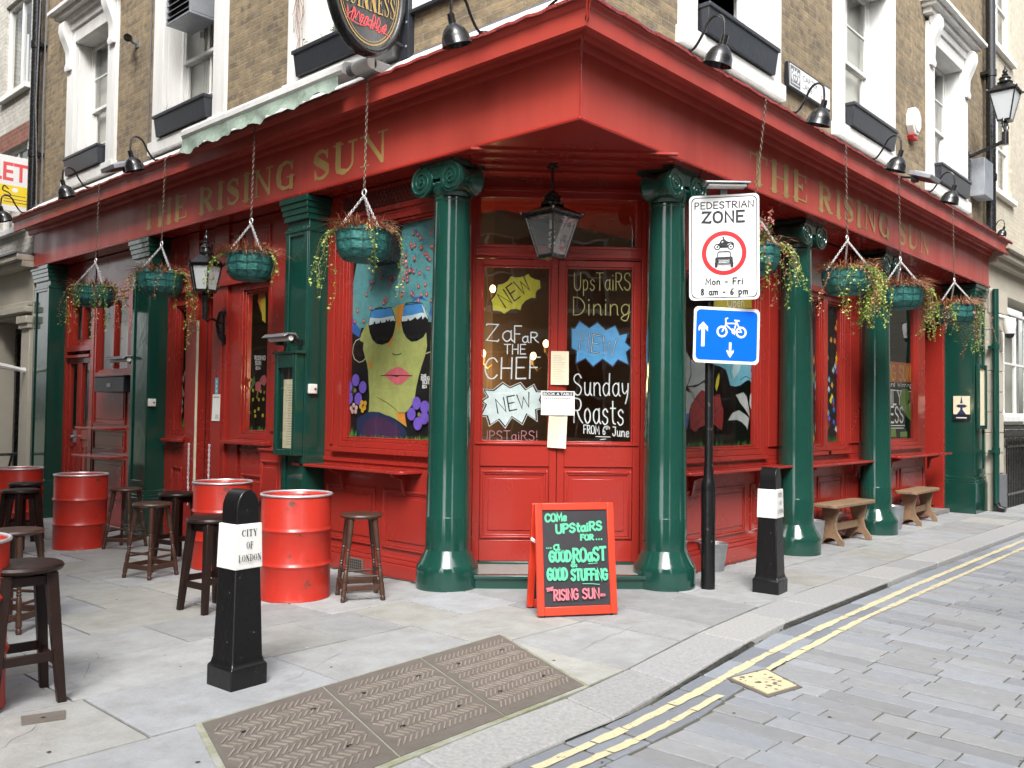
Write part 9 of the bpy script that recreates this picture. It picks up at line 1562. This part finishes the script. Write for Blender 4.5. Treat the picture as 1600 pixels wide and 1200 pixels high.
m.fr = fr; m.prism([(.0, .03), (.10, .035), (.17, .015), (.17, .0), (.10, .005), (.0, .0)], lambda p, q, t: (t, p, q), -.20, .20); m.box(-.03, .03, -.02, .0, -.10, .06); build(m, "sign_light", o, tuple(PP), bevel=.004)
m = MB(PLASTIC, fr); m.box(-.17, .17, .03, .15, -.025, -.001); build(m, "light_diffuser", o, tuple(PP), bevel=.01)
m = MB(BLACK, fr); m.tube([(0, -.04, -.5), (0, -.04, -.10), (0, -.02, -.02)], .018, 8); build(m, "light_arm", o, tuple(PP))

# ------------------------------------------------------------------ hanging baskets
rb_ = random.Random(77)
def leaf_at(m, c, size, droop=.5):
    a = Vector((rb_.uniform(-1, 1), rb_.uniform(-1, 1), rb_.uniform(-droop-.5, .3))).normalized()*size; b = a.cross(Vector((rb_.uniform(-1, 1), rb_.uniform(-1, 1), rb_.uniform(-1, 1))))
    b = b.normalized()*size*.36 if b.length > 1e-6 else Vector((size*.3, 0, 0))
    nn = a.cross(b).normalized()*size*.12
    m.add([c, c+a*.5+b+nn, c+a, c+a*.5-b+nn], [(0, 1, 2), (0, 2, 3)])
def basket(fr, u, label, width, trails, dry, green, spikes=0, hue=1.0, d0=.335):
    """hangs on a chain from the cornice edge; local z measured from world"""
    dry = int(dry*2.4); rim = 3.14; r = width*.475; bot = rim-.30
    org = tuple(fr((u, d0, rim))); X, Y = org[0], org[1]
    o = thing("hanging_basket", label, "hanging basket", org, group="hanging baskets along the cornice")
    n_ = 56; rings = []
    for t, rr in ((0, 1.0), (.12, 1.0), (.3, .99), (.5, .97), (.7, .92), (.86, .80), (.96, .60), (1.0, .3)):
        rings.append([(X+(r*rr*(1+.02*math.sin(9*a)+rb_.uniform(-.005, .005)))*math.cos(a), Y+(r*rr*(1+.02*math.sin(9*a)+rb_.uniform(-.005, .005)))*math.sin(a), rim-.27*t+(.022*math.sin(11*a)+rb_.uniform(-.012, .014) if t < .05 else 0)) for a in [2*PI*k/n_ for k in range(n_)]])
    m = MB(LINER); m.loft(rings, True, True); build(m, "liner", o, org, sharp=70)
    m = MB(WIRE)
    for t, rr in ((.06, 1.02), (.36, 1.0), (.66, .95), (.92, .70)): m.ring((X, Y, rim-.27*t), (1, 0, 0), (0, 1, 0), r*rr+.006, .0042, 36, 5)
    for k in range(14):
        a = 2*PI*k/14; m.tube([(X+(r*rr+.008)*math.cos(a), Y+(r*rr+.008)*math.sin(a), rim-.27*t) for t, rr in ((.04, 1.02), (.36, 1.0), (.6, .96), (.8, .87), (.95, .64))], .0035, 4)
    build(m, "wire_frame", o, org)
    m = MB(SOIL); m.sphere((X, Y, rim-.03), r*.93, 20, 6, .18); build(m, "soil", o, org)
    top = 3.50
    m = MB(CHAINW)
    for k in range(3):
        a = .5+2*PI*k/3; p0 = Vector((X+r*math.cos(a), Y+r*math.sin(a), rim-.01)); p1 = Vector((X, Y, top-.03)); L_ = (p1-p0).length; nk = int(L_/.022); dr_ = (p1-p0).normalized(); sd = dr_.orthogonal().normalized(); s2 = dr_.cross(sd)
        for q in range(nk): m.ring(p0+dr_*(q+.5)*L_/nk, dr_*1.5, sd if q % 2 else s2, .0095, .0036, 8, 4)
    m.ring((X, Y, top), fr.u, (0, 0, 1), .028, .006, 16, 6); build(m, "basket_chain", o, org)
    m = MB(CHAIN); z = top+.03; q = 0
    hook = Vector(fr((u, .318, 4.53)))
    while z < 4.52:
        t = (z-top)/(4.53-top); c = Vector((X, Y, 0)).lerp(hook, t); m.ring((c.x, c.y, z+.016), (0, 0, 1.5), fr.u if q % 2 else fr.d, .0105, .0030, 8, 4); z += .031; q += 1
    m.tube([hook+Vector((0, 0, -.03)), hook, hook-Vector(fr.d)*.06+Vector((0, 0, .02))], .006, 5); build(m, "hanging_chain", o, org)
    m = MB(DRY)                                           # dead stems bristling out of the top
    for k in range(dry):
        a = rb_.uniform(0, 2*PI); q = r*math.sqrt(rb_.random())*.98; p = Vector((X+q*math.cos(a), Y+q*math.sin(a), rim-.01)); L_ = rb_.uniform(.09, .28); dr_ = Vector((math.cos(a)*rb_.uniform(.1, 1.5), math.sin(a)*rb_.uniform(.1, 1.5), rb_.uniform(.1, 1))).normalized(); t = rb_.uniform(.55, 1.35); m.tone = (t, t*rb_.uniform(.8, 1.05), t*.9)
        w = Vector((-dr_.y, dr_.x, .2)).normalized()*rb_.uniform(.003, .007); mid = p+dr_*L_*.55; tip = p+dr_*L_+Vector((rb_.uniform(-.03, .03), rb_.uniform(-.03, .03), -L_*.35)); m.add([p-w, p+w, mid+w*.8, mid-w*.8, tip], [(0, 1, 2, 3), (3, 2, 4)])
    for k in range(spikes):                               # heather spikes
        a = rb_.uniform(0, 2*PI); q = r*.8*math.sqrt(rb_.random()); p = Vector((X+q*math.cos(a), Y+q*math.sin(a), rim)); tip = p+Vector((rb_.uniform(-.10, .10), rb_.uniform(-.10, .10), rb_.uniform(.16, .36))); m.tone = (.6, .75, .5); m.tube([p, (p+tip)*.5, tip], [.003, .002, .001], 3)
        for e in range(22):
            t = rb_.uniform(.15, 1); pt = p.lerp(tip, t); tt = rb_.uniform(.7, 1.3); m.tone = (.35*tt, 1.0*tt, .45*tt) if t < .72 else (1.2*tt, .95*tt, 1.5*tt); leaf_at(m, pt, .026)
    build(m, "dry_stems", o, org, smooth=False, recalc=False)
    m = MB(LEAF)                                          # green top growth and trailing strands
    for k in range(green):
        a = rb_.uniform(0, 2*PI); q = r*math.sqrt(rb_.random())*1.05; t = rb_.uniform(.35, 1.15); m.use(LEAFG if rb_.random() < .6 else LEAF); m.tone = (t, t, t*.8); leaf_at(m, Vector((X+q*math.cos(a), Y+q*math.sin(a), rim+rb_.uniform(-.02, .08))), .03)
    for cnt, a0, spread, lmin, lmax, dens in trails:
        for k in range(cnt):
            a = a0+rb_.uniform(-spread, spread); L_ = rb_.uniform(lmin, lmax); p = Vector((X+r*.95*math.cos(a), Y+r*.95*math.sin(a), rim+.01)); v = Vector((math.cos(a)*.8, math.sin(a)*.8, .35)); pts = [p.copy()]; s_ = 0
            wob = Vector((rb_.uniform(-.25, .25), rb_.uniform(-.25, .25), 0))
            while s_ < L_:
                v = (v+Vector((0, 0, -.35))+Vector((rb_.uniform(-.3, .3), rb_.uniform(-.3, .3), rb_.uniform(-.1, .16)))+wob*.08).normalized(); p = p+v*.028; pts.append(p.copy()); s_ += .028
            dead = rb_.random() < .34; m.use(DRY if dead else LEAF); m.tone = (.6, .5, .5); m.tube(pts, .0018, 3, caps=False)
            for q, pt in enumerate(pts[1:]):
                for _ in range(3):
                    if rb_.random() < dens*.85:
                        t = rb_.uniform(.45, 1.5)*hue; m.tone = (t*rb_.uniform(.85, 1.2), t, t*rb_.uniform(.5, 1.2)); leaf_at(m, pt+Vector((rb_.uniform(-.02, .02), rb_.uniform(-.02, .02), rb_.uniform(-.012, .012))), rb_.uniform(.016, .036))
    build(m, "foliage", o, org, smooth=False, recalc=False)
# angle 0 = +X (towards the right street's far end), PI/2 = +Y; -2.3 faces the viewer
basket(FL, 7.90, "hanging basket at the far left, smothered in pale trailing leaves", .56, [(10, -1.2, .9, .3, .85, .6), (8, -2.6, .7, .35, .75, .6), (4, .2, .8, .3, .7, .55)], 110, 80)
basket(FL, 6.03, "teal hanging basket left of the wall lantern with one long strand at its right", .54, [(5, -.6, .5, .5, 1.0, .6), (6, 2.2, .8, .2, .5, .6), (5, -2.0, 1.2, .25, .6, .5)], 120, 90)
basket(FL, 4.05, "teal hanging basket right of the wall lantern, bristling with dry stems", .50, [(4, 2.6, .5, .35, .65, .55), (3, -1.8, .8, .3, .5, .5)], 260, 20)
basket(FL, 2.17, "teal hanging basket in front of the sunglasses mural", .50, [(6, 2.35, .45, .45, .85, .6), (2, -1.9, .2, .45, .6, .45), (2, -.7, .3, .5, .7, .7)], 220, 24)
basket(FR, 2.42, "hanging basket with purple heather behind the pedestrian zone sign", .48, [(8, -.6, .8, .4, .75, .7), (5, -1.9, .7, .2, .5, .6), (3, -2.6, .3, .35, .6, .8)], 60, 260, spikes=34, d0=.20)
basket(FR, 4.30, "blue green hanging basket with a thick bright leafy curtain at its right", .54, [(20, -.35, .40, .4, .78, .95), (14, -1.3, .8, .35, .65, .85), (10, -2.6, .6, .35, .65, .7)], 200, 60, hue=1.1)
basket(FR, 5.95, "hanging basket in front of the third right column, full of brown stems", .54, [(10, -.5, .7, .3, .75, .7), (5, -1.7, .6, .3, .5, .5)], 330, 30, hue=.85)
basket(FR, 8.12, "hanging basket at the far right over the dark side doorway", .56, [(13, -.3, .6, .35, .85, .8), (12, 3.0, .8, .3, .65, .8), (5, -1.6, .6, .3, .75, .5)], 260, 40, hue=.95)
